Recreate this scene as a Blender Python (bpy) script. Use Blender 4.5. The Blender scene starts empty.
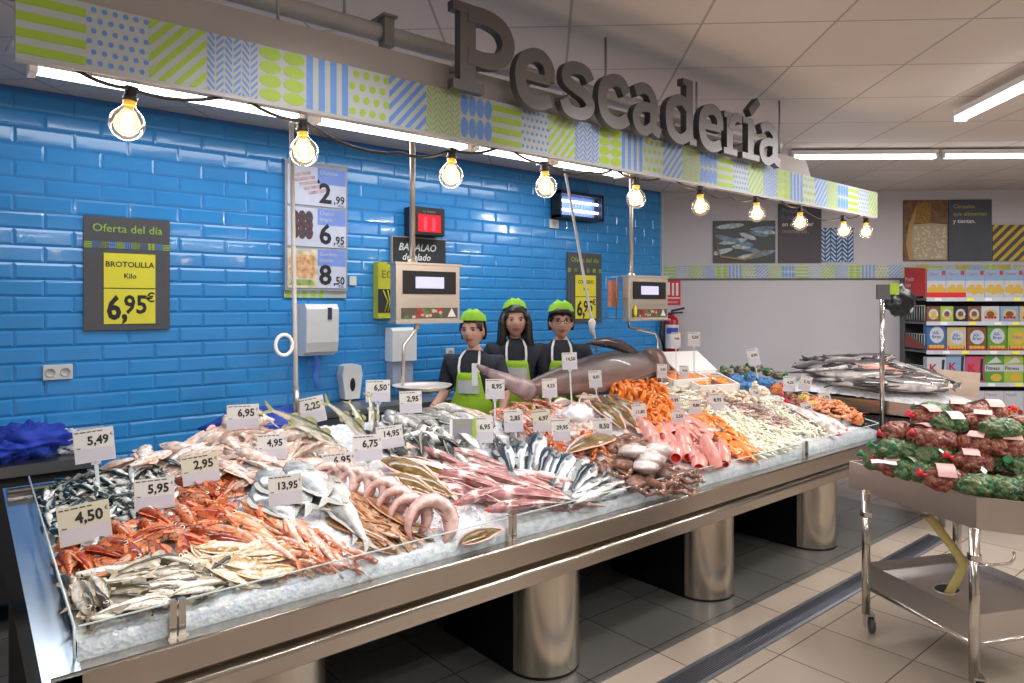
import bpy, bmesh, math, random
from mathutils import Vector, Matrix, noise
R = random.Random(7)
sc = bpy.context.scene
COL = sc.collection
# ------------------------------------------------------------------ frame of the place
# X runs along the counter, Y from the customer towards the blue wall.
F = 700.0; CH = 1.75
fx, fy = .6431, .7658          # where the camera looks
rx, ry = .7658, -.6431
HZ = 305.0
def ray(px, py):
    u = (px-512)/F; w = (HZ-py)/F
    return Vector((fx+u*rx, fy+u*ry, w))
CAM = Vector((0, 0, CH))
def on_y(px, py, Y):
    d = ray(px, py); return CAM + d*(Y/d.y)
def on_x(px, py, X):
    d = ray(px, py); return CAM + d*(X/d.x)
def on_z(px, py, Z):
    d = ray(px, py); return CAM + d*((Z-CH)/d.z)
def depth(p): return p[0]*fx+p[1]*fy
def on_t(px, py, t): return CAM + ray(px, py)*t
# back wall frame
BW = Vector((6.41, 5.0, 0)); bd = Vector((.735, -.680, 0)).normalized(); ad = Vector((.680, .735, 0)).normalized()
MBW = Matrix(((bd.x, ad.x, 0, BW.x), (bd.y, ad.y, 0, BW.y), (0, 0, 1, 0), (0, 0, 0, 1)))
def on_bw(px, py, off=0.0):
    """local (s, z) on a plane parallel to the back wall, `off` in front of it"""
    P0 = BW - ad*off; d = ray(px, py)
    t = (P0-CAM).dot(ad)/d.dot(ad); p = CAM+d*t
    return (p-BW).dot(bd), p.z
HC = 3.03
# ------------------------------------------------------------------ materials
MATS = {}
def nt(name):
    m = bpy.data.materials.new(name); m.use_nodes = True
    t = m.node_tree; b = t.nodes['Principled BSDF']
    return m, t, b
def N(t, kind, **kw):
    n = t.nodes.new(kind)
    for k, v in kw.items(): setattr(n, k, v)
    return n
def setv(n, **kw):
    for k, v in kw.items():
        n.inputs[k.replace('_', ' ')].default_value = v
def rgba(c, a=1): return (c[0], c[1], c[2], a)
def mat(name, col, rough=.5, metal=0, var=.08, scale=8, bump=0, coat=0, spec=None, trans=0, emis=None, estr=0, alpha=1, rnd=0, sss=0, bscale=None):
    if name in MATS: return MATS[name]
    m, t, b = nt(name)
    tc = N(t, 'ShaderNodeTexCoord'); nz = N(t, 'ShaderNodeTexNoise')
    setv(nz, Scale=scale, Detail=3.0)
    t.links.new(tc.outputs['Object'], nz.inputs['Vector'])
    rp = N(t, 'ShaderNodeValToRGB')
    rp.color_ramp.elements[0].position = .3; rp.color_ramp.elements[1].position = .7
    rp.color_ramp.elements[0].color = rgba([max(0, c*(1-var)) for c in col])
    rp.color_ramp.elements[1].color = rgba([min(1, c*(1+var)) for c in col])
    t.links.new(nz.outputs['Fac'], rp.inputs['Fac'])
    out = rp.outputs['Color']
    if rnd:
        oi = N(t, 'ShaderNodeObjectInfo'); hs = N(t, 'ShaderNodeHueSaturation')
        mr = N(t, 'ShaderNodeMapRange'); setv(mr, To_Min=1-rnd, To_Max=1+rnd)
        t.links.new(oi.outputs['Random'], mr.inputs['Value']); t.links.new(mr.outputs['Result'], hs.inputs['Value'])
        t.links.new(out, hs.inputs['Color']); out = hs.outputs['Color']
    t.links.new(out, b.inputs['Base Color'])
    setv(b, Roughness=rough, Metallic=metal, Coat_Weight=coat, Transmission_Weight=trans, Alpha=alpha)
    if sss: setv(b, Subsurface_Weight=sss, Subsurface_Scale=.02)
    if spec is not None: b.inputs['Specular IOR Level'].default_value = spec
    if emis: setv(b, Emission_Color=rgba(emis), Emission_Strength=estr)
    if bump:
        bp = N(t, 'ShaderNodeBump'); setv(bp, Strength=bump, Distance=.01)
        n2 = N(t, 'ShaderNodeTexNoise'); setv(n2, Scale=bscale or scale*5, Detail=3.0)
        t.links.new(tc.outputs['Object'], n2.inputs['Vector'])
        t.links.new(n2.outputs['Fac'], bp.inputs['Height']); t.links.new(bp.outputs['Normal'], b.inputs['Normal'])
    MATS[name] = m; return m
def steel(name, col=(.56, .53, .49), rough=.28, stretch=(3, 3, 120)):
    if name in MATS: return MATS[name]
    m, t, b = nt(name)
    tc = N(t, 'ShaderNodeTexCoord'); mp = N(t, 'ShaderNodeMapping'); mp.inputs['Scale'].default_value = stretch
    nz = N(t, 'ShaderNodeTexNoise'); setv(nz, Scale=1.0, Detail=3.0)
    t.links.new(tc.outputs['Object'], mp.inputs['Vector']); t.links.new(mp.outputs['Vector'], nz.inputs['Vector'])
    mr = N(t, 'ShaderNodeMapRange'); setv(mr, To_Min=rough*.92, To_Max=rough*1.1)
    t.links.new(nz.outputs['Fac'], mr.inputs['Value']); t.links.new(mr.outputs['Result'], b.inputs['Roughness'])
    setv(b, Base_Color=rgba(col), Metallic=1.0); b.inputs['Anisotropic'].default_value = .4
    n3 = N(t, 'ShaderNodeTexNoise'); setv(n3, Scale=2.2, Detail=3.0); t.links.new(tc.outputs['Object'], n3.inputs['Vector'])
    m3 = N(t, 'ShaderNodeMapRange'); setv(m3, From_Min=.3, From_Max=.7, To_Min=.95, To_Max=1.05); t.links.new(n3.outputs['Fac'], m3.inputs['Value'])
    hs = N(t, 'ShaderNodeHueSaturation'); hs.inputs['Color'].default_value = rgba(col); t.links.new(m3.outputs['Result'], hs.inputs['Value']); t.links.new(hs.outputs['Color'], b.inputs['Base Color'])
    MATS[name] = m; return m
def fishmat(name, back, mid, belly, h=.12, rough=.28, spot=None, sscale=30, metal=0.0, rnd=.15, sharp=.3):
    """wet skin: back colour at +Y of the fish, belly at -Y"""
    if name in MATS: return MATS[name]
    m, t, b = nt(name)
    tc = N(t, 'ShaderNodeTexCoord'); sp = N(t, 'ShaderNodeSeparateXYZ')
    t.links.new(tc.outputs['Object'], sp.inputs[0])
    nz = N(t, 'ShaderNodeTexNoise'); setv(nz, Scale=7.0, Detail=4.0); t.links.new(tc.outputs['Object'], nz.inputs['Vector'])
    ad_ = N(t, 'ShaderNodeMath', operation='MULTIPLY_ADD'); ad_.inputs[1].default_value = h*.9; 
    t.links.new(nz.outputs['Fac'], ad_.inputs[0]); t.links.new(sp.outputs['Y'], ad_.inputs[2])
    mr = N(t, 'ShaderNodeMapRange'); setv(mr, From_Min=-h*.55, From_Max=h*1.45)
    t.links.new(ad_.outputs[0], mr.inputs['Value'])
    rp = N(t, 'ShaderNodeValToRGB'); e = rp.color_ramp.elements
    e[0].position = .5-sharp; e[0].color = rgba(belly); e[1].position = .5+sharp; e[1].color = rgba(back)
    x = e.new(.5); x.color = rgba(mid)
    t.links.new(mr.outputs['Result'], rp.inputs['Fac']); out = rp.outputs['Color']
    if spot:
        n2 = N(t, 'ShaderNodeTexNoise'); setv(n2, Scale=sscale, Detail=2.0); t.links.new(tc.outputs['Object'], n2.inputs['Vector'])
        r2 = N(t, 'ShaderNodeMapRange'); setv(r2, From_Min=.52, From_Max=.64); t.links.new(n2.outputs['Fac'], r2.inputs['Value'])
        mx = N(t, 'ShaderNodeMix', data_type='RGBA'); mx.inputs[7].default_value = rgba(spot)
        t.links.new(r2.outputs['Result'], mx.inputs[0]); t.links.new(out, mx.inputs[6]); out = mx.outputs[2]
    oi = N(t, 'ShaderNodeObjectInfo'); hs = N(t, 'ShaderNodeHueSaturation'); m3 = N(t, 'ShaderNodeMapRange'); setv(m3, To_Min=1-rnd, To_Max=1+rnd)
    t.links.new(oi.outputs['Random'], m3.inputs['Value']); t.links.new(m3.outputs['Result'], hs.inputs['Value'])
    t.links.new(out, hs.inputs['Color']); t.links.new(hs.outputs['Color'], b.inputs['Base Color'])
    setv(b, Roughness=rough, Metallic=metal, Coat_Weight=.5, Coat_Roughness=.12)
    n5 = N(t, 'ShaderNodeTexNoise'); setv(n5, Scale=14.0, Detail=4.0); t.links.new(tc.outputs['Object'], n5.inputs['Vector'])
    m5 = N(t, 'ShaderNodeMapRange'); setv(m5, From_Min=.32, From_Max=.6, To_Min=.55, To_Max=1.08); t.links.new(n5.outputs['Fac'], m5.inputs['Value'])
    mm = N(t, 'ShaderNodeMath', operation='MULTIPLY'); t.links.new(m5.outputs['Result'], mm.inputs[0]); t.links.new(m3.outputs['Result'], mm.inputs[1]); t.links.new(mm.outputs[0], hs.inputs['Value'])
    bq = N(t, 'ShaderNodeBump'); setv(bq, Strength=.25, Distance=.004); t.links.new(n5.outputs['Fac'], bq.inputs['Height']); t.links.new(bq.outputs['Normal'], b.inputs['Normal'])
    MATS[name] = m; return m
# ------------------------------------------------------------------ mesh builder
class MB:
    def __init__(s): s.v = []; s.f = []; s.m = []; s.s = []
    def add(s, vs, fs, mi=0, M=None, smooth=False):
        k = len(s.v)
        s.v += [tuple(M @ Vector(v)) if M is not None else tuple(v) for v in vs]
        for i, f in enumerate(fs):
            s.f.append([a+k for a in f]); s.m.append(mi[i] if isinstance(mi, list) else mi); s.s.append(smooth)
        return s
    def box(s, a, b, mi=0, M=None, bev=0):
        x0, y0, z0 = a; x1, y1, z1 = b
        if bev:
            bm = bmesh.new(); bmesh.ops.create_cube(bm, size=1)
            for v in bm.verts: v.co = Vector(((x0+x1)/2+v.co.x*(x1-x0), (y0+y1)/2+v.co.y*(y1-y0), (z0+z1)/2+v.co.z*(z1-z0)))
            bmesh.ops.bevel(bm, geom=bm.edges[:], offset=bev, segments=2, affect='EDGES', profile=.5)
            bm.verts.index_update()
            s.add([v.co[:] for v in bm.verts], [[v.index for v in f.verts] for f in bm.faces], mi, M, False); bm.free(); return s
        return s.add([(x0, y0, z0), (x1, y0, z0), (x1, y1, z0), (x0, y1, z0), (x0, y0, z1), (x1, y0, z1), (x1, y1, z1), (x0, y1, z1)],
              [(3, 2, 1, 0), (4, 5, 6, 7), (0, 1, 5, 4), (1, 2, 6, 5), (2, 3, 7, 6), (3, 0, 4, 7)], mi, M)
    def quad(s, a, b, c, d, mi=0, M=None): return s.add([a, b, c, d], [(0, 1, 2, 3)], mi, M)
    def tube(s, pts, r, n=8, mi=0, M=None, caps=True):
        pts = [Vector(p) for p in pts]; k = len(pts); rs = r if isinstance(r, (list, tuple)) else [r]*k
        vs = []; up = None
        for i, p in enumerate(pts):
            d = (pts[min(i+1, k-1)]-pts[max(i-1, 0)])
            d = d.normalized() if d.length > 1e-9 else Vector((0, 0, 1))
            if up is None: up = Vector((0, 0, 1)) if abs(d.z) < .9 else Vector((1, 0, 0))
            a = up-d*up.dot(d); a = a.normalized() if a.length > 1e-6 else d.orthogonal().normalized(); up = a; b = d.cross(a)
            for j in range(n):
                t = 2*math.pi*j/n; vs.append(p+a*math.cos(t)*rs[i]+b*math.sin(t)*rs[i])
        fs = [(i*n+j, i*n+(j+1) % n, (i+1)*n+(j+1) % n, (i+1)*n+j) for i in range(k-1) for j in range(n)]
        if caps: fs += [tuple(range(n-1, -1, -1)), tuple((k-1)*n+j for j in range(n))]
        return s.add(vs, fs, mi, M, True)
    def lathe(s, prof, n=20, mi=0, M=None, a0=0, a1=2*math.pi):
        full = abs(a1-a0-2*math.pi) < 1e-6; c = n if full else n+1
        vs = [(r*math.cos(a0+(a1-a0)*j/n), r*math.sin(a0+(a1-a0)*j/n), z) for r, z in prof for j in range(c)]
        fs = [(i*c+j, i*c+(j+1) % c, (i+1)*c+(j+1) % c, (i+1)*c+j) for i in range(len(prof)-1) for j in range(n)]
        return s.add(vs, fs, mi, M, True)
    def ell(s, c, r, n=14, k=9, mi=0, M=None, fn=None):
        vs = []; c = Vector(c)
        for i in range(k+1):
            a = math.pi*i/k
            for j in range(n):
                b = 2*math.pi*j/n
                d = Vector((math.sin(a)*math.cos(b), math.sin(a)*math.sin(b), math.cos(a)))
                q = fn(d) if fn else 1
                vs.append((c.x+d.x*r[0]*q, c.y+d.y*r[1]*q, c.z+d.z*r[2]*q))
        fs = [(i*n+j, (i+1)*n+j, (i+1)*n+(j+1) % n, i*n+(j+1) % n) for i in range(k) for j in range(n)]
        return s.add(vs, fs, mi, M, True)
    def prism(s, poly, h0, h1, axis='z', mi=0, M=None):
        n = len(poly)
        def P(p, h): return (p[0], p[1], h) if axis == 'z' else ((h, p[0], p[1]) if axis == 'x' else (p[0], h, p[1]))
        vs = [P(p, h0) for p in poly]+[P(p, h1) for p in poly]
        fs = [tuple(range(n-1, -1, -1)), tuple(range(n, 2*n))]+[(i, (i+1) % n, n+(i+1) % n, n+i) for i in range(n)]
        return s.add(vs, fs, mi, M)
    def text(s, st, size, x, z, y=0, mi=0, M=None, align='LEFT', sx=1.0, bold=0):
        vs, fs = text_geo(st, align, bold)
        return s.add([(x+v[0]*size*sx, y, z+v[1]*size) for v in vs], fs, mi, M)
    def mesh(s, name, mats):
        me = bpy.data.meshes.new(name); me.from_pydata(s.v, [], s.f)
        for m in mats: me.materials.append(m)
        me.polygons.foreach_set('material_index', s.m); me.polygons.foreach_set('use_smooth', s.s)
        bm = bmesh.new(); bm.from_mesh(me); bmesh.ops.remove_doubles(bm, verts=bm.verts, dist=1e-6)
        bmesh.ops.recalc_face_normals(bm, faces=bm.faces); bm.to_mesh(me); bm.free()
        return me
    def build(s, name, mats, parent=None, M=None, kind=None):
        if not isinstance(mats, (list, tuple)): mats = [mats]
        o = bpy.data.objects.new(name, s.mesh(name, mats)); COL.objects.link(o)
        if parent is not None: o.parent = parent
        if M is not None: o.matrix_local = M
        if kind: o['kind'] = kind
        return o
_TX = {}
def text_geo(st, align='LEFT', bold=0):
    k = (st, align, bold)
    if k not in _TX:
        c = bpy.data.curves.new('t', 'FONT'); c.body = st; c.size = 1; c.resolution_u = 2; c.align_x = align; c.offset = bold
        o = bpy.data.objects.new('t', c); me = o.to_mesh()
        _TX[k] = ([v.co[:] for v in me.vertices], [tuple(p.vertices) for p in me.polygons])
        o.to_mesh_clear(); bpy.data.objects.remove(o); bpy.data.curves.remove(c)
    return _TX[k]
def tag(o, label, cat, group=None, kind=None):
    o['label'] = label; o['category'] = cat
    if group: o['group'] = group
    if kind: o['kind'] = kind
    return o
def thing(name, label, cat, M=None, group=None, loc=None):
    o = bpy.data.objects.new(name, None); COL.objects.link(o); o.empty_display_size = .05
    if loc is not None: M = Matrix.Translation(Vector(loc))
    if M is not None: o.matrix_world = M
    return tag(o, label, cat, group)
def T(x, y, z): return Matrix.Translation(Vector((x, y, z)))
def RZ(a): return Matrix.Rotation(a, 4, 'Z')
def RX(a): return Matrix.Rotation(a, 4, 'X')
def RY(a): return Matrix.Rotation(a, 4, 'Y')
def face_cam(p, jit=0, tilt=0):
    """local -Y looks back at the customer side"""
    d = Vector((p[0], p[1])); a = math.atan2(d.y, d.x)-math.pi/2
    return Matrix.Translation(Vector(p)) @ RZ(a+jit) @ RX(tilt)
def axes(o, x, z):
    x = Vector(x).normalized(); z = Vector(z); z = (z-x*z.dot(x)).normalized(); y = z.cross(x)
    return Matrix(((x.x, y.x, z.x, o[0]), (x.y, y.y, z.y, o[1]), (x.z, y.z, z.z, o[2]), (0, 0, 0, 1)))
def copy_tree(o, parent=None):
    c = o.copy(); COL.objects.link(c)
    if parent is not None: c.parent = parent
    for ch in list(o.children): copy_tree(ch, c)
    return c
def spline(pts, k=6):
    P = [Vector(p) for p in pts]; P = [2*P[0]-P[1]]+P+[2*P[-1]-P[-2]]; out = []
    for i in range(1, len(P)-2):
        for j in range(k):
            t = j/k; a, b, c, d = P[i-1:i+3]
            out.append(.5*((2*b)+(c-a)*t+(2*a-5*b+4*c-d)*t*t+(3*b-a-3*c+d)*t**3))
    out.append(P[-2]); return out
def clip(poly, fn):
    out = []
    for i in range(len(poly)):
        a, b = poly[i], poly[(i+1) % len(poly)]; da, db = fn(a), fn(b)
        if da >= 0: out.append(a)
        if (da > 0 > db) or (da < 0 < db):
            t = da/(da-db); out.append((a[0]+(b[0]-a[0])*t, a[1]+(b[1]-a[1])*t))
    return out
def pattern(mb, kind, x0, z0, s, y, h=None, W=0, L=1, B=2, M=None):
    """one printed square: base mi=W, lime mi=L, blue mi=B"""
    h = h or s; e = .0012
    ci = B if kind in ('bdot', 'bherr', 'bvert', 'bdiag', 'bell') else L
    mb.quad((x0, y, z0), (x0+s, y, z0), (x0+s, y, z0+h), (x0, y, z0+h), W, M)
    def P(poly):
        poly = clip(clip(clip(clip(poly, lambda p: p[0]), lambda p: 1-p[0]), lambda p: p[1]), lambda p: 1-p[1])
        if len(poly) > 2: mb.add([(x0+p[0]*s, y-e, z0+p[1]*h) for p in poly], [tuple(range(len(poly)))], ci, M)
    def E(cx, cz, a, b, n=10): P([(cx+a*math.cos(2*math.pi*i/n), cz+b*math.sin(2*math.pi*i/n)) for i in range(n)])
    k = kind[1:]
    if k == 'horz':
        for i in range(4): P([(0, .02+i*.25), (1, .02+i*.25), (1, .15+i*.25), (0, .15+i*.25)])
    elif k == 'vert':
        for i in range(4): P([(.02+i*.27, 0), (.16+i*.27, 0), (.16+i*.27, 1), (.02+i*.27, 1)])
    elif k == 'diag':
        for i in range(-4, 5):
            c = i*.27; P([(0, c), (1, c+1), (1, c+1.13), (0, c+.13)])
    elif k == 'dot':
        r = .047 if ci == B else .075
        for i in range(6 if ci == B else 4):
            q = 1/(6 if ci == B else 4)
            for j in range(6 if ci == B else 4): E((i+.3+.4*(j % 2))*q, (j+.5)*q, r, r, 6 if ci == B else 8)
    elif k == 'ell':
        n, m = (2, 4) if ci == L else (4, 2)
        for i in range(n):
            for j in range(m): E((i+.5)/n, (j+.5)/m, .47/n, .47/m)
    elif k == 'herr':
        for i in range(6):
            for j in range(-1, 9):
                a = i/6+.015; b = (i+1)/6-.015; z = j/8; d = .14 if i % 2 else -.14
                if d < 0: z += .14
                P([(a, z), (b, z+d), (b, z+d+.06), (a, z+.06)])
SEQ = ['lhorz', 'bdot', 'ldiag', 'bherr', 'lell', 'bvert', 'ldot', 'bdiag', 'lherr', 'bell']
# ------------------------------------------------------------------ common materials
white = mat('white_plastic', (.78, .79, .8), .35, var=.02)
black = mat('black_plastic', (.015, .015, .017), .35, var=.1)
ink = mat('ink', (.02, .02, .025), .6, var=.02)
inkgrey = mat('ink_grey', (.3, .3, .33), .6, var=.02)
sst = steel('brushed_steel')
sstd = steel('dull_steel', (.42, .41, .4), .4)
chrome = steel('polished_steel', (.66, .63, .58), .16, (2, 2, 40))
lime = mat('lime_print', (.33, .50, .03), .5, var=.03)
blueP = mat('blue_print', (.12, .27, .68), .5, var=.03)
offw = mat('fascia_white', (.44, .48, .49), .5, var=.03)
greyP = mat('sign_grey', (.085, .085, .095), .5, var=.04)
yel = mat('yellow_print', (.85, .78, .05), .5, var=.03)
red = mat('red_print', (.62, .02, .03), .4, var=.04)
# ------------------------------------------------------------------ room shell
tile = None
m, t, b = nt('floor_tile'); tile = m
tc = N(t, 'ShaderNodeTexCoord'); mp = N(t, 'ShaderNodeMapping'); mp.inputs['Location'].default_value = (-.13, -.02, 0)
br = N(t, 'ShaderNodeTexBrick', offset=0.0, squash=1.0)
setv(br, Scale=1.0, Mortar_Size=.0035, Mortar_Smooth=.1, Brick_Width=.45, Row_Height=.45, Color1=rgba((.42, .35, .29)), Color2=rgba((.36, .30, .25)), Mortar=rgba((.10, .085, .075)))
t.links.new(tc.outputs['Object'], mp.inputs[0]); t.links.new(mp.outputs[0], br.inputs['Vector'])
nz = N(t, 'ShaderNodeTexNoise'); setv(nz, Scale=3.0, Detail=6.0); t.links.new(tc.outputs['Object'], nz.inputs['Vector'])
mx = N(t, 'ShaderNodeMix', data_type='RGBA', blend_type='MULTIPLY'); mx.inputs[0].default_value = .45
rp = N(t, 'ShaderNodeValToRGB'); rp.color_ramp.elements[0].color = (.6, .6, .6, 1); rp.color_ramp.elements[1].color = (1, 1, 1, 1)
t.links.new(nz.outputs['Fac'], rp.inputs['Fac']); t.links.new(br.outputs['Color'], mx.inputs[6]); t.links.new(rp.outputs['Color'], mx.inputs[7])
t.links.new(mx.outputs[2], b.inputs['Base Color']); setv(b, Roughness=.22)
bp = N(t, 'ShaderNodeBump'); setv(bp, Strength=.3, Distance=.003); bp.invert = True
t.links.new(br.outputs['Fac'], bp.inputs['Height']); t.links.new(bp.outputs['Normal'], b.inputs['Normal'])
m, t, b = nt('floor_tile_dark'); dtile = m  # darker tile colour from the counter front back to the blue wall
tc = N(t, 'ShaderNodeTexCoord'); mp = N(t, 'ShaderNodeMapping'); mp.inputs['Location'].default_value = (-.13, -.02, 0)
br = N(t, 'ShaderNodeTexBrick', offset=0.0)
setv(br, Scale=1.0, Mortar_Size=.0035, Brick_Width=.45, Row_Height=.45, Color1=rgba((.13, .125, .12)), Color2=rgba((.10, .10, .095)), Mortar=rgba((.03, .03, .03)))
t.links.new(tc.outputs['Object'], mp.inputs[0]); t.links.new(mp.outputs[0], br.inputs['Vector']); t.links.new(br.outputs['Color'], b.inputs['Base Color']); setv(b, Roughness=.25)

X0, X1, Y0, Y1 = -3.2, 12.5, -6.0, 5.0
cB = BW+bd*11
mb = MB(); mb.add([(X0, Y0, 0), (cB.x, Y0, 0), (cB.x, cB.y, 0), (BW.x, 5, 0), (BW.x, 2.22, 0), (X0, 2.22, 0)], [(0, 1, 2, 3, 4, 5)], 0)
mb.add([(X0, 2.22, 0), (5.8, 2.22, 0), (BW.x, 2.22, 0), (BW.x, 5, 0), (X0, 5, 0)], [(0, 1, 2, 3, 4)], 1)
mb.build('floor', [tile, dtile], kind='structure')
# ceiling: 0.6 m tiles aligned with the back wall
m, t, b = nt('ceiling_tile'); ctile = m
tc = N(t, 'ShaderNodeTexCoord'); br = N(t, 'ShaderNodeTexBrick', offset=0.0)
setv(br, Scale=1.0, Mortar_Size=.007, Mortar_Smooth=.3, Brick_Width=.6, Row_Height=.6, Color1=rgba((.74, .68, .64)), Color2=rgba((.70, .64, .60)), Mortar=rgba((.42, .38, .35)))
t.links.new(tc.outputs['Object'], br.inputs['Vector'])
nz = N(t, 'ShaderNodeTexNoise'); setv(nz, Scale=1.2, Detail=4.0); t.links.new(tc.outputs['Object'], nz.inputs['Vector'])
mx = N(t, 'ShaderNodeMix', data_type='RGBA', blend_type='MULTIPLY'); mx.inputs[0].default_value = .25
t.links.new(br.outputs['Color'], mx.inputs[6]); t.links.new(nz.outputs['Fac'], mx.inputs[7]); t.links.new(mx.outputs[2], b.inputs['Base Color']); setv(b, Roughness=.75)
bp = N(t, 'ShaderNodeBump'); setv(bp, Strength=.4, Distance=.004); bp.invert = True
t.links.new(br.outputs['Fac'], bp.inputs['Height']); t.links.new(bp.outputs['Normal'], b.inputs['Normal'])
MC = MBW @ T(0, 0, HC); inv = MC.inverted()
pts = [(X0, Y0, HC), (X0, 5, HC), (BW.x, 5, HC), (cB.x, cB.y, HC), (cB.x, Y0, HC)]
mb = MB(); mb.add([tuple(inv @ Vector(p)) for p in pts], [tuple(range(5))]); 
c = mb.build('ceiling', ctile, M=MC, kind='structure')
# blue bevelled metro tiles
blueT = mat('blue_glazed_tile', (.045, .31, .74), .15, var=.07, scale=2.5, coat=.4, bump=.03, bscale=9)
grout = mat('blue_grout', (.03, .15, .45), .7)
mb = MB(); mb.box((X0, 5.0, 0), (BW.x+.2, 5.15, HC), 1)
rr = random.Random(3); H_, L_ = .1, .3
for j in range(31):
    z0 = j*H_+.0015; z1 = min(z0+H_-.003, HC)
    if z1-z0 < .03: continue
    x = X0-(0 if j % 2 else .15)
    while x < BW.x:
        a = max(x+.0015, X0); c_ = min(x+L_-.0015, BW.x)
        if c_-a > .05:
            q = .014; d = [5-.006+rr.uniform(-.0006, .0006) for _ in range(4)]
            mb.add([(a, 4.9995, z0), (c_, 4.9995, z0), (c_, 4.9995, z1), (a, 4.9995, z1), (a+q, d[0], z0+q), (c_-q, d[1], z0+q), (c_-q, d[2], z1-q), (a+q, d[3], z1-q)],
                   [(4, 5, 6), (4, 6, 7), (0, 1, 5, 4), (1, 2, 6, 5), (2, 3, 7, 6), (3, 0, 4, 7)], 0)
        x += L_
mb.build('wall_blue', [blueT, grout], kind='structure')
wallm = mat('back_wall_paint', (.52, .50, .54), .6, var=.04, scale=1)
mb = MB(); mb.box((-.02, 0, 0), (11, .12, HC), 0)
mb.build('wall_back', wallm, M=MBW, kind='structure')
sw = mat('side_wall_paint', (.72, .66, .6), .7)
mb = MB(); mb.box((X0-.1, Y0, 0), (X0, 5.1, HC)); mb.build('wall_left', sw, kind='structure')
mb = MB(); mb.box((X0-.1, Y0-.1, 0), (cB.x, Y0, HC)); mb.build('wall_front', sw, kind='structure')
mb = MB(); mb.box((cB.x, Y0-.1, 0), (cB.x+.1, cB.y+.2, HC)); mb.build('wall_right', sw, kind='structure')
# corner bead and ledge under the patterned band
mb = MB(); mb.box((BW.x-.03, 4.965, 0), (BW.x+.0, 4.993, HC)); mb.build('trim_1', mat('corner_bead', (.5, .6, .68), .4), kind='structure')
mb = MB(); mb.box((0, -.02, 2.035), (9, 0, 2.05)); mb.build('trim_2', mat('dark_trim', (.09, .1, .1), .5), M=MBW, kind='structure')
# patterned band along the back wall: one printed strip
oran = mat('orange_print', (.6, .38, .12), .5); blu2 = mat('band_blue', (.16, .33, .68), .5); limeb = mat('band_lime', (.33, .5, .08), .5)
mb = MB(); s_ = .147; bs = ['lhorz', 'bdot', 'ldiag', 'bherr', 'lell', 'bvert', 'ldot', 'bdiag', 'lherr', 'bell']
for i in range(34):
    k = bs[i % 10]; W_ = 0
    if i >= 17 and i % 3 == 1: k, W_ = 'lherr', 3
    pattern(mb, k, .02+i*s_, 2.052, s_, -.004, W=W_)
mb.box((.02, -.0035, 2.052), (.02+34*s_, 0, 2.199), 0)
o = mb.build('wall_strip', [mat('band_grey', (.5, .52, .5), .5), limeb, blu2, oran], M=MBW)
tag(o, 'long lime and blue patterned strip running along the grey back wall', 'wall strip')
# floor drain
mb = MB()
for i in range(395): mb.box((-.1+i*.015, 1.925, .001), (-.1+i*.015+.006, 2.025, .006))
fr = thing('floor_drain', 'long narrow steel grate drain set in the beige floor tiles', 'drain', loc=(0, 0, 0))
dst = steel('drain_steel', (.32, .35, .42), .4)
mb.build('grating', dst, fr)
mb = MB(); mb.box((-.13, 1.905, 0), (5.85, 1.925, .007)); mb.box((-.13, 2.025, 0), (5.85, 2.045, .007)); mb.box((5.82, 1.905, 0), (5.85, 2.045, .007)); mb.box((-.13, 1.905, 0), (-.1, 2.045, .007))
for i in range(40): mb.box((-.1+i*.15, 1.925, .0008), (-.1+i*.15+.006, 2.025, .0065))
mb.build('rim', dst, fr)
mb = MB(); mb.box((-.1, 1.92, .0004), (5.83, 2.03, .0012)); mb.build('channel', mat('drain_dark', (.02, .022, .03), .5), fr)
# ------------------------------------------------------------------ fascia
FY = 2.2; FX0, FX1 = .18, 5.33
def fz(px, py): return on_y(px, py, FY).z
zb, zt = 2.397, 2.57
NS = 33; s_ = (FX1-FX0)/NS
fa = thing('fascia', 'hanging canopy fascia with lime and blue patterned squares over the counter', 'fascia', loc=(FX0, FY, zb))
iv = T(-FX0, -FY, -zb)
mb = MB()
for i in range(NS): pattern(mb, SEQ[i % 10], FX0+i*s_, zb, s_, FY-.002, h=zt-zb, M=iv)
mb.box((FX0, FY-.001, zb), (FX1, FY+.03, zt), 0, iv); mb.build('printed_band', [offw, lime, blueP], fa)
mb = MB(); fg = mat('fascia_grey', (.42, .385, .37), .55, var=.05, scale=2)
mb.prism([(FY+.02, zt-.02), (FY+.06, zt-.02), (FY+.09, 2.69), (FY+.06, 2.69)], FX0-2.0, 4.4, 'x', 0, iv)
mb.build('upper_panel', fg, fa)
mb = MB(); mb.prism([(FY-.002, zb-.012), (FY+.035, zb-.012), (FY+.04, zb+.05), (FY+.30, zb+.085), (FY+.30, zb+.095), (FY+.03, zb+.06), (FY+.03, zb), (FY-.002, zb)], FX0, FX1, 'x', 0, iv)
mb.build('underside', mat('reflector_white', (.42, .43, .45), .4, var=.02), fa)
mb = MB()
for x in (.9, 2.5, 4.1): mb = MB(); mb.tube([(x, FY+.08, 2.66), (x, FY+.08, HC)], .006, 6, 0, iv); mb.build('hanger', sstd, fa)
# white sloping gusset beyond the last letters, tube light put into its white
mb = MB(); mb.add([(4.0, FY+.03, zt), (5.33, FY+.03, zt), (4.0, FY+.14, 2.70), (5.1, FY+.2, zt+.02)], [(0, 1, 3, 2)], 0, iv)
mb.build('fascia_return', mat('return_white', (.8, .8, .82), .4), fa)
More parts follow.
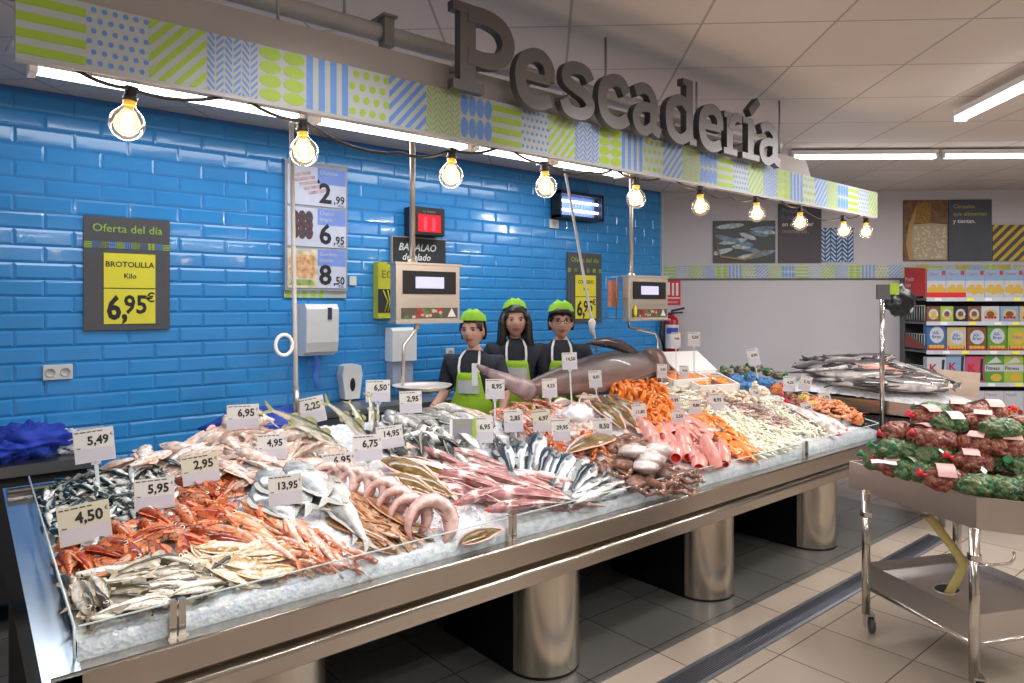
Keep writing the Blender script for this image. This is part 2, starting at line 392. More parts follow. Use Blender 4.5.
# rail above
rl = thing('ceiling_rail', 'pale metal rail with clamp bracket running above the fascia', 'rail', loc=(0, FY+.2, 2.8))
mb = MB(); mb.tube([(-2.2, 0, 0), (4.3, 0, 0)], .035, 12); mb.build('pipe', mat('rail_paint', (.5, .48, .47), .45), rl)
p = on_y(387, 40, FY+.17)
mb = MB(); mb.box((p.x-.02, -.05, -.06), (p.x+.02, .0, .06)); mb.box((p.x-.03, -.06, .05), (p.x+.03, .05, .06)); mb.build('bracket', mat('bracket_grey', (.25, .23, .23), .5), rl)
mb = MB()
for x in (-1, 1.2, 3.4): mb = MB(); mb.tube([(x, 0, .03), (x, 0, HC-2.8)], .006, 6); mb.build('hanger', sstd, rl)
# ------------------------------------------------------------------ lettering
LET = {
 'P': [([(.2, 0), (.2, 1)], .11, 0), ([(.0, .05), (.42, .05)], .055, 0), ([(.0, .95), (.3, .95)], .055, 0), ([(.2, .9), (.46, .91), (.68, .84), (.77, .66), (.68, .47), (.46, .4), (.2, .41)], .095, 1)],
 'e': [([(.1, .37), (.6, .37)], .055, 0), ([(.58, .36), (.57, .54), (.46, .645), (.3, .645), (.15, .54), (.1, .35), (.15, .15), (.3, .06), (.46, .07), (.6, .13)], .085, 1)],
 's': [([(.54, .52), (.46, .63), (.3, .655), (.14, .6), (.12, .46), (.27, .385), (.44, .32), (.54, .2), (.45, .08), (.28, .05), (.13, .09), (.07, .2)], .08, 1)],
 'c': [([(.58, .5), (.48, .63), (.33, .645), (.15, .54), (.1, .35), (.15, .15), (.3, .06), (.46, .07), (.6, .15)], .085, 1)],
 'a': [([(.1, .58), (.26, .655), (.42, .63), (.52, .5), (.52, .3), (.53, .12), (.68, .05)], .08, 1), ([(.52, .39), (.32, .39), (.15, .32), (.11, .19), (.18, .07), (.34, .05), (.52, .16)], .07, 1)],
 'd': [([(.55, .04), (.55, 1)], .085, 0), ([(.4, .95), (.55, .95)], .05, 0), ([(.55, .05), (.7, .05)], .05, 0), ([(.54, .54), (.4, .64), (.27, .63), (.13, .52), (.1, .34), (.14, .15), (.28, .055), (.42, .07), (.54, .17)], .08, 1)],
 'r': [([(.2, 0), (.2, .7)], .085, 0), ([(.02, .05), (.42, .05)], .05, 0), ([(.03, .65), (.2, .65)], .05, 0), ([(.22, .42), (.3, .58), (.42, .65), (.56, .63)], .075, 1)],
 'i': [([(.22, 0), (.22, .7)], .085, 0), ([(.03, .05), (.42, .05)], .05, 0), ([(.04, .65), (.2, .65)], .05, 0), ([(.2, .8), (.4, 1.04)], .07, 0)],
}
letm = steel('letter_steel', (.19, .18, .185), .5, (4, 4, 30)); lets = mat('letter_side', (.07, .07, .08), .4)
def letter(mb, strokes, x0, z0, sx, sz, y0, y1, M):
    for sk, (pts, hw, cur) in enumerate(strokes):
        y0 = y0-.0007
        P = [Vector((p[0], p[1], 0)) for p in pts]
        if cur: P = spline(P, 5)
        P = [Vector((x0+p.x*sx, 0, z0+p.y*sz)) for p in P]
        h = hw*sz*1.02; vs = []; n = len(P)
        for i, p in enumerate(P):
            d = (P[min(i+1, n-1)]-P[max(i-1, 0)]).normalized(); q = Vector((-d.z, 0, d.x))*h
            for yy, s in ((y0, 1), (y0, -1), (y1, -1), (y1, 1)): vs.append((p.x+q.x*s, yy, p.z+q.z*s))
        fs = []; ms = []
        for i in range(n-1):
            a, b_ = i*4, i*4+4
            fs += [(a, a+1, b_+1, b_), (a+1, a+2, b_+2, b_+1), (a+2, a+3, b_+3, b_+2), (a+3, a, b_, b_+3)]; ms += [0, 1, 0, 1]
        fs += [(0, 1, 2, 3), ((n-1)*4, (n-1)*4+1, (n-1)*4+2, (n-1)*4+3)]; ms += [1, 1]
        mb.add(vs, fs, ms, M)
LY = 2.13; ls = thing('letter_sign', 'large grey steel letters spelling Pescadería on top of the patterned fascia', 'sign', loc=(1.5, LY, 2.56))
iv = T(-1.5, -LY, -2.56)
for ch, a, b_ in (('P', 453, 515), ('e', 514, 556), ('s', 560, 595), ('c', 597, 632), ('a', 631, 663), ('d', 664, 698), ('e', 698, 724), ('r', 723, 743), ('i', 741, 761), ('a', 758, 782)):
    xa = on_y(a, 100, LY).x; xb = on_y(b_, 100, LY).x; w = {'P': .87, 'e': .69, 's': .62, 'c': .68, 'a': .74, 'd': .74, 'r': .6, 'i': .46}[ch]
    mb = MB(); letter(mb, LET[ch], xa, 2.56, (xb-xa)/w, .325, LY, LY+.035, iv)
    if ch == 'P': pass
    o = mb.build('letter', [letm, lets], ls)
mb = MB()
for px in (470, 485, 535, 575, 612, 645, 680, 710, 733, 752, 770):
    p = on_y(px, 100, LY); mb.tube([(p.x, LY+.03, 2.66), (p.x, FY+.075, 2.66)], .006, 6, 0, iv)
mb.build('fixing_pin', sstd, ls)
# ------------------------------------------------------------------ light tubes behind the fascia
glow = mat('tube_glow', (1, 1, 1), .5, emis=(.95, .98, 1), estr=7)
def tube_light(a, b, label, strength=None, group=None, twin=True, rs=.009):
    a = Vector(a); b = Vector(b); d = (b-a); L = d.length; ang = math.atan2(d.y, d.x)
    o = thing('fluorescent_light', label, 'ceiling light', T(*a) @ RZ(ang), group)
    mb = MB(); mb.box((0, -.04, .02), (L, .04, .055)); 
    for x in (0, L-.02): mb.box((x, -.04, -.015), (x+.02, .04, .03))
    mb.build('housing', white, o)
    mb = MB()
    for y in ((-.022, .022) if twin else (0,)): 
        mb = MB(); mb.tube([(.02, y, 0), (L-.02, y, 0)], rs, 10); mb.build('tube', glow, o)
    l = bpy.data.lights.new('tube_area', 'AREA'); l.shape = 'RECTANGLE'; l.size = L; l.size_y = .08; l.energy = strength; l.color = (1, .97, .93)
    lo = bpy.data.objects.new('tube_lamp', l); COL.objects.link(lo); lo.location = a+d/2-Vector((0, 0, .04)); lo.rotation_euler = (0, 0, ang)
    return o
# the far one first
cuts = [(28, 300), (312, 466), (470, 545), (550, 622)]
for i, (a, b_) in enumerate(cuts):
    y = 2.40; pa = on_y(a, 58+(a-28)*.19, y); pb = on_y(b_, 58+(b_-28)*.19, y)
    tube_light((pa.x, y, 2.42), (pb.x, y, 2.42), ['long fluorescent tube behind the fascia at its left end', 'fluorescent tube behind the fascia between the white hose and the scale pole', 'fluorescent tube behind the fascia beside the third light bulb', 'last fluorescent tube behind the fascia, above the small blue lamp box'][i], 11*(pb.x-pa.x)+1, 'fluorescent tubes behind the fascia')
# ceiling battens
def bwl(s, off, z): q = BW+bd*s-ad*off; return (q.x, q.y, z)
def at_z(px, py, z): p = on_z(px, py, z); return (p.x, p.y, z)
p = on_z(790, 158, 2.96); q = on_z(936, 157.2, 2.96); q2 = on_z(1120, 156, 2.96); q1 = on_z(940, 157.2, 2.96)
tube_light(p, q, 'bright ceiling tube light reaching from behind the fascia end', 30, 'ceiling tube lights')
tube_light(q1, q2, 'ceiling tube light over the cereal shelves running out of the right edge', 30, 'ceiling tube lights')
p = on_z(959, 120, 2.93); q = on_z(1075, 63, 2.93)
tube_light(p, q, 'twin tube light hung at an angle near the top right corner', 40, 'ceiling tube lights')
# ------------------------------------------------------------------ festoon bulbs
cord = mat('rubber_cord', (.012, .01, .012), .5)
glass, t, b = nt('bulb_glass'); setv(b, Base_Color=(1, .97, .92, 1), Roughness=.03, Transmission_Weight=.0, IOR=1.3)
mxs = N(t, 'ShaderNodeMixShader'); tr = N(t, 'ShaderNodeBsdfTransparent'); tr.inputs[0].default_value = (1, .96, .9, 1)
lw = N(t, 'ShaderNodeLayerWeight'); lw.inputs[0].default_value = .45
m2 = N(t, 'ShaderNodeMapRange'); setv(m2, To_Min=.06, To_Max=.55); t.links.new(lw.outputs['Facing'], m2.inputs['Value'])
em = N(t, 'ShaderNodeAddShader'); e2 = N(t, 'ShaderNodeEmission'); setv(e2, Color=(1, .7, .5, 1), Strength=.35); gb = N(t, 'ShaderNodeBsdfGlossy'); gb.inputs['Roughness'].default_value = .03
t.links.new(gb.outputs[0], em.inputs[0]); t.links.new(e2.outputs[0], em.inputs[1])
t.links.new(m2.outputs['Result'], mxs.inputs[0]); t.links.new(tr.outputs[0], mxs.inputs[1]); t.links.new(em.outputs[0], mxs.inputs[2])
t.links.new(mxs.outputs[0], t.nodes['Material Output'].inputs['Surface'])
fil = mat('filament_glow', (1, .8, .5), .5, emis=(1, .72, .42), estr=16)
brass = mat('bulb_collar', (.8, .45, .05), .35, emis=(1, .5, .05), estr=.35)
BL = [(127, 124), (304, 152), (451, 176), (546, 187), (636, 199), (700.5, 207), (757, 214), (800, 223), (844, 231), (866, 232)]
order = ['bare globe light bulb nearest the left edge, biggest in view', 'globe light bulb hanging over the pork price board', 'globe light bulb hanging just right of the scale pole', 'globe light bulb beside the blue insect lamp', 'globe light bulb in front of the second scale pole', 'globe light bulb just right of the blue wall corner', 'globe light bulb above the framed sardine photo', 'globe light bulb in front of the dark text board', 'globe light bulb over the blue herringbone panel', 'last globe light bulb at the far right end of the cord']
cord_pts = [(35, 58), (65, 62), (133, 98), (235, 93), (308, 124), (425, 152), (447, 152), (502, 143), (549, 165), (631, 175), (632, 180), (665, 174), (699, 188), (755, 196), (775, 196), (799, 211), (841, 217), (862, 214), (868, 222)]
def fy_(x): return FY+.02
for i, (px, py) in enumerate(BL):
    c = on_y(px, py, FY+.02 if i < 9 else FY+.05)
    lean = R.uniform(-.12, .12)+(.15 if i in (0,) else 0)
    o = thing('light_bulb', order[i], 'light bulb', T(*c) @ RY(lean), 'globe bulbs on the festoon cord')
    mb = MB(); r = .0475
    prof = [(.0005, -r)]+[(r*math.sin(a), -r*math.cos(a)) for a in [k*math.pi/14 for k in range(1, 12)]]+[(.018, .05), (.0155, .058)]
    mb.lathe(prof, 24); mb.build('bulb_glass', glass, o)
    mb = MB()
    for k in range(6):
        a = k*math.pi/3; mb.tube([(0.004*math.cos(a), .004*math.sin(a), .035), (.015*math.cos(a), .015*math.sin(a), .01), (.011*math.cos(a), .011*math.sin(a), -.022)], .0016, 5)
    mb.ell((0, 0, -.003), (.008, .008, .016), 8, 6); mb.build('filament', fil, o)
    mb = MB(); mb.lathe([(.014, .05), (.0175, .056), (.0175, .072), (.012, .074)], 14); mb.build('collar', brass, o)
    mb = MB(); mb.lathe([(.01, .066), (.019, .066), (.020, .078), (.016, .082), (.016, .100), (.012, .104), (0, .104)], 14); mb.box((-.016, -.011, .092), (.016, .011, .108)); mb.build('socket', cord, o)
    l = bpy.data.lights.new('bulb', 'POINT'); l.energy = 1.6; l.color = (1, .68, .4); l.shadow_soft_size = .05
    lo = bpy.data.objects.new('bulb_lamp', l); COL.objects.link(lo); lo.location = c-Vector((0, 0, .0))
CP = []
for i, (px, py) in enumerate(BL):
    c = on_y(px, py, FY+.02); CP.append(('b', c+Vector((0, 0, .102))))
ties = [(35, 58), (235, 91), (502, 145), (635, 172), (680, 178), (775, 196), (862, 212)]
pp = []
seq = [(35, 57, 't'), (65, 62, 't'), 0, (237, 93, 't'), 1, (400, 153, 's'), 2, (505, 144, 't'), 3, (590, 172, 's'), (615, 168, 't'), 4, (668, 174, 't'), 5, (730, 197, 's'), 6, (775, 195, 't'), 7, 8, (862, 213, 't'), 9]
raw = [CP[q][1] if isinstance(q, int) else on_y(q[0], q[1], FY+.015) for q in seq]
sg = []
for i in range(len(raw)-1):
    a, b_ = raw[i], raw[i+1]; d = (b_-a).length; 
    for k in range(6):
        t_ = k/6; sg.append(a.lerp(b_, t_)-Vector((0, 0, d*.09*4*t_*(1-t_))))
sg.append(raw[-1])
mb = MB(); mb.tube(sg, .0055, 6); o = mb.build('festoon_cable', cord); tag(o, 'black festoon cord looping under the patterned fascia between the bulbs', 'cord')
# ------------------------------------------------------------------ things on the blue wall
def wl(px, py, off=0.0): p = on_y(px, py, 5.0-off); return p.x, p.z
GY = 4.99
def offer(px0, py0, px1, py1, lab, small, price, name, k=1):
    x0, z1 = wl(px0, py0); x1, z0 = wl(px1, py1); w = x1-x0; h = z1-z0
    o = thing('price_board', lab, 'sign', T(x0, GY, z0))
    mb = MB(); mb.box((0, -.012, 0), (w, -.002, h), 0)
    mb.text('Oferta del día', w*.145, w*.5, h*.865, -.0135, 1, None, 'CENTER')
    n = 11; s = w/n
    for i in range(n):
        if i % 2 == 0 or k: pattern(mb, SEQ[(i*3) % 10], i*s, h*.72, s, -.013, h=h*.06, W=0, L=1, B=2)
    mb.build('backing_panel', [greyP, mat('offer_green', (.35, .55, .05), .5), blueP], o)
    mb = MB(); a = w*.22; b_ = w*.82
    mb.box((a, -.016, h*.375), (b_, -.012, h*.68), 0); mb.box((a, -.016, h*.055), (b_, -.012, h*.365), 0)
    mb.text(name, w*.098, (a+b_)/2, h*.56, -.0172, 1, None, 'CENTER', bold=.02); mb.text('Kilo' if k else 'Kilo', w*.09, (a+b_)/2, h*.46, -.0172, 1, None, 'CENTER', bold=.02)
    big, dec = price.split(',')
    mb.text(big+',', w*.42, a+w*.03, h*.1, -.0172, 1, sx=.8, bold=.03); mb.text(dec, w*.33, a+w*.225, h*.15, -.0172, 1, sx=.85, bold=.025)
    mb.text('€', w*.17, a+w*.485, h*.25, -.0172, 1, bold=.02)
    mb.build('price_insert', [yel, ink], o)
offer(83, 215, 169, 329, 'dark grey daily offer board with yellow price 6,95 on the blue tiles at left', '', '6,95', 'BROTOLILLA')
offer(566, 252, 600, 322, 'dark offer board with yellow price card behind the slanting white hose', '', '6,95', 'CONGRIO', 0)
# three price board
x0, z1 = wl(283, 161); x1, z0 = wl(345, 291); w = x1-x0; h = z1-z0
o = thing('price_board', 'tall three-panel price board with prices 2,99 6,95 and 8,50', 'sign', T(x0, GY, z0))
mb = MB(); mb.box((0, -.03, 0), (w, 0, h)); mb.box((-.01, -.035, h), (w+.01, .0, h+.015)); mb.build('frame', mat('board_frame', (.33, .36, .42), .4), o)
lil = mat('lilac_paper', (.62, .66, .8), .6); bll = mat('header_blue', (.2, .32, .75), .6); meat = mat('meat_print', (.45, .28, .3), .6, var=.5, scale=40); prawn = mat('prawn_print', (.8, .42, .22), .6, var=.4, scale=30); darkm = mat('dark_print', (.1, .06, .07), .6, var=.4, scale=30); pinkm = mat('rib_print', (.55, .4, .42), .6, var=.3, scale=30); leaf = mat('leaf_print', (.3, .42, .1), .6, var=.4, scale=30)
for i, (big, dec) in enumerate((('8', '50'), ('6', '95'), ('2', '99'))):
    zz = h*(.02+i*.325); hh = h*.305; mb = MB()
    mb.box((.015, -.036, zz), (w-.015, -.03, zz+hh), 0)
    mb.quad((w*.5, -.0372, zz+hh*.58), (w-.018, -.0372, zz+hh*.58), (w-.018, -.0372, zz+hh), (w*.5, -.0372, zz+hh), 1)
    mb.text(['Gambón', 'Choco', 'Chuletas'][i], w*.085, w*.53, zz+hh*.84, -.0385, 0); 
    mb.text(['cocido', 'limpio', ''][i] or ' ', w*.085, w*.53, zz+hh*.68, -.0385, 0)
    mb.text(big, w*.42, w*.52, zz+hh*.1, -.0385, 2, bold=.025); mb.text(','+dec, w*.17, w*.76, zz+hh*.1, -.0385, 2, sx=.9, bold=.02); mb.text('Kilo', w*.06, w*.84, zz+hh*.02, -.0385, 2)
    y = -.0372
    if i == 2:
        for k in range(5): mb.add([(.03+k*.035, y, zz+hh*(.75-k*.1)), (.03+k*.035+.16, y, zz+hh*(.95-k*.1)-.02), (.03+k*.035+.165, y, zz+hh*(.87-k*.1)-.02), (.04+k*.035, y, zz+hh*(.67-k*.1))], [(0, 1, 2, 3)], 4)
    elif i == 1:
        for k in range(9):
            cx, cz = .07+(k % 3)*.055, zz+hh*(.35+.2*(k//3)); mb.add([(cx+.032*math.cos(q), y-k*.00005, cz+.05*math.sin(q)) for q in [j*.7 for j in range(9)]], [tuple(range(9))], 3)
    else:
        mb.quad((.018, y, zz), (w*.5, y, zz), (w*.5, y, zz+hh), (.018, y, zz+hh), 6)
        for k in range(8):
            cx, cz = .06+(k % 4)*.045, zz+hh*(.42+.27*(k//4)); mb.add([(cx+.035*math.cos(q), y-.0005-k*.00005, cz+.05*math.sin(q)) for q in [j*.7 for j in range(9)]], [tuple(range(9))], 5)
        mb.quad((.03, y-.002, zz+.02), (w*.46, y-.002, zz+.02), (w*.4, y-.002, zz+.06), (.05, y-.002, zz+.06), 7)
    mb.build('price_panel', [lil, bll, ink, darkm, pinkm, prawn, mat('garlic_print', (.7, .62, .45), .6, var=.3, scale=20), leaf], o)
mb = MB()
for i in range(5): mb.quad((.01+i*.065, -.012, -.055), (.045+i*.065, -.012, -.055), (.045+i*.065, -.012, 0), (.01+i*.065, -.012, 0), 0)
mb.box((0, -.011, -.055), (w, -.008, .0), 1)
mb.build('pattern_strip', [lime, offw], o)
# sockets and switches
def plate(px, py, wpx, hpx, lab, sock=2, name='wall_socket', cat='socket'):
    x, z = wl(px, py); u = (px-512)/F; s = 5/(fy+u*ry)/F; w = wpx*5*.0010; w = wl(px+wpx/2, py)[0]-wl(px-wpx/2, py)[0]; h = hpx*s
    o = thing(name, lab, cat, T(x, 4.993, z)); mb = MB(); mb.box((-w/2, -.014, -h/2), (w/2, 0, h/2), 0, bev=.004); mb.build('cover_plate', mat('socket_white', (.7, .7, .68), .4), o)
    for k in range(sock):
        cx = (k-(sock-1)/2)*w/sock; r = h*.3
        mb = MB(); mb.lathe([(r, 0), (r, .004), (r*.85, .004), (r*.8, .001), (0, .001)], 16, 0, T(cx, -.0145, 0) @ RX(math.pi/2)); mb.build('socket_face', mat('socket_grey', (.5, .5, .48), .4), o)
plate(57.5, 372, 30, 15, 'double white power socket low on the blue tiles at left')
plate(449, 353, 8, 10, 'small white switch left of the first fishmonger', 1, 'wall_switch', 'switch')
plate(352, 281, 7, 9, 'small white box on the tiles right of the three-price board', 0, 'junction_box', 'box')
plate(553, 224, 9, 9, 'small white socket under the blue insect lamp', 1)
# paper towel dispenser
def unit(px0, py0, px1, py1, off):
    x0, z1 = on_y(px0, py0, 5-off).x, on_y(px0, py0, 5-off).z; q = on_y(px1, py1, 5-off); return x0, q.x, q.z, z1
x0, x1, z0, z1 = unit(305, 304, 337, 355, .2)
o = thing('towel_dispenser', 'large white paper towel dispenser on the blue wall with blue paper hanging', 'dispenser', T((x0+x1)/2, 4.99, z0)); w = (x1-x0)/2; h = z1-z0
mb = MB(); mb.prism([(-.2, .03), (-.215, .1), (-.22, h*.9), (-.19, h), (0, h), (0, .0), (-.14, 0)], -w, w, 'x'); mb.build('casing', white, o)
mb = MB(); mb.box((w*.3, -.224, h*.7), (w*.55, -.212, h*.93)); mb.build('window', mat('dark_blue', (.03, .05, .12), .3), o)
mb = MB(); mb.tube([(0, -.1, .0), (.01, -.1, -.08), (-.01, -.1, -.15), (.02, -.1, -.24)], [.015, .03, .025, .03], 6); mb.build('paper_towel', mat('blue_paper', (.08, .25, .8), .8), o)
x0, x1, z0, z1 = unit(342, 365, 362, 398, .1)
o = thing('soap_dispenser', 'rounded white soap dispenser below the paper towel unit', 'dispenser', T((x0+x1)/2, 4.99, z0)); w = (x1-x0)/2; h = z1-z0
mb = MB(); mb.prism([(-w*.7, 0), (w*.7, 0), (w, h*.7), (w*.85, h*.96), (w*.4, h), (-w*.4, h), (-w*.85, h*.96), (-w, h*.7)], -.1, 0, 'y'); mb.build('casing', white, o)
mb = MB(); mb.ell((0, -.1, h*.42), (w*.28, .006, h*.2), 14, 6); mb.build('window', black, o)
x0, x1, z0, z1 = unit(392, 328, 416, 384, .12)
o = thing('wipe_dispenser', 'tall white wall dispenser with grey base behind the first scale', 'dispenser', T((x0+x1)/2, 4.99, z0)); w = (x1-x0)/2; h = z1-z0
mb = MB(); mb.prism([(-.12, h*.42), (-.12, h*.95), (-.09, h), (0, h), (0, h*.42)], -w, w, 'x'); mb.build('casing', white, o)
mb = MB(); mb.box((-w*.9, -.1, 0), (w*.8, 0, h*.42)); mb.build('base', mat('grey_clear', (.35, .4, .5), .2), o)
# insect lamp
x0, x1, z0, z1 = unit(557, 190, 601, 222, .12)
o = thing('insect_lamp', 'box-shaped insect killer lamp with glowing blue tubes high on the wall', 'insect lamp', T(x0, 4.9, z0)); w = x1-x0; h = z1-z0
mb = MB(); mb.box((0, -.06, 0), (w, .06, .025)); mb.box((0, -.06, h-.03), (w, .06, h)); mb.box((0, -.06, 0), (.025, .06, h)); mb.box((w-.025, -.06, 0), (w, .06, h)); mb.build('casing', black, o); mb = MB(); mb.box((0, .05, 0), (w, .06, h)); mb.build('glow_backing', mat('uv_glow_tint', (.35, .45, .75), .3), o)  # blue glow of the tubes put into the backing colour
bg = mat('uv_glow', (.5, .65, 1), .4, emis=(.5, .65, 1), estr=7)
for k in (.33, .66):
    mb = MB(); mb.tube([(.03, 0, h*k), (w-.03, 0, h*k)], .013, 8); mb.build('tube', bg, o)
mb = MB()
for k in range(14): mb.tube([(.03+(w-.06)*k/13, -.055, .02), (.03+(w-.06)*k/13, -.055, h-.02)], .002, 4)
mb.build('grille', mat('grille_grey', (.3, .35, .5), .4), o)
mb = MB()
for k in (.2, .8): mb.tube([(w*k, 0, h), (w*.5 if 0 else w*k, .06, h+.2)], .003, 5)
mb.build('chain', sstd, o)
# number display and chalkboard
x0, x1, z0, z1 = unit(411, 206, 443, 237, .12)
o = thing('number_display', 'black box display with glowing red digits behind the scale pole', 'display', T(x0, 4.9, z0)); w = x1-x0; h = z1-z0
mb = MB(); mb.box((0, -.05, 0), (w, .09, h), bev=.008); mb.build('casing', black, o)
mb = MB(); mb.box((w*.15, -.054, h*.12), (w*.86, -.049, h*.74)); mb.build('screen', mat('red_screen', (.4, .0, .01), .3, emis=(.8, .01, .02), estr=.7), o)
mb = MB(); mb.text('11', h*.6, w*.5, h*.2, -.056, 0, None, 'CENTER', 1.2, .05); mb.text('SU TURNO', h*.11, w*.5, h*.8, -.052, 1, None, 'CENTER'); mb.build('digits', [mat('red_digit', (.9, .02, .04), .3, emis=(1, .03, .06), estr=2.2), inkgrey], o)
x0, x1, z0, z1 = unit(391, 237, 444, 262, .01)
o = thing('chalkboard', 'small chalkboard with white handwriting above the first scale', 'chalkboard', T(x0, 4.985, z0-.05)); w = x1-x0; h = z1-z0+.05
mb = MB(); mb.box((0, -.02, 0), (w, 0, h)); mb.build('slate', mat('slate', (.025, .03, .035), .6), o)
mb = MB(); mb.box((-.012, -.025, -.012), (w+.012, .0, 0)); mb.box((-.012, -.025, h), (w+.012, 0, h+.01)); mb.box((-.012, -.025, 0), (0, 0, h)); mb.build('frame', mat('board_rim', (.35, .32, .32), .5), o)
ch_ = mat('chalk', (.8, .82, .8), .8); mb = MB(); sh = Matrix(((1, 0, .25, 0), (0, 1, 0, 0), (0, 0, 1, 0), (0, 0, 0, 1)))
mb.text('BACALAO', h*.36, .02, h*.56, -.022, 0, sh, sx=.95, bold=.02); mb.text('desalado', h*.34, w*.14, h*.22, -.022, 0, sh, bold=.015); mb.build('chalk_writing', ch_, o)
# lime packaging holder behind the scale
x0, x1, z0, z1 = unit(376, 262, 400, 318, .06)
o = thing('leaflet_holder', 'lime yellow and black carton holder on the wall left of the first scale', 'holder', T(x0, 4.985, z0)); w = x1-x0+.06; h = z1-z0
mb = MB(); mb.box((0, -.08, 0), (w, 0, h), 0); mb.box((0, -.083, h*.1), (w, -.078, h*.52), 1)
for k in range(4): mb.tube([(w*.2+k*.03, -.085, h*.12), (w*.3+k*.02, -.085, h*.3), (w*.15+k*.04, -.085, h*.5)], .006, 5, 0)
mb.text('ECO', w*.3, w*.1, h*.72, -.081, 2, bold=.02); mb.build('carton', [mat('carton_lime', (.5, .5, .03), .5), ink, mat('carton_dark', (.2, .2, .02), .5)], o)
# ------------------------------------------------------------------ back wall things
def bwthing(name, lab, cat, px0, py0, px1, py1, off=.0, group=None):
    a = on_bw(px0, py0, off); b_ = on_bw(px1, py1, off); o = thing(name, lab, cat, MBW @ T(a[0], -off, b_[1]), group)
    return o, b_[0]-a[0], a[1]-b_[1]
o, w, h = bwthing('wall_photo', 'photo panel of silver sardines piled in a dark crate on the back wall', 'picture', 713, 221, 775, 263)
mb = MB(); mb.box((0, -.015, 0), (w, 0, h), 0); r2 = random.Random(5)
for k in range(13):
    cx, cz = r2.uniform(.08, w-.12), h*(.15+.06*k); L = r2.uniform(.18, .34); an = r2.uniform(-.35, .3); P = []
    for j in range(14):
        a = j*2*math.pi/14; ex, ez = L/2*math.cos(a), .028*math.sin(a)*(1 if math.cos(a) > -.8 else .5)
        P.append((min(max(cx+ex*math.cos(an)-ez*math.sin(an), .005), w-.005), -.0155-k*.0003, min(max(cz+ex*math.sin(an)+ez*math.cos(an), .005), h-.005)))
    mb.add(P, [tuple(range(14))], 1+k % 2)
mb.tube([(.03, -.02, h*.4), (.08, -.02, h*.15), (w*.5, -.02, h*.08), (w*.85, -.02, h*.3)], .012, 6, 3)
mb.build('print', [mat('photo_dark', (.02, .03, .03), .4), mat('photo_silver', (.35, .42, .47), .4, var=.5, scale=25), mat('photo_blue', (.12, .2, .3), .4, var=.4, scale=25), mat('photo_wicker', (.4, .25, .1), .5)], o)
o, w, h = bwthing('text_board', 'dark charcoal board with pale slogan text behind a glowing bulb', 'sign', 778, 204, 821, 263)
mb = MB(); mb.box((0, -.015, 0), (w, 0, h), 0)
for i, (s, c_) in enumerate((('Pescados', 2), ('frescos y', 2), ('en cualquier', 1), ('momento.', 3))): mb.text(s, w*.15, w*.08, h*(.85-i*.115), -.0165, c_)
mb.build('print', [mat('board_charcoal', (.055, .045, .06), .5), white, mat('text_blue', (.12, .2, .38), .5), inkgrey], o)
o, w, h = bwthing('pattern_panel', 'navy and pale blue herringbone panel beside the charcoal board', 'picture', 819, 228, 853, 262)
mb = MB(); pattern(mb, 'bherr', 0, 0, w, -.012, h=h, W=0, L=1, B=1); mb.box((0, -.0115, 0), (w, -.002, h), 0); mb.build('print', [mat('navy', (.01, .06, .22), .5), mat('pale_blue', (.45, .6, .75), .5)], o)
o, w, h = bwthing('wall_photo', 'photo panel of a wooden bowl of oat flakes on the back wall', 'picture', 903, 200.5, 947, 261)
mb = MB(); mb.box((0, -.015, 0), (w, 0, h), 0)
P = [(w*.12, h*.02), (w*.08, h*.35), (w*.2, h*.6), (w*.35, h*.72), (w*.25, h*.98), (w, h*.98), (w, h*.55), (w*.98, h*.02)]
mb.add([(w*.98 if x > w*.98 else x, -.0155, z) for x, z in [(w*.05, h*.3), (w*.12, h*.6), (w*.28, h*.9), (w*.38, h*.88), (w*.22, h*.6), (w*.17, h*.3), (w*.25, h*.02), (w*.12, h*.02)]], [tuple(range(8))], 2)
mb.add([(x, -.0156, z) for x, z in [(w*.25, h*.02), (w*.98, h*.02), (w*.98, h*.6), (w*.6, h*.62), (w*.22, h*.6), (w*.17, h*.3)]], [tuple(range(6))], 1)
for k in range(150):
    cx = r2.uniform(w*.24, w*.94); cz = r2.uniform(h*.05, h*.56); a = r2.uniform(0, 3); mb.add([(cx+.014*math.cos(a+q), -.016-k*.00002, cz+.011*math.sin(a+q)) for q in (0, 1.2, 2.4, 3.6, 4.8)], [(0, 1, 2, 3, 4)], 3+k % 2)
mb.add([(x, -.0162, z) for x, z in [(w*.25, h*.62), (w*.6, h*.62), (w*.62, h*.95), (w*.3, h*.97)]], [(0, 1, 2, 3)], 5)
mb.build('print', [mat('photo_brown', (.16, .08, .03), .5, var=.4, scale=20), mat('oat_base', (.42, .36, .25), .5), mat('bowl_wood', (.42, .24, .1), .4), mat('oat_a', (.62, .57, .42), .5), mat('oat_b', (.5, .42, .28), .5), mat('bran_brown', (.28, .15, .03), .6, var=.6, scale=60)], o)
o, w, h = bwthing('text_board', 'slate grey board reading Cereales que alimentan y tientan', 'sign', 948, 200, 991, 261)
mb = MB(); mb.box((0, -.015, 0), (w, 0, h), 0)
for i, (s, c_) in enumerate((('Cereales', 1), ('que alimentan', 1), ('y tientan.', 2))): mb.text(s, w*.14, w*.1, h*(.86-i*.12), -.0165, c_, bold=.01)
mb.build('print', [mat('board_slate', (.06, .07, .095), .5), mat('text_olive', (.4, .33, .08), .5), white], o)
o, w, h = bwthing('pattern_panel', 'yellow and dark grey diagonal striped panel at the right edge', 'picture', 992, 225, 1029, 261)
mb = MB(); pattern(mb, 'ldiag', 0, 0, w, -.012, h=h, W=0, L=1, B=1); mb.box((0, -.0115, 0), (w, -.002, h), 0); mb.build('print', [mat('stripe_dark', (.07, .07, .07), .5), mat('stripe_yellow', (.6, .42, .04), .5)], o)
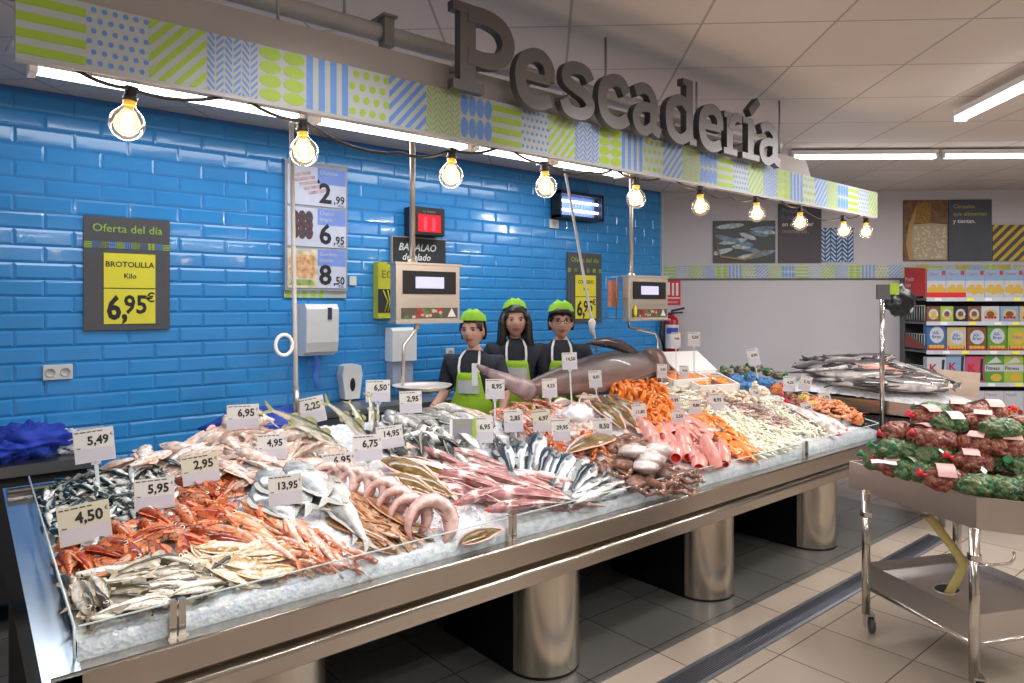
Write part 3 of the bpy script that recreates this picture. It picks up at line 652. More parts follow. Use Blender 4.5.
o, w, h = bwthing('safety_sign', 'red fire extinguisher sign beside the second scale', 'sign', 664, 280, 680.5, 305)
mb = MB(); mb.box((0, -.006, 0), (w, 0, h), 0); mb.box((w*.48, -.008, h*.38), (w*.6, -.006, h*.88), 1); mb.box((w*.72, -.008, h*.38), (w*.86, -.006, h*.88), 1); mb.box((w*.1, -.008, h*.4), (w*.35, -.006, h*.9), 1)
mb.box((w*.05, -.008, h*.26), (w*.95, -.006, h*.3), 1); mb.text('Extintor', w*.2, w*.5, h*.08, -.0085, 1, None, 'CENTER'); mb.build('plate', [red, white], o)
o, w, h = bwthing('fire_extinguisher', 'red fire extinguisher with blue and white label hung by the wall corner', 'fire extinguisher', 663, 309, 681, 358, .1)
r = w*.38; c_ = (w*.5, .02, 0)
rd = mat('extinguisher_red', (.42, .01, .03), .25); mb = MB(); mb.lathe([(0, 0), (r, .01), (r, h*.75), (r*.8, h*.82), (r*.35, h*.86), (r*.35, h*.9), (0, h*.9)], 18, 0, T(*c_)); mb.build('cylinder', rd, o)
mb = MB(); mb.lathe([(r*1.02, h*.2), (r*1.02, h*.68)], 12, 0, T(*c_), math.pi*1.1, math.pi*1.9); mb.lathe([(r*1.03, h*.5), (r*1.03, h*.62)], 12, 1, T(*c_), math.pi*1.2, math.pi*1.8); mb.build('paper_label', [white, mat('label_blue', (.05, .08, .5), .5)], o)
mb = MB(); mb.lathe([(r*1.02, 0), (r*1.03, h*.1)], 16, 0, T(*c_)); mb.tube([(w*.5, .02, h*.88), (w*.5, .02, h*.96), (w*1.2, 0, h*1.02)], .012, 6); mb.tube([(w*.5, 0, h*.92), (w*1.1, 0, h*.93)], .009, 6); mb.tube([(w*.4, 0, h*.92), (-w*.1, 0, h*.8), (-w*.15, 0, h*.5), (w*.05, 0, h*.15)], .012, 6); mb.build('valve_and_hose', black, o)
# ------------------------------------------------------------------ counter
CX0, CX1, CY0, CY1 = .25, 5.85, 2.31, 3.6
iv = T(-CX0, -CY0, 0)
co = thing('fish_counter', 'long sloping stainless steel fish counter on rounded steel pedestals', 'counter', loc=(CX0, CY0, 0))
bprof = [(2.31, .70), (2.31, .612), (2.335, .606), (2.335, .598), (2.285, .590), (2.282, .582), (2.29, .576), (2.325, .560), (2.33, .50), (2.345, .49), (2.6, .47), (3.6, .62), (3.6, .985), (3.5, .985), (3.5, .9), (2.44, .66), (2.43, .70)]
mb = MB(); mb.prism(bprof, CX0+.01, CX1, 'x', 0, iv)
mb.build('counter_body', steel('counter_steel', (.50, .45, .40), .24, (1.5, 160, 160)), co)
mb = MB()
# left rim: slopes up from the front to the back
def rimz(y): return .70+(y-2.31)*.218
mb.add([(CX0-.0, 2.31, .70), (.345, 2.31, .70), (.345, 3.6, .985), (CX0, 3.6, .985), (CX0, 2.31, .64), (.345, 2.31, .64), (.345, 3.6, .62), (CX0, 3.6, .62)], [(0, 1, 2, 3), (0, 3, 7, 4), (1, 5, 6, 2), (0, 4, 5, 1)], 0, iv)
mb.build('end_rim', steel('rim_steel', (.50, .56, .64), .22, (4, 60, 4)), co); mb = MB()
mb.add([(CX1-.06, 2.31, .70), (CX1+.01, 2.31, .70), (CX1+.01, 3.6, .985), (CX1-.06, 3.6, .985), (CX1+.01, 2.31, .5), (CX1+.01, 3.6, .62)], [(0, 1, 2, 3), (1, 4, 5, 2)], 0, iv)
mb.build('end_rim', steel('rim_steel', (.50, .56, .64), .22, (4, 60, 4)), co)
mb = MB(); mb.tube([(CX0+.02, 2.318, .702), (CX1, 2.318, .702)], .007, 8, 0, iv); mb.tube([(.26, 3.5, .99), (CX1, 3.5, .99)], .012, 8, 0, iv); mb.build('edge_bead', chrome, co)
mb = MB(); mb.tube([(CX0+.01, 2.287, .585), (CX1, 2.287, .585)], .009, 10, 0, iv); mb.build('edge_bead', chrome, co)  # bright chrome tube added for the highlight strip over the lower panel
mb = MB(); mb.box((CX0+.02, 3.575, .03), (CX1-.02, 3.595, .63), 0, iv); mb.build('under_shade_sheet', mat('under_shade', (.05, .05, .055), .5), co)  # added dark sheet standing in for the shade beneath the counter
mb = MB(); mb.add([(.345, 3.47, .965), (CX1, 3.47, .965), (CX1, 3.6, .987), (.345, 3.6, .987)], [(0, 1, 2, 3)], 0, iv); mb.build('rear_ledge', steel('rim_steel2', (.50, .56, .64), .25), co)
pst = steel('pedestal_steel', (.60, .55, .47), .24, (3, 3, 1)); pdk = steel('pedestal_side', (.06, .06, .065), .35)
for x0 in (.80, 2.14, 3.48, 4.81):
    mb = MB(); w = .37; r = w/2; yc = 2.54
    arc = [(x0+r-r*math.cos(a), yc-r*math.sin(a)*.98) for a in [math.pi*k/16 for k in range(17)]]
    n = len(arc); vs = [(x, y, z) for z in (0.012, .51) for x, y in arc]
    mb.add(vs, [(i, i+1, n+i+1, n+i) for i in range(n-1)], 0, iv, True)
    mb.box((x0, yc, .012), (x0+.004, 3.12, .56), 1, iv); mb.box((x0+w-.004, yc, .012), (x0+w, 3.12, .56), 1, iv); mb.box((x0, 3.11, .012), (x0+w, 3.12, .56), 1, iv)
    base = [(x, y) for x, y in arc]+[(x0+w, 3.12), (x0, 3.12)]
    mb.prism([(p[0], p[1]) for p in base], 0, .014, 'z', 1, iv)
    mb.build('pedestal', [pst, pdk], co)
# glass fence with clips
gl, t, b = nt('fence_glass')
mxs = N(t, 'ShaderNodeMixShader'); tr = N(t, 'ShaderNodeBsdfTransparent'); tr.inputs[0].default_value = (.93, .96, .97, 1); gs = N(t, 'ShaderNodeBsdfGlossy'); gs.inputs['Roughness'].default_value = .05
fr_ = N(t, 'ShaderNodeFresnel'); fr_.inputs[0].default_value = 1.5; m2 = N(t, 'ShaderNodeMapRange'); setv(m2, To_Min=.03, To_Max=.3)
t.links.new(fr_.outputs[0], m2.inputs['Value']); t.links.new(m2.outputs['Result'], mxs.inputs[0]); t.links.new(tr.outputs[0], mxs.inputs[1]); t.links.new(gs.outputs[0], mxs.inputs[2]); t.links.new(mxs.outputs[0], t.nodes['Material Output'].inputs['Surface'])
gedge = mat('glass_edge', (.6, .72, .74), .15, var=.02)
posts = [on_y(177, 620, 2.39).x, on_y(511, 530, 2.39).x, on_y(695, 478, 2.39).x, on_y(805, 437, 2.39).x]
cutx = [.34]+posts+[CX1-.03]
for i in range(5):
    mb = MB(); a, b_ = cutx[i]+.006, cutx[i+1]-.006
    mb.box((a, 2.386, .70), (b_, 2.392, .808), 0, iv); mb.box((a, 2.3855, .806), (b_, 2.3925, .8095), 1, iv); mb.build('glass_pane', [gl, gedge], co)
mb = MB(); mb.add([(.336, 2.39, .70), (.336, 3.55, .955), (.336, 3.55, 1.03), (.336, 2.39, .81)], [(0, 1, 2, 3)], 0, iv); mb.tube([(.336, 2.39, .81), (.336, 3.55, 1.03)], .0035, 6, 1, iv); mb.tube([(.336, 2.39, .70), (.336, 2.39, .81)], .004, 6, 1, iv); mb.build('glass_pane', [gl, gedge], co)
mb = MB(); mb.add([(CX1-.03, 2.39, .70), (CX1-.03, 3.55, .955), (CX1-.03, 3.55, 1.03), (CX1-.03, 2.39, .81)], [(0, 1, 2, 3)], 0, iv); mb.tube([(CX1-.03, 2.39, .81), (CX1-.03, 3.55, 1.03)], .0035, 6, 1, iv); mb.build('glass_pane', [gl, gedge], co)
for x in posts:
    mb = MB(); mb.box((x-.024, 2.378, .695), (x-.003, 2.4, .815), 0, iv); mb.box((x+.003, 2.378, .695), (x+.024, 2.4, .815), 0, iv); mb.box((x-.03, 2.37, .69), (x+.03, 2.4, .705), 0, iv); mb.build('glass_clip', chrome, co)
# ------------------------------------------------------------------ ice bed
CR = [(.33, .94), (.55, .985), (.78, 1.04), (1.22, 1.14), (2.07, 1.12), (2.8, 1.07), (3.72, 1.07), (4.9, 1.10), (5.4, 1.07), (5.85, 1.0)]
def crest(x):
    if x <= CR[0][0]: return CR[0][1]
    for (a, za), (b_, zb_) in zip(CR, CR[1:]):
        if x <= b_:
            t_ = (x-a)/(b_-a); t_ = t_*t_*(3-2*t_); return za+(zb_-za)*t_
    return CR[-1][1]
def S(x, y):
    v = (y-2.42)/1.03; vv = min(max(v, -.05), 1.0)
    z = .768+(crest(x)-.768)*(vv if vv < 0 else vv**.92)
    z += .012*noise.noise(Vector((x*3.1, y*3.1, 0)))*min(1, max(0, vv*4))
    if v > 1: z -= (v-1)*1.0
    return z
def on_s(px, py):
    d = ray(px, py); t_ = 1.6; best = None
    while t_ < 8.5:
        p = CAM+d*t_
        if 2.38 < p.y < 3.47 and .34 < p.x < 5.8:
            g = p.z-S(p.x, p.y)
            if g <= 0: return p
            if best is None or g < best[0]: best = (g, p)
        t_ += .008
    p = best[1] if best else on_y(px, py, 3.45); p.x = min(max(p.x, .4), 5.75); p.z = S(p.x, p.y); return p
def snorm(x, y):
    e = .03; return Vector((-(S(x+e, y)-S(x-e, y))/(2*e), -(S(x, y+e)-S(x, y-e))/(2*e), 1)).normalized()
icem, t, b = nt('crushed_ice')
tc = N(t, 'ShaderNodeTexCoord'); vo = N(t, 'ShaderNodeTexVoronoi'); setv(vo, Scale=75.0); t.links.new(tc.outputs['Object'], vo.inputs['Vector'])
nz = N(t, 'ShaderNodeTexNoise'); setv(nz, Scale=28.0, Detail=5.0); t.links.new(tc.outputs['Object'], nz.inputs['Vector'])
rp = N(t, 'ShaderNodeValToRGB'); rp.color_ramp.elements[0].position = .3; rp.color_ramp.elements[0].color = (.66, .68, .78, 1); rp.color_ramp.elements[1].position = .6; rp.color_ramp.elements[1].color = (.95, .95, .98, 1)
t.links.new(nz.outputs['Fac'], rp.inputs['Fac']); t.links.new(rp.outputs['Color'], b.inputs['Base Color'])
setv(b, Roughness=.18, Subsurface_Weight=.3, Subsurface_Scale=.03, Coat_Weight=.4)
ma = N(t, 'ShaderNodeMath', operation='ADD'); t.links.new(vo.outputs['Distance'], ma.inputs[0]); t.links.new(nz.outputs['Fac'], ma.inputs[1])
bp = N(t, 'ShaderNodeBump'); setv(bp, Strength=.6, Distance=.006); t.links.new(ma.outputs[0], bp.inputs['Height']); t.links.new(bp.outputs['Normal'], b.inputs['Normal'])
mb = MB(); nx, ny = 420, 84; vs = []
for j in range(ny+1):
    for i in range(nx+1):
        x = .345+(CX1-.04-.345)*i/nx; y = 2.398+(3.53-2.398)*j/ny
        z = S(x, y)-.012+.008*noise.noise(Vector((x*38, y*38, 3)))+.007*noise.noise(Vector((x*90, y*90, 9)))
        if j == 0: z = .70
        if j == 1: y = 2.40
        if j == ny: z = .9
        vs.append((x, y, z))
fs = [(j*(nx+1)+i, j*(nx+1)+i+1, (j+1)*(nx+1)+i+1, (j+1)*(nx+1)+i) for j in range(ny) for i in range(nx)]
mb.add(vs, fs, 0, None, True)
o = mb.build('crushed_ice', icem); tag(o, 'bed of crushed ice filling the steel fish counter', 'ice', kind='stuff')
# ------------------------------------------------------------------ fish
EW = mat('eye_white', (.75, .72, .6), .15); EP = mat('eye_pupil', (.01, .01, .015), .08); MR = mat('mouth_red', (.6, .06, .05), .25, var=.2); DK = mat('gill_dark', (.12, .07, .06), .4)
def fish(hp, wr=.45, tail=(.16, .2, .5), dors=None, anal=None, eye=(.10, .25, .022), n=12, bendy=0, bendz=0, mouth=.03, open_=0, curl=None, spiky=0, seed=0, ventral=True):
    """unit length fish, nose at +X .5, back at +Y, lying on its side (thin in Z)"""
    mb = MB(); nb = 15; L0 = 1-tail[0]
    def prof(s):
        for (a, t1, b1), (c_, t2, b2) in zip(hp, hp[1:]):
            if s <= c_:
                q = (s-a)/(c_-a); q = q*q*(3-2*q) if c_-a > .12 else q; return t1+(t2-t1)*q, b1+(b2-b1)*q
        return hp[-1][1], hp[-1][2]
    def bend(p):
        x, y, z = p
        if curl:
            Rr, tot = curl; a = (x+.5)*tot - tot/2
            return Vector(((Rr+z)*math.sin(a), y, (Rr+z)*math.cos(a)-Rr))
        if bendz: z += -bendz*x*x
        if bendy: y += bendy*x*x*(1 if bendy > 0 else 1)
        return Vector((x, y, z))
    vs = []; ss = [0, .008, .03, .07, .13, .2, .28, .38, .48, .58, .68, .77, .86, .93, 1.0]
    for s in ss:
        t_, b_ = prof(s); h = (t_+b_)/2; c_ = (t_-b_)/2; w = h*wr*(1.15 if s < .3 else 1)+.003
        if s < .02: w = h*.5
        x = .5-s*L0
        for j in range(n):
            a = 2*math.pi*j/n; vs.append(bend((x, c_+h*math.sin(a), w*math.cos(a)*(1-.15*abs(math.sin(a))))))
    fs = [(i*n+j, i*n+(j+1) % n, (i+1)*n+(j+1) % n, (i+1)*n+j) for i in range(len(ss)-1) for j in range(n)]
    fs += [tuple(range(n)), tuple((len(ss)-1)*n+j for j in range(n-1, -1, -1))]
    ms = [0]*len(fs); ms[-2] = 4
    if open_:
        for i in range(n*open_): ms[i] = 4
    mb.add(vs, fs, ms, None, True)
    # tail fin
    tl, ts, fk = tail; t_, b_ = prof(1.0); xb = -.5+tl; k = 5; up = []; 
    prt = [(xb+.03, t_*.9, 0), (xb-tl*.5, ts*.32, .004), (-.5, ts*.5, .006), (-.5+tl*fk*.5, ts*.2, 0), (-.5+tl*fk, 0, -.004), (-.5+tl*fk*.5, -ts*.2, 0), (-.5, -ts*.5, .006), (xb-tl*.5, -ts*.32, .004), (xb+.03, -b_*.9, 0)]
    def fin(pts, mi=1, th=.003):
        P = [bend(p) for p in pts]; m_ = len(P)
        vs = [p+Vector((0, 0, th)) for p in P]+[p-Vector((0, 0, th)) for p in P]
        mb.add(vs, [tuple(range(m_)), tuple(range(2*m_-1, m_-1, -1))]+[(i, m_+i, m_+(i+1) % m_, (i+1) % m_) for i in range(m_)], mi)
    fin([prt[0], prt[1], prt[2], prt[3], prt[4], prt[8]]); fin([prt[8], prt[4], prt[5], prt[6], prt[7]])
    for spec, sg in ((dors, 1), (anal, -1)):
        if not spec: continue
        for (a, b_, hh) in spec:
            m_ = 7 if not spiky else 11; pts = []
            for i in range(m_):
                s = a+(b_-a)*i/(m_-1); t1, b1 = prof(s); base = t1 if sg > 0 else -b1
                e = math.sin(math.pi*min(1, (i+1)/m_*.8+.12))*hh
                if spiky and i % 2: e *= .55
                pts.append((.5-s*L0, base*.92, base+sg*e))
            for i in range(m_-1):
                q = [(pts[i][0], pts[i][1], 0), (pts[i][0]-.01, pts[i][2], 0), (pts[i+1][0]-.01, pts[i+1][2], 0), (pts[i+1][0], pts[i+1][1], 0)]
                fin(q, 1, .002)
    if ventral:
        t_, b_ = prof(.3)
        for zz in (1, -1):
            h = (t_+b_)/2; fin([(.5-.27*L0, -.2*h, zz*h*wr*1.0), (.5-.44*L0, .1*h, zz*(h*wr+.012)), (.5-.46*L0, -.35*h, zz*(h*wr+.012)), (.5-.3*L0, -.45*h, zz*h*wr)], 1, .002)
    # gill line
    es, ey, er = eye
    t_, b_ = prof(es); h = (t_+b_)/2; c_ = (t_-b_)/2
    for zz in (1, -1):
        y = c_+h*ey; zw = h*wr*1.12*math.sqrt(max(.05, 1-ey*ey))
        for rr_, mi, dz in ((er, 2, .003), (er*.55, 3, .006)):
            P = [bend((.5-es*L0+rr_*math.cos(2*math.pi*j/8), y+rr_*math.sin(2*math.pi*j/8), zz*(zw+dz))) for j in range(8)]
            c0 = bend((.5-es*L0, y, zz*(zw+dz+.003))); mb.add(P+[c0], [(j, (j+1) % 8, 8) for j in range(8)], mi, None, True)
        gs_ = .21; t1, b1 = prof(gs_); h1 = (t1+b1)/2; c1 = (t1-b1)/2; P = []
        for j in range(5):
            a = -1.0+2.0*j/4; x = .5-gs_*L0-.02*math.cos(a); yy = c1+h1*.75*math.sin(a); zz_ = zz*(h1*wr*1.15*math.sqrt(max(.1, 1-(.75*math.sin(a))**2))+.001)
            P += [bend((x, yy, zz_)), bend((x-.008, yy, zz_+zz*.001))]
        mb.add(P, [(2*j, 2*j+1, 2*j+3, 2*j+2) for j in range(4)], 5)
    return mb
SLIM = [(0, .008, .008), (.1, .05, .04), (.25, .075, .07), (.45, .08, .085), (.7, .055, .06), (1, .016, .016)]
SARD = [(0, .008, .012), (.12, .05, .05), (.3, .075, .09), (.5, .075, .095), (.75, .045, .05), (1, .014, .014)]
HAKE = [(0, .012, .016), (.08, .04, .035), (.22, .062, .058), (.45, .062, .06), (.75, .035, .035), (1, .012, .012)]
BASS = [(0, .01, .015), (.12, .06, .055), (.3, .105, .095), (.5, .10, .09), (.75, .06, .055), (1, .025, .025)]
BREAM = [(0, .02, .02), (.12, .12, .08), (.3, .19, .14), (.5, .18, .145), (.75, .09, .08), (1, .03, .03)]
SCORP = [(0, .03, .03), (.12, .12, .08), (.3, .15, .12), (.5, .12, .10), (.75, .07, .06), (1, .03, .03)]
DEEP = [(0, .02, .02), (.12, .13, .11), (.3, .22, .2), (.5, .24, .23), (.75, .14, .13), (1, .025, .025)]
FLAT = [(0, .01, .01), (.1, .09, .09), (.3, .17, .17), (.55, .175, .175), (.8, .10, .10), (1, .03, .03)]
ROUND = [(0, .04, .04), (.15, .2, .2), (.35, .3, .3), (.6, .27, .27), (.85, .12, .12), (1, .03, .03)]
fin_g = mat('fin_grey', (.42, .42, .4), .4, var=.2); fin_r = mat('fin_red', (.72, .22, .08), .4, var=.3); fin_p = mat('fin_pink', (.72, .5, .44), .4, var=.2); fin_t = mat('fin_tan', (.5, .42, .32), .4, var=.3); fin_y = mat('fin_yellow', (.22, .22, .06), .35, var=.3); fin_d = mat('fin_dark', (.06, .06, .065), .35, var=.3)
def ms_(body, fin): return [body, fin, EW, EP, MR, DK]
KIND = {}
def reg(k, name, mbs, mats): KIND[k] = (name, [m.mesh(name, mats) for m in mbs])
reg('sardine', 'sardine', [fish(SARD, .5, (.15, .16, .5), dors=[(.45, .6, .05)], eye=(.09, .2, .028), bendy=b_, bendz=.1) for b_ in (0, .25, -.25)],
    ms_(fishmat('sardine_skin', (.008, .03, .028), (.12, .2, .2), (.92, .93, .92), .085, .16, rnd=.15, sharp=.1), fin_g))
reg('whiting', 'horse_mackerel', [fish(SLIM, .62, (.14, .16, .5), dors=[(.3, .5, .05), (.52, .9, .03)], anal=[(.55, .9, .03)], eye=(.09, .25, .028), bendy=b_, bendz=.15) for b_ in (0, .3, -.3)],
    ms_(fishmat('mackerel_skin', (.06, .05, .03), (.3, .26, .18), (.9, .86, .78), .08, .2, rnd=.15, sharp=.14), fin_t))
reg('scorpion', 'scorpionfish', [fish(SCORP, .62, (.15, .22, .1), dors=[(.25, .6, .09), (.65, .9, .06)], anal=[(.6, .85, .06)], eye=(.11, .5, .04), bendy=b_, bendz=.2, open_=1, spiky=1) for b_ in (0, .25, -.25)],
    ms_(fishmat('scorpion_skin', (.34, .04, .015), (.68, .16, .05), (.82, .46, .3), .14, .2, spot=(.16, .02, .01), sscale=16, rnd=.25), fin_r))
reg('pale', 'pouting', [fish(BASS, .5, (.13, .15, .2), dors=[(.25, .45, .06), (.5, .9, .04)], anal=[(.45, .9, .04)], eye=(.09, .3, .022), bendy=b_, bendz=.2) for b_ in (0, .2, -.25)],
    ms_(fishmat('pale_skin', (.55, .38, .3), (.87, .77, .7), (.96, .94, .92), .1, .2, spot=(.75, .6, .52), sscale=9), fin_p))
reg('pomfret', 'pomfret', [fish(DEEP, .2, (.16, .3, .6), dors=[(.35, .95, .06)], anal=[(.45, .95, .05)], eye=(.08, .05, .022), bendz=.1)],
    ms_(fishmat('pomfret_skin', (.45, .5, .54), (.74, .78, .82), (.92, .93, .94), .22, .12, metal=.35, rnd=.08), mat('fin_silver', (.42, .43, .4), .3)))
reg('mullet', 'red_mullet', [fish(SLIM, .6, (.14, .17, .5), dors=[(.3, .45, .07), (.6, .75, .05)], anal=[(.6, .75, .05)], eye=(.09, .4, .028), bendy=b_, bendz=.15) for b_ in (0, .25, -.25)],
    ms_(fishmat('mullet_skin', (.62, .17, .1), (.82, .4, .3), (.93, .74, .66), .085, .25, spot=(.92, .72, .62), sscale=10), fin_r))
reg('gurnard', 'gurnard', [fish(SLIM, .7, (.14, .17, .3), dors=[(.3, .45, .07), (.5, .85, .05)], anal=[(.5, .85, .05)], eye=(.09, .4, .028), bendy=b_, bendz=.15) for b_ in (0, .2)],
    ms_(fishmat('gurnard_skin', (.75, .33, .16), (.82, .58, .42), (.88, .8, .7), .085, .28, spot=(.7, .28, .12), sscale=14), fin_r))
reg('megrim', 'megrim', [fish(FLAT, .12, (.13, .14, .05), dors=[(.08, .95, .05)], anal=[(.12, .95, .05)], eye=(.09, .3, .016), bendz=b_, bendy=c_, ventral=False) for b_, c_ in ((.1, 0), (.25, .2), (.2, -.2))],
    ms_(fishmat('megrim_skin', (.38, .2, .06), (.62, .42, .22), (.82, .68, .5), .2, .14, spot=(.85, .76, .64), sscale=7, rnd=.2), mat('fin_clear', (.7, .55, .38), .3, var=.2)))
reg('brownflat', 'brown_flatfish', [fish(FLAT, .14, (.13, .14, .05), dors=[(.08, .95, .05)], anal=[(.12, .95, .05)], eye=(.09, .3, .016), bendz=b_, ventral=False) for b_ in (.1, .3)],
    ms_(fishmat('brownflat_skin', (.3, .12, .05), (.52, .27, .14), (.75, .5, .36), .2, .12, spot=(.2, .07, .03), sscale=8, rnd=.2), mat('fin_brown', (.55, .32, .2), .3, var=.2)))
reg('turbot', 'sole', [fish(FLAT, .22, (.1, .12, .05), dors=[(.05, .97, .045)], anal=[(.1, .97, .045)], eye=(.09, .3, .014), bendz=.3, ventral=False)],
    ms_(fishmat('sole_skin', (.10, .06, .015), (.16, .095, .03), (.3, .18, .08), .26, .12, spot=(.22, .14, .05), sscale=9, rnd=.1), mat('fin_flesh', (.7, .42, .34), .3, var=.1)))
reg('bonito', 'bonito', [fish(BASS, .75, (.14, .3, .75), dors=[(.3, .5, .08), (.6, .7, .05)], anal=[(.6, .7, .05)], eye=(.08, .2, .018), bendy=-.25)],
    ms_(fishmat('bonito_skin', (.03, .035, .03), (.28, .28, .2), (.85, .82, .76), .1, .16, rnd=.1), fin_y))
reg('hake', 'hake', [fish(HAKE, .75, (.1, .1, .2), dors=[(.28, .38, .05), (.42, .92, .025)], anal=[(.42, .92, .025)], eye=(.07, .4, .018), bendy=b_, bendz=.1, open_=2) for b_ in (0, .1, -.12)],
    ms_(fishmat('hake_skin', (.38, .16, .17), (.74, .47, .46), (.92, .83, .82), .065, .14, sharp=.16, spot=(.92, .84, .82), sscale=6, rnd=.12), fin_p))
reg('ringhake', 'curled_hake', [fish(HAKE, .95, (.08, .08, .2), dors=[(.42, .92, .02)], eye=(.07, .4, .018), curl=(.185, 5.3), open_=1)],
    ms_(fishmat('ringhake_skin', (.6, .2, .2), (.78, .38, .36), (.88, .62, .58), .07, .2, rnd=.12), fin_p))
reg('bass', 'sea_bass', [fish(BASS, .62, (.12, .17, .4), dors=[(.3, .52, .06), (.56, .8, .05)], anal=[(.62, .8, .05)], eye=(.08, .3, .022), bendy=b_, bendz=.1) for b_ in (0, .15, -.15)],
    ms_(fishmat('bass_skin', (.02, .03, .04), (.25, .29, .33), (.92, .93, .93), .105, .12, sharp=.12), mat('fin_steel', (.22, .24, .25), .3)))
reg('bream', 'gilthead_bream', [fish(BREAM, .42, (.13, .2, .6), dors=[(.25, .85, .06)], anal=[(.6, .85, .05)], eye=(.1, .25, .032), bendz=.15)],
    ms_(fishmat('bream_skin', (.06, .065, .065), (.35, .37, .37), (.86, .86, .84), .16, .14, sharp=.16), mat('fin_bream', (.3, .3, .28), .3)))
reg('whitefish', 'silver_fish', [fish(BREAM, .4, (.13, .2, .6), dors=[(.25, .85, .05)], anal=[(.6, .85, .05)], eye=(.1, .25, .03), bendz=.15)],
    ms_(fishmat('whitefish_skin', (.3, .31, .31), (.74, .74, .72), (.95, .94, .92), .16, .15, sharp=.2), fin_g))
reg('conger', 'dark_fish', [fish(SLIM, .8, (.1, .1, .1), dors=[(.3, .95, .03)], anal=[(.4, .95, .03)], eye=(.07, .3, .016), bendy=b_) for b_ in (.15, -.2)],
    ms_(fishmat('darkfish_skin', (.05, .045, .05), (.25, .22, .23), (.62, .56, .56), .08, .18, rnd=.25), fin_d))
reg('darkbig', 'black_scabbardfish', [fish([(0, .01, .01), (.08, .035, .035), (.3, .05, .055), (.6, .045, .05), (1, .01, .01)], .5, (.06, .06, .5), dors=[(.2, .95, .02)], eye=(.05, .2, .012), bendy=b_) for b_ in (.1, -.12)],
    ms_(fishmat('scabbard_skin', (.03, .026, .028), (.2, .17, .17), (.62, .57, .56), .05, .2, rnd=.3, sharp=.35), fin_d))
COUNT = {}
def place(kind, M, L, label, cat, group=None, v=None):
    name, ms2 = KIND[kind]
    o = bpy.data.objects.new(name, ms2[R.randrange(len(ms2)) if v is None else v]); COL.objects.link(o)
    o.matrix_world = M @ Matrix.Scale(L, 4) if not isinstance(L, tuple) else M @ Matrix.Diagonal((*L, 1))
    tag(o, label, cat, group); return o
def fish2(kind, h, tl, label, cat='fish', group=None, lift=.02, roll=0, v=None, wid=1.0, hl=0, tlf=0, flip=False):
    """head pixel, tail pixel, both resting on the mound"""
    a = on_s(*h)+Vector((0, 0, hl)); b_ = on_s(*tl)+Vector((0, 0, tlf)); L = (a-b_).length; c_ = (a+b_)/2
    n = snorm(c_.x, c_.y); c_ = c_+n*lift
    M = axes(c_, a-b_, n)
    if flip: M = M @ RX(math.pi)
    return place(kind, M @ RX(roll), (L, L*wid, L*wid), label, cat, group, v)
def inpoly(p, poly):
    c_ = False; j = len(poly)-1
    for i in range(len(poly)):
        xi, yi = poly[i]; xj, yj = poly[j]
        if (yi > p[1]) != (yj > p[1]) and p[0] < (xj-xi)*(p[1]-yi)/(yj-yi)+xi: c_ = not c_
        j = i
    return c_
def scatter_pts(poly, n, dmin, rs):
    xs = [p[0] for p in poly]; ys = [p[1] for p in poly]; out = []; tries = 0; d = dmin
    while len(out) < n and tries < n*60:
        tries += 1
        if tries % (n*15) == 0: d *= .75
        p = (rs.uniform(min(xs), max(xs)), rs.uniform(min(ys), max(ys)))
        if inpoly(p, poly) and all((p[0]-q[0])**2+((p[1]-q[1])*1.6)**2 > d*d for q in out): out.append(p)
    return out
def heap(kind, poly, n, L, ang, dmin, label, cat, group, jit=.35, lift=(.008, .03), roll=.5, alt=0, seed=1, wid=1.0, surf=None):
    """ang: heading of the head in the picture plane, degrees, 0 = right, 90 = up"""
    rs = random.Random(seed)
    for (px, py) in scatter_pts(poly, n, dmin, rs):
        c_ = on_s(px, py); a = math.radians(ang(px, py) if callable(ang) else ang)+rs.gauss(0, jit)
        if alt and rs.random() < alt: a += math.pi
        q = on_s(px+8*math.cos(a), py-8*math.sin(a)); q2 = on_s(px-8*math.cos(a), py+8*math.sin(a)); d = q-q2
        if d.length < .01 or d.length > .6: d = Vector((math.cos(a), math.sin(a), 0))
        l = L*rs.uniform(.88, 1.12); n_ = (snorm(c_.x, c_.y)+Vector((rs.gauss(0, .15), rs.gauss(0, .15), 0))).normalized()
        d.normalize(); d.z += rs.uniform(-.12, .12)
        c_ = c_+n_*rs.uniform(*lift)
        # keep inside the glass
        ex = abs(d.x)*l/2; ey = abs(d.y)*l/2
        c_.x = max(c_.x, .36+ex*.8); c_.y = max(c_.y, 2.415+ey*1.02)
        M = axes(c_, d, n_) @ RX(rs.gauss(0, roll))
        place(kind, M, (l, l*wid, l*wid) if wid != 1 else l, label, cat, group)
# 1 sardines
heap('sardine', [(34, 492), (62, 477), (105, 462), (160, 460), (188, 472), (175, 500), (160, 525), (120, 540), (95, 545), (66, 560), (48, 535)], 170, .155, lambda x, y: 150 if x < 120 else 160, 6.6,
     'small silver sardine with dark back in the heap at the left end of the counter', 'fish', 'sardines heaped at the left end', jit=.7, alt=.3, lift=(.0, .045), seed=11, wid=1.35)
# 2 scorpionfish
heap('scorpion', [(60, 568), (66, 548), (115, 536), (150, 520), (178, 500), (184, 484), (215, 478), (236, 482), (226, 510), (212, 540), (160, 556), (120, 572), (75, 580)], 48, .235, lambda x, y: 160 if y > 520 else 120, 12.5,
     'orange red scorpionfish in the spiny heap behind the small mackerel', 'fish', 'orange red scorpionfish', jit=.6, alt=.25, lift=(.01, .04), seed=12)
for (h, t_) in (((210, 470), (240, 490)), ((236, 465), (246, 490)), ((245, 500), (215, 506)), ((258, 505), (262, 535)), ((196, 534), (262, 560)), ((206, 540), (275, 556))):
    fish2('scorpion', h, t_, 'orange red scorpionfish lying loose on bare ice beside the main red heap', 'fish', 'scorpionfish on bare ice', lift=.03, roll=R.uniform(-.4, .4), v=0)
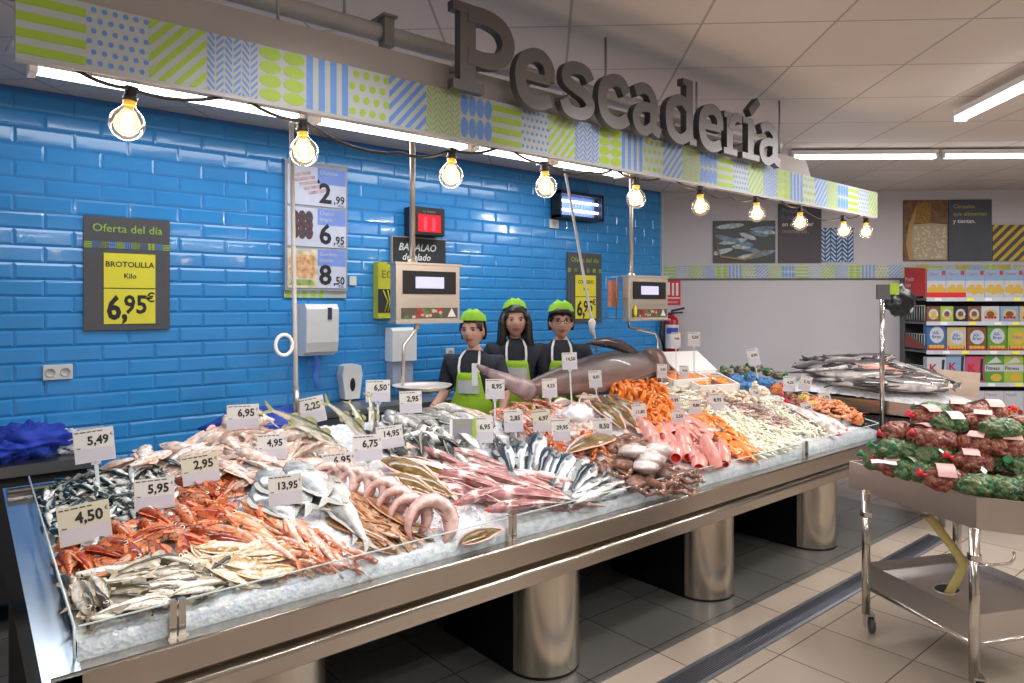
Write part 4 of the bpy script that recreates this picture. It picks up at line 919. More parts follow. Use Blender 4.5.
# 3 small mackerel front left
heap('whiting', [(66, 592), (110, 575), (160, 572), (215, 580), (225, 592), (180, 604), (125, 618), (84, 628), (76, 616)], 34, .24, lambda x, y: (100 if x < 110 else 5), 13,
     'small horse mackerel with olive back in the front left corner heap', 'fish', 'horse mackerel in the front left corner', jit=.3, alt=.35, lift=(.005, .04), seed=13, wid=1.3)
for (h, t_) in (((120, 628), (78, 632)), ((88, 625), (75, 585)), ((100, 622), (86, 585)), ((112, 612), (92, 582)), ((182, 594), (120, 602)), ((178, 610), (112, 622)), ((195, 580), (130, 587)), ((150, 570), (205, 577)), ((215, 598), (165, 607))):
    fish2('whiting', h, t_, 'small horse mackerel with olive back in the front left corner heap', 'fish', 'horse mackerel in the front left corner', lift=.045, roll=R.uniform(-.3, .3), wid=1.35)
# 4 megrims
heap('megrim', [(185, 568), (205, 552), (250, 546), (292, 552), (300, 570), (280, 584), (240, 588), (215, 580)], 30, .24, 165, 11,
     'tan translucent flatfish in the overlapping pile at the front left of the counter', 'fish', 'tan flatfish in front', jit=.35, alt=.4, lift=(.005, .04), roll=.15, seed=14, wid=.8)
# 5 pale fish
heap('pale', [(112, 468), (150, 460), (190, 448), (225, 436), (262, 428), (300, 440), (325, 452), (322, 474), (285, 468), (262, 486), (215, 482), (180, 474), (140, 472)], 66, .26, lambda x, y: 170 if x > 170 else 240, 12,
     'pale pinkish white fish in the tall heap against the blue tiled wall', 'fish', 'pale fish heaped at the back left', jit=.6, alt=.3, lift=(.0, .07), seed=15, wid=1.2)
# 6 pomfrets
for i, (h, t_) in enumerate((((246, 464), (272, 500)), ((258, 488), (300, 536)), ((262, 474), (318, 524)), ((292, 470), (330, 520)))):
    fish2('pomfret', h, t_, 'large flat silver fish fanned out around the 13,95 price card', 'fish', 'silver fish around the 13,95 card', lift=.03+.012*i, roll=.1, flip=False)
for i, (h, t_) in enumerate((((303, 478), (345, 520)), ((318, 466), (362, 548)), ((326, 490), (372, 556)))):
    fish2('whitefish', h, t_, 'long silvery white fish lying diagonally right of the 13,95 price card', 'fish', 'silvery white fish beside the 13,95 card', lift=.03, wid=.7)
# 7 mullets
heap('mullet', [(262, 545), (300, 536), (340, 556), (380, 572), (372, 582), (330, 586), (292, 580), (270, 566)], 30, .24, 150, 11,
     'slim pink red mullet in the front heap between the tan and the brown flatfish', 'fish', 'pink red mullets in front', jit=.22, alt=.15, lift=(.005, .045), roll=.4, seed=17)
heap('gurnard', [(220, 520), (262, 512), (285, 530), (262, 548), (225, 545)], 12, .25, 150, 12, 'orange gurnard on the ice left of the silver fish', 'fish', 'orange gurnards by the silver fish', jit=.25, seed=18)
# 8 brown flatfish
heap('brownflat', [(330, 502), (356, 496), (385, 512), (420, 534), (446, 552), (420, 560), (388, 562), (360, 540)], 32, .30, 148, 12,
     'long brown translucent flatfish in the pile below the curled pink hake', 'fish', 'brown flatfish below the curled hake', jit=.18, alt=.3, lift=(.005, .04), roll=.15, seed=19, wid=.6)
fish2('turbot', (458, 548), (504, 532), 'single dark tan flatfish on the ice at the front edge beside the glass clip', lift=.03, wid=.9)
# 9 ring hakes
def ring(px, py, dia, yaw, lab, tw=0):
    p = on_s(px, py); name, ms2 = KIND['ringhake']; L = dia/.40
    o = bpy.data.objects.new(name, ms2[0]); COL.objects.link(o)
    M = T(p.x, p.y, p.z+dia*.62) @ RZ(yaw) @ RX(-.25) ; M = M @ T(0, 0, 0)
    o.matrix_world = M @ Matrix.Diagonal((L*.95, L*1.25, L*.95, 1)); tag(o, lab, 'fish', 'pink hake curled nose to tail')
for i, (px, py, d_, yw) in enumerate(((326, 486, .15, -.3), (342, 488, .16, -.9), (356, 494, .17, -.9), (370, 500, .18, -.9), (385, 508, .19, -.85), (397, 516, .18, -.6), (408, 524, .18, -.35), (427, 534, .23, -.1))):
    ring(px, py, d_, yw, ['first', 'pink'][1]+' hake curled nose to tail in the diagonal chain below the 6,75 card' if i < 7 else 'biggest curled pink hake, open ring nearest the front glass')
# 10 soles
for (h, t_, lf) in (((378, 466), (446, 500), .05), ((392, 462), (458, 490), .03), ((378, 486), (440, 512), .06), ((400, 484), (455, 508), .045)):
    fish2('turbot', h, t_, 'dark brown glossy sole with pale pink edge behind the curled hake', 'fish', 'dark brown soles behind the curled hake', lift=lf+.02, wid=.95)
# 11 breams
heap('bream', [(388, 446), (404, 436), (432, 438), (460, 452), (470, 466), (440, 474), (408, 462)], 20, .28, 120, 12, 'grey silver bream with dark head left of the grey card', 'fish', 'grey silver breams', jit=.5, lift=(.01, .06), seed=21)
heap('whitefish', [(392, 424), (430, 416), (462, 414), (476, 430), (470, 446), (430, 440), (400, 438)], 34, .24, 140, 11, 'silvery white fish in the pale heap under the weighing pan', 'fish', 'silvery white fish under the weighing pan', jit=.7, alt=.3, lift=(.0, .06), seed=22)
heap('pale', [(438, 414), (462, 406), (478, 412), (474, 424), (446, 424)], 10, .2, 150, 9, 'pale slim fish on the crest in front of the first fishmonger', 'fish', 'pale fish before the first fishmonger', jit=.2, seed=23, wid=.7)
# 12 bonitos, tails in the air
for i, (h, t_, z) in enumerate((((332, 448), (262, 412), .02), ((372, 452), (322, 428), .02), ((366, 440), (348, 416), .09), ((374, 440), (370, 418), .09), ((342, 456), (288, 430), .0))):
    a = on_s(*h)+Vector((0, 0, .05)); p0 = on_s(*t_); b_ = on_y(t_[0], [404, 396, 398, 392, 420][i], a.y+.1)
    M = axes((a+b_)/2, a-b_, Vector((-.2, -.8, .5))); L = (a-b_).length
    place('bonito', M, (L, L*(.8 if L > .3 else 1), L*.8), ['bonito with yellow green tail pointing up left of the 2,25 card', 'bonito lying just right of the 2,25 card with its tail towards it', 'bonito whose pale forked tail stands up left of the 6,50 card', 'bonito whose dark tail stands upright below the 6,50 card', 'bonito half under the others behind the 4,95 card'][i], 'fish', v=0)
heap('conger', [(372, 432), (392, 436), (396, 450), (376, 446)], 5, .25, 130, 8, 'dark slim fish wedged behind the 6,75 card', 'fish', 'dark fish behind the 6,75 card', seed=24)
# 13 hakes
heap('hake', [(428, 468), (462, 458), (505, 470), (560, 488), (598, 502), (590, 514), (548, 518), (500, 512), (455, 500), (432, 488)], 40, .42, 163, 9.5,
     'long pinkish hake in the wide diagonal row at the middle of the counter', 'fish', 'long pinkish hake in the middle', jit=.1, alt=.12, lift=(.01, .055), roll=.4, seed=25)
for (h, t_) in (((452, 512), (520, 492)), ((484, 500), (540, 498)), ((483, 518), (560, 510)), ((436, 478), (540, 515)), ((444, 472), (560, 506)), ((470, 500), (600, 512))):
    fish2('hake', h, t_, 'long pinkish hake with gaping red mouth pointing at the front glass' if h[1] > 495 and h[0] < 490 and t_[0] != 600 else 'long pinkish hake in the wide diagonal row at the middle of the counter', 'fish', 'hake with red mouths' if h[1] > 495 and h[0] < 490 and t_[0] != 600 else 'long pinkish hake in the middle', lift=.055, wid=1.2, v=0, roll=.6)
# 14 bass
for (h, t_) in (((500, 452), (512, 488)), ((520, 444), (516, 490)), ((537, 438), (530, 482)), ((552, 452), (536, 494)), ((562, 456), (544, 498)), ((572, 460), (548, 500)), ((583, 464), (556, 504)), ((594, 474), (566, 508)), ((600, 486), (560, 510)), ((604, 494), (566, 514)), ((512, 452), (520, 488)), ((528, 450), (524, 492))):
    fish2('bass', h, t_, 'sea bass with white belly and dark back in the upright fan near the middle', 'fish', 'sea bass fanned upright', lift=R.uniform(.03, .07), roll=R.uniform(-.5, .5), wid=1.1)
heap('bass', [(556, 500), (600, 482), (640, 480), (646, 490), (610, 508), (575, 514)], 14, .27, 30, 9, 'small sea bass in the front row heading right beside the octopus', 'fish', 'sea bass in the front right row', jit=.2, seed=27, lift=(.01, .05))
# 15 middle back: mixed pinks and browns
heap('conger', [(486, 428), (508, 420), (520, 440), (510, 462), (492, 462)], 9, .25, 110, 9, 'dark olive fish behind the 6,95 card near the grey card', 'fish', 'olive fish behind the middle cards', jit=.4, seed=28)
heap('mullet', [(500, 406), (535, 402), (560, 410), (560, 425), (530, 430), (500, 420)], 26, .2, 130, 9, 'pink rosy fish in the back heap left of the white plastic bag', 'fish', 'rosy fish at the back', jit=.6, alt=.3, seed=29)
heap('scorpion', [(520, 428), (545, 424), (555, 440), (600, 440), (612, 452), (575, 462), (540, 450), (520, 445)], 26, .17, 120, 9, 'bright orange fish in the row of heaps under the 29,95 card', 'fish', 'bright orange fish by the 29,95 card', jit=.7, alt=.3, seed=30)
heap('pale', [(560, 400), (600, 398), (608, 425), (600, 440), (566, 436)], 22, .22, 130, 9, 'rosy white fish around the 8,50 card', 'fish', 'rosy white fish around the 8,50 card', jit=.7, alt=.3, seed=31)
for (h, t_) in (((598, 398), (640, 438)), ((606, 392), (652, 430)), ((590, 404), (628, 440)), ((614, 440), (560, 462))):
    fish2('turbot', h, t_, 'big olive backed flatfish slab arching behind the octopus', 'fish', 'olive flatfish behind the octopus', lift=.06, wid=.6)
fish2('brownflat', (600, 462), (646, 496), 'pink bellied brown skate wing tip pointing at the ice left of the octopus', lift=.05, wid=.45, v=0)
# ------------------------------------------------------------------ shellfish, squid, fillets
def blobmesh(r, sc_=(1, 1, 1), amp=.25, fr=3, n=12, k=8, seed=0, mi=0):
    mb = MB(); mb.ell((0, 0, 0), (r*sc_[0], r*sc_[1], r*sc_[2]), n, k, mi, None, lambda d: 1+amp*noise.noise(d*fr+Vector((seed*7.3, 0, 0)))); return mb
def proto(k, name, mbs, mats): KIND[k] = (name, [m.mesh(name, mats) for m in mbs])
# octopus: head and eight tapering arms
def octo():
    mb = MB(); mb.ell((.08, 0, .04), (.085, .065, .04), 14, 9, 0, None, lambda d: 1+.2*noise.noise(d*3))
    for i in range(8):
        a = i*math.pi/4+.3; pts = [(0.02, 0, .03)]; x, y = .03*math.cos(a), .03*math.sin(a)
        for j in range(10):
            a += .28*(1 if i % 2 else -1); x += .035*math.cos(a); y += .035*math.sin(a); pts.append((x, y, .03-.002*j+.012*math.sin(j*1.7+i)))
        mb.tube(pts, [.03-.0026*j for j in range(11)], 7)
        for j in range(2, 9): mb.ell((pts[j][0], pts[j][1], pts[j][2]+.018-.001*j), (.007, .007, .006), 6, 4, 1)
    return mb
proto('octopus', 'octopus', [octo()], [mat('octopus_skin', (.2, .085, .055), .15, var=.6, scale=25, bump=.5, coat=.6, rnd=.15), mat('sucker_pale', (.72, .5, .45), .2)])
def cuttle():
    mb = MB(); mb.ell((0, 0, 0), (.15, .06, .035), 26, 16, 0, None, lambda d: 1+.16*noise.noise(d*2.2))
    mb.ell((.03, 0, -.015), (.08, .05, .04), 14, 8, 0)
    return mb
proto('cuttle', 'cuttlefish', [cuttle()], [mat('cuttle_white', (.76, .68, .66), .14, var=.22, scale=14, coat=.5, rnd=.05, bump=.35, bscale=30), mat('cuttle_arm', (.5, .32, .27), .2, var=.3, scale=30)])
# squid tube: rolled, open end with red inside
def roll(open_r=.03):
    mb = MB(); mb.lathe([(.02, -.005), (.026, .0), (.033, .02), (.036, .06), (.03, .11), (.014, .16), (0, .17)], 14, 0, RY(-math.pi/2)); mb.lathe([(.026, 0), (.022, .004), (.012, .02), (0, .03)], 14, 1, RY(-math.pi/2)); return mb
proto('roll', 'squid_tube', [roll()], [mat('roll_pink', (.8, .34, .3), .2, var=.25, scale=12, coat=.5, rnd=.12), mat('roll_inside', (.75, .06, .04), .25, var=.2)])
def shrimp():
    mb = MB(); pts = []; rr_ = []
    for j in range(9):
        a = -.9+j*.33; pts.append((.035*math.cos(a), 0, .035*math.sin(a))); rr_.append([.004, .009, .0115, .012, .0115, .0105, .009, .007, .004][j])
    mb.tube(pts, rr_, 7)
    for j in range(2, 7): a = -.9+j*.33; mb.tube([(.035*math.cos(a)*.8, 0, .035*math.sin(a)*.8), (.014*math.cos(a+.2), 0, .014*math.sin(a+.2))], [.002, .001], 4, 1)
    e = pts[-1]; mb.add([(e[0], 0, e[2]), (e[0]-.014, .01, e[2]-.008), (e[0]-.018, 0, e[2]-.002), (e[0]-.014, -.01, e[2]-.008)], [(0, 1, 2, 3)], 1)
    s0 = pts[0]; mb.tube([s0, (s0[0]+.02, .004, s0[2]-.02), (s0[0]+.05, .01, s0[2]-.02)], [.0012, .0008, .0005], 4, 1); mb.ell((s0[0]-.001, .006, s0[2]), (.003, .003, .003), 6, 4, 2)
    return mb
shm = [mat('shrimp_orange', (.85, .22, .025), .2, var=.3, scale=40, coat=.5, rnd=.2), mat('shrimp_leg', (.8, .25, .08), .4), EP]
proto('shrimp', 'prawn', [shrimp()], shm)
proto('shrimpp', 'prawn', [shrimp()], [mat('prawn_pink', (.82, .33, .17), .2, var=.2, scale=40, coat=.5, rnd=.2), mat('prawn_leg', (.85, .35, .2), .4), EP])
proto('shrimpr', 'prawn', [shrimp()], [mat('prawn_pale', (.72, .55, .45), .2, var=.2, scale=40, coat=.5, rnd=.2), mat('prawn_palel', (.65, .4, .3), .4), EP])
def mussel():
    mb = MB()
    def q(d): return 1-.35*max(0, d.x)
    for s in (1, -1): mb.ell((0, 0, .004*s), (.034, .018, .011), 10, 6, 0, None, q)
    return mb
proto('mussel', 'mussel', [mussel()], [mat('mussel_shell', (.035, .045, .03), .18, var=.6, scale=60, rnd=.3)])
proto('clam', 'clam', [blobmesh(.02, (1, .85, .55), .05)], [mat('clam_shell', (.55, .42, .32), .35, var=.4, scale=90, rnd=.3)])
def strip(L=.09, w=.014, tw=.5, seed=0):
    mb = MB(); r2 = random.Random(seed); pts = []; y = 0
    for j in range(7):
        y += r2.uniform(-.006, .006); pts.append((-L/2+L*j/6, y, .004*math.sin(j*1.3+seed)))
    mb.tube(pts, [w*.3, w*.8, w, w*1.05, w*.9, w*.7, w*.2], 7); return mb
proto('fillet', 'white_fillet', [strip(.085, .0075, seed=k) for k in range(4)], [mat('fillet_white', (.84, .80, .66), .16, var=.2, scale=30, coat=.5, rnd=.1, sss=.1)])
proto('greyfillet', 'small_squid', [strip(.08, .010, seed=k+5) for k in range(4)], [mat('squid_mottle', (.42, .28, .24), .2, var=.6, scale=70, coat=.5, rnd=.2)])
proto('beige', 'shucked_scallop', [blobmesh(.024, (1, .9, .6), .3, seed=k) for k in range(3)], [mat('scallop_beige', (.78, .62, .46), .2, var=.25, scale=50, coat=.4, rnd=.15)])
proto('orangef', 'salmon_slice', [blobmesh(.045, (1.3, .75, .3), .25, 2, seed=k) for k in range(3)], [mat('salmon_orange', (.85, .25, .05), .18, var=.18, scale=12, coat=.5, rnd=.15)])
proto('tunaf', 'tuna_slice', [blobmesh(.05, (1.4, .6, .35), .3, 2, seed=k) for k in range(3)], [mat('tuna_red', (.36, .06, .05), .2, var=.3, scale=15, coat=.5, rnd=.2)])
proto('pinkf', 'pink_fillet', [blobmesh(.05, (1.5, .6, .3), .25, 2, seed=k+4) for k in range(3)], [mat('fillet_pink', (.8, .36, .3), .18, var=.18, scale=12, coat=.5, rnd=.12)])
def bits(kind, poly, n, s, dmin, label, cat, group, lift=(.005, .04), seed=1, up=None, surf=on_s, tilt=.5, ang=None):
    rs = random.Random(seed)
    for (px, py) in scatter_pts(poly, n, dmin, rs):
        p = surf(px, py); n_ = snorm(p.x, p.y) if surf is on_s else Vector((0, 0, 1)); p = p+Vector((0, 0, rs.uniform(*lift)))
        d = Vector((rs.gauss(0, 1), rs.gauss(0, 1), 0))
        if ang is not None:
            a = math.radians(ang)+rs.gauss(0, .3); d = surf(px+6*math.cos(a), py-6*math.sin(a))-surf(px-6*math.cos(a), py+6*math.sin(a))
            if d.length < .005 or d.length > .6: d = Vector((1, 0, 0))
        if up: p.z += up(px, py)
        n_ = (n_+Vector((rs.gauss(0, tilt), rs.gauss(0, tilt), 0))).normalized()
        if abs(d.normalized().dot(n_)) > .95: n_ = Vector((0, 0, 1))
        sc2 = s*rs.uniform(.85, 1.15)
        place(kind, axes(p, d, n_), sc2, label, cat, group)
for (px, py, s, rz) in ((624, 448, 1.0, .4), (604, 452, .8, 2), (640, 486, .95, 3.5), (672, 478, .8, 1), (612, 470, .9, 5), (668, 490, .7, 2.6)):
    p = on_s(px, py); place('octopus', T(p.x, p.y, p.z+.0) @ RZ(rz), s*.95, 'brown mottled octopus with curled arms on the ice beside the white cuttlefish', 'octopus', 'brown octopuses beside the cuttlefish')
for (px, py, s, rz) in ((632, 462, 1.15, .9), (650, 470, 1.25, .7), (660, 460, 1.1, .5), (644, 478, 1.1, .8)):
    p = on_s(px, py); place('cuttle', T(p.x, p.y, p.z+.06) @ RZ(rz) @ RY(.25), s*1.15, 'smooth white cuttlefish on top of the brown octopuses', 'cuttlefish', 'white cuttlefish')
p = on_s(664, 484); o = blobmesh(.05, (1, .8, .8), .2).build('cut_fish', [DK], M=T(p.x, p.y, p.z+.04)); tag(o, 'dark cut fish piece at the ice edge in front of the octopus', 'fish piece')
bits('shrimp', [(612, 386), (640, 383), (660, 392), (670, 410), (664, 436), (650, 442), (640, 436), (652, 415), (640, 402), (618, 396)], 150, 1.35, 4.6, 'bright orange prawn in the curved orange heap behind the 11,80 card', 'prawn', 'bright orange prawns', lift=(.0, .07), seed=41)
bits('shrimp', [(582, 442), (600, 438), (612, 446), (600, 455), (586, 452)], 18, 1.2, 4, 'bright orange prawn in the small patch left of the octopus', 'prawn', 'orange prawns left of the octopus', seed=42)
bits('roll', [(644, 440), (664, 436), (690, 448), (722, 462), (738, 470), (726, 478), (690, 474), (668, 468), (650, 456)], 20, 1.3, 10, 'pink squid tube with red opening right of the white cuttlefish', 'squid', 'pink squid tubes', lift=(.03, .06), seed=43, ang=-70, tilt=.1)
bits('tunaf', [(680, 446), (700, 440), (728, 458), (732, 468), (700, 464)], 12, 1.0, 7, 'dark red tuna slice between the squid tubes and orange salmon slices', 'fish slice', 'dark red tuna slices', seed=44, ang=-35, lift=(.03, .06))
bits('pinkf', [(672, 424), (694, 420), (716, 440), (700, 444), (680, 440)], 18, 1.0, 7, 'pale pink fillet in front of the 2,50 card', 'fillet', 'pale pink fillets', seed=45, ang=-35, lift=(.02, .05))
bits('orangef', [(696, 418), (708, 416), (732, 434), (756, 452), (752, 464), (736, 460), (712, 440)], 60, .85, 6, 'orange salmon slice in the diagonal orange row right of the squid tubes', 'salmon slice', 'orange salmon slices', seed=46, ang=-40, lift=(.01, .05))
bits('fillet', [(700, 416), (722, 408), (770, 428), (800, 440), (788, 452), (758, 462), (730, 436)], 150, 1.2, 4, 'small white fish fillet in the pale heap right of the orange salmon', 'fillet', 'small white fillets beside the salmon', seed=47, ang=-30, lift=(.0, .045))
bits('fillet', [(760, 402), (790, 402), (822, 420), (836, 432), (808, 440), (780, 424)], 90, 1.2, 4, 'cream white fillet in the rear pale heap beyond the mottled squid', 'fillet', 'cream fillets beyond the squid', seed=48, ang=-30, lift=(.0, .05))
bits('greyfillet', [(728, 398), (750, 400), (782, 424), (792, 436), (774, 434), (748, 418), (730, 408)], 90, 1.15, 4.5, 'small mottled squid in the brownish strip between two white heaps', 'squid', 'small mottled squid', seed=49, lift=(.0, .045))
bits('beige', [(718, 384), (745, 384), (768, 398), (752, 408), (726, 402)], 70, 1.2, 4.5, 'beige shucked scallop in the heap behind the mottled squid', 'scallop', 'beige shucked scallops', seed=50, lift=(.0, .06))
bits('fillet', [(658, 392), (680, 384), (702, 392), (706, 412), (690, 416), (672, 404)], 60, 1.2, 4, 'white strip of fish in the heap between the orange prawns and the 8,80 card', 'fillet', 'white strips behind the price cards', seed=51, lift=(.0, .07))
bits('shrimpr', [(700, 396), (722, 392), (726, 410), (704, 414)], 40, 1.2, 4.0, 'pale raw prawn among the cards marked 8,80 and 8,95', 'prawn', 'pale raw prawns', seed=52)
def strewn(poly, n, seed, label):
    rs = random.Random(seed); mb = MB(); ms2 = KIND['fillet'][1]
    for k in range(n):
        while True:
            px, py = rs.uniform(min(p[0] for p in poly), max(p[0] for p in poly)), rs.uniform(min(p[1] for p in poly), max(p[1] for p in poly))
            if inpoly((px, py), poly): break
        p = on_s(px, py); p.z += rs.uniform(0, .03); me = ms2[rs.randrange(4)]
        M = T(*p) @ RZ(rs.uniform(0, 6.3)) @ RX(rs.uniform(-.4, .4)) @ RY(rs.uniform(-.4, .4)) @ Matrix.Scale(1.15, 4)
        mb.add([v.co[:] for v in me.vertices], [tuple(f.vertices) for f in me.polygons], 0, M, True)
    o = mb.build('shredded_fillets', MATS['fillet_white']); tag(o, label, 'fillets', kind='stuff')
strewn([(700, 416), (722, 408), (770, 428), (800, 440), (788, 452), (758, 462), (730, 436)], 190, 61, 'loose cream white fish shreds filling the pale heap right of the orange salmon')
strewn([(760, 402), (790, 402), (822, 420), (836, 432), (808, 440), (780, 424)], 150, 62, 'loose cream shreds filling the rear pale heap beyond the mottled squid')
strewn([(658, 392), (680, 384), (702, 392), (706, 412), (690, 416), (672, 404)], 80, 63, 'loose white shreds in the heap between the orange prawns and the 8,80 card')
bits('mussel', [(812, 412), (845, 400), (868, 408), (862, 420), (838, 424)], 110, 1.2, 3.6, 'black mussel in the pile near the right end of the counter', 'mussel', 'black mussels near the right end', seed=53, lift=(.0, .05))
mb = MB(); rs = random.Random(77)
for poly, n in (([(205, 498), (258, 500), (262, 528), (215, 530)], 90), ([(268, 528), (330, 540), (345, 556), (285, 545)], 60), ([(430, 492), (470, 498), (490, 530), (440, 525)], 90), ([(280, 590), (400, 575), (500, 545), (640, 512), (640, 505), (500, 540), (400, 568)], 160), ([(300, 440), (335, 452), (330, 476), (300, 470)], 50), ([(120, 560), (180, 560), (150, 578)], 40), ([(380, 420), (480, 420), (480, 440), (400, 440)], 60), ([(640, 505), (700, 480), (720, 478), (650, 512)], 60)):
    k = 0
    while k < n:
        px, py = rs.uniform(min(p[0] for p in poly), max(p[0] for p in poly)), rs.uniform(min(p[1] for p in poly), max(p[1] for p in poly))
        if not inpoly((px, py), poly): continue
        k += 1; p = on_s(px, py); p.z += rs.uniform(.0, .03); r = rs.uniform(.006, .014)
        if p.y < 2.43: p.y = 2.43
        mb.add([(p.x+rs.uniform(-r, r), p.y+rs.uniform(-r, r), p.z+rs.uniform(-r, r)) for _ in range(6)], [(0, 1, 2), (0, 2, 3), (0, 3, 4), (0, 4, 1), (5, 2, 1), (5, 3, 2), (5, 4, 3), (5, 1, 4)])
o = mb.build('ice_chips', mat('ice_chip', (.86, .89, .94), .08, var=.05, coat=.5)); tag(o, 'loose glassy ice chips strewn between the fish heaps', 'ice', kind='stuff')
# right end steel shrimp tray
q0 = on_s(868, 420)
tr_ = thing('shrimp_tray', 'shallow steel tray heaped with orange pink prawns at the right end of the counter', 'tray', T(5.62, 2.72, .84) @ RX(.2))
mb = MB(); a, b_ = .17, .2
for (x0, y0, x1, y1) in ((-a, -b_, a, -b_+.004), (-a, b_-.004, a, b_), (-a, -b_, -a+.004, b_), (a-.004, -b_, a, b_)): mb.box((x0, y0, 0), (x1, y1, .06))
mb.box((-a, -b_, 0), (a, b_, .004)); mb.build('tray_body', sst, tr_)
rs = random.Random(6)
for k in range(95):
    x, y = rs.uniform(-.15, .15), rs.uniform(-.18, .18); M = T(5.62, 2.72, .84) @ RX(.2) @ T(x, y, .05+.06*(1-(abs(x)/.17)**2)*(1-(abs(y)/.2)**2)+rs.uniform(0, .02)) @ RZ(rs.uniform(0, 6.3)) @ RX(rs.gauss(1.5, .5))
    place('shrimpp', M, 1.15, 'orange pink prawn heaped in the steel tray at the right end', 'prawn', 'prawns in the end tray')
# long pale squid at the front right
for i, (h, t_) in enumerate((((772, 404), (838, 440)), ((790, 412), (846, 436)))):
    fish2('hake', t_, h, ['long pale grey squid stretched towards the front glass near the last clip', 'second pale squid lying parallel behind the long one near the last clip'][i], 'squid', lift=.06, v=0, wid=1.3)
# ------------------------------------------------------------------ net bags
def netmat(name, net, shell, net2=None):
    if name in MATS: return MATS[name]
    m, t, b = nt(name); tc = N(t, 'ShaderNodeTexCoord')
    vo = N(t, 'ShaderNodeTexVoronoi'); setv(vo, Scale=48.0); t.links.new(tc.outputs['Object'], vo.inputs['Vector'])
    rp = N(t, 'ShaderNodeValToRGB'); e = rp.color_ramp.elements; e[0].position = 0; e[0].color = rgba(shell[0]); e[1].position = 1; e[1].color = rgba(shell[1]); 
    sp = N(t, 'ShaderNodeSeparateColor'); t.links.new(vo.outputs['Color'], sp.inputs[0]); t.links.new(sp.outputs[0], rp.inputs['Fac'])
    w = []
    for ax, rot in ((0, .785), (1, -.785)):
        mp = N(t, 'ShaderNodeMapping'); mp.inputs['Rotation'].default_value = (.5, .3, rot); wv = N(t, 'ShaderNodeTexWave'); setv(wv, Scale=38.0, Distortion=2.5, Detail=1.0)
        t.links.new(tc.outputs['Object'], mp.inputs[0]); t.links.new(mp.outputs[0], wv.inputs[0]); w.append(wv)
    mx_ = N(t, 'ShaderNodeMath', operation='MAXIMUM'); t.links.new(w[0].outputs['Fac'], mx_.inputs[0]); t.links.new(w[1].outputs['Fac'], mx_.inputs[1])
    mr = N(t, 'ShaderNodeMapRange'); setv(mr, From_Min=.8, From_Max=.95); t.links.new(mx_.outputs[0], mr.inputs['Value'])
    mx = N(t, 'ShaderNodeMix', data_type='RGBA'); mx.inputs[7].default_value = rgba(net); t.links.new(mr.outputs['Result'], mx.inputs[0]); t.links.new(rp.outputs['Color'], mx.inputs[6])
    t.links.new(mx.outputs[2], b.inputs['Base Color']); setv(b, Roughness=.35)
    bp = N(t, 'ShaderNodeBump'); setv(bp, Strength=1.0, Distance=.012); bp.invert = True; t.links.new(vo.outputs['Distance'], bp.inputs['Height']); t.links.new(bp.outputs['Normal'], b.inputs['Normal'])
    MATS[name] = m; return m
netg = netmat('net_green', (.015, .22, .08), ((.01, .012, .005), (.2, .13, .05))); netr = netmat('net_red', (.3, .02, .025), ((.04, .02, .012), (.38, .22, .13)))
netb = netmat('net_blue', (.03, .16, .45), ((.02, .06, .16), (.12, .28, .45))); nety = netmat('net_yellow', (.65, .6, .05), ((.5, .45, .05), (.6, .25, .05))); netk = netmat('net_olive', (.15, .15, .08), ((.03, .03, .03), (.4, .36, .25))); neto = netmat('net_orange', (.7, .2, .05), ((.4, .1, .03), (.7, .3, .1)))
knr = mat('red_tie', (.75, .02, .05), .4); tagw = mat('bag_label', (.62, .6, .58), .5); tagk = mat('bag_label_pink', (.62, .38, .36), .5); kng = mat('green_tie', (.02, .2, .07), .4); knb = mat('blue_tie', (.05, .25, .6), .4)
BAGM = {}
def bagmesh(seed):
    mb = MB(); rs = random.Random(seed); sd = Vector((seed*3.1, 0, 0))
    bm = bmesh.new(); bmesh.ops.create_icosphere(bm, subdivisions=4, radius=1)
    vs = []
    cells = [Vector((rs.gauss(0, 1), rs.gauss(0, 1), rs.gauss(0, 1))).normalized() for _ in range(60)]
    for v in bm.verts:
        d = v.co.normalized(); ds = sorted((d-c_).length for c_ in cells)[:2]
        q = 1+.13*min(1, (ds[1]-ds[0])*3)-.1+.1*noise.noise(d*1.6+sd)
        vs.append((d.x*.085*q, d.y*.062*q, d.z*.048*q))
    mb.add(vs, [[w.index for w in f.verts] for f in bm.faces], 0, None, True); bm.free(); return mb
def bagm(seed, m): 
    k = (seed, m.name)
    if k not in BAGM: BAGM[k] = bagmesh(seed).mesh('net', [m])
    return BAGM[k]
def bag(M, s, m, kn, tg, label, group, lab=True, seed=0):
    o = thing('net_bag', label, 'net bag', M, group)
    n_ = bpy.data.objects.new('net', bagm(seed, m)); COL.objects.link(n_); n_.parent = o; n_.matrix_local = Matrix.Diagonal((s[0], s[1], s[2], 1))
    mb = MB(); x = .082*s[0]
    mb.lathe([(.013, 0), (.006, .012), (.012, .022), (.022, .038), (.016, .04), (0, .03)], 9, 0, T(x-.01, 0, .012) @ RY(1.1)); mb.build('tie', kn, o)
    if lab:
        mb = MB(); w = .035*s[1]/1.0; N_ = 7; vs = []
        for j in range(N_):
            a = -.9+1.8*j/(N_-1); vs += [(-w*.6, .068*s[1]*math.sin(a), .056*s[2]*math.cos(a)), (w*1.1, .066*s[1]*math.sin(a), .056*s[2]*math.cos(a))]
        mb.add(vs, [(2*j, 2*j+1, 2*j+3, 2*j+2) for j in range(N_-1)], 0, None, True); mb.build('paper_label', tg, o)
    return o
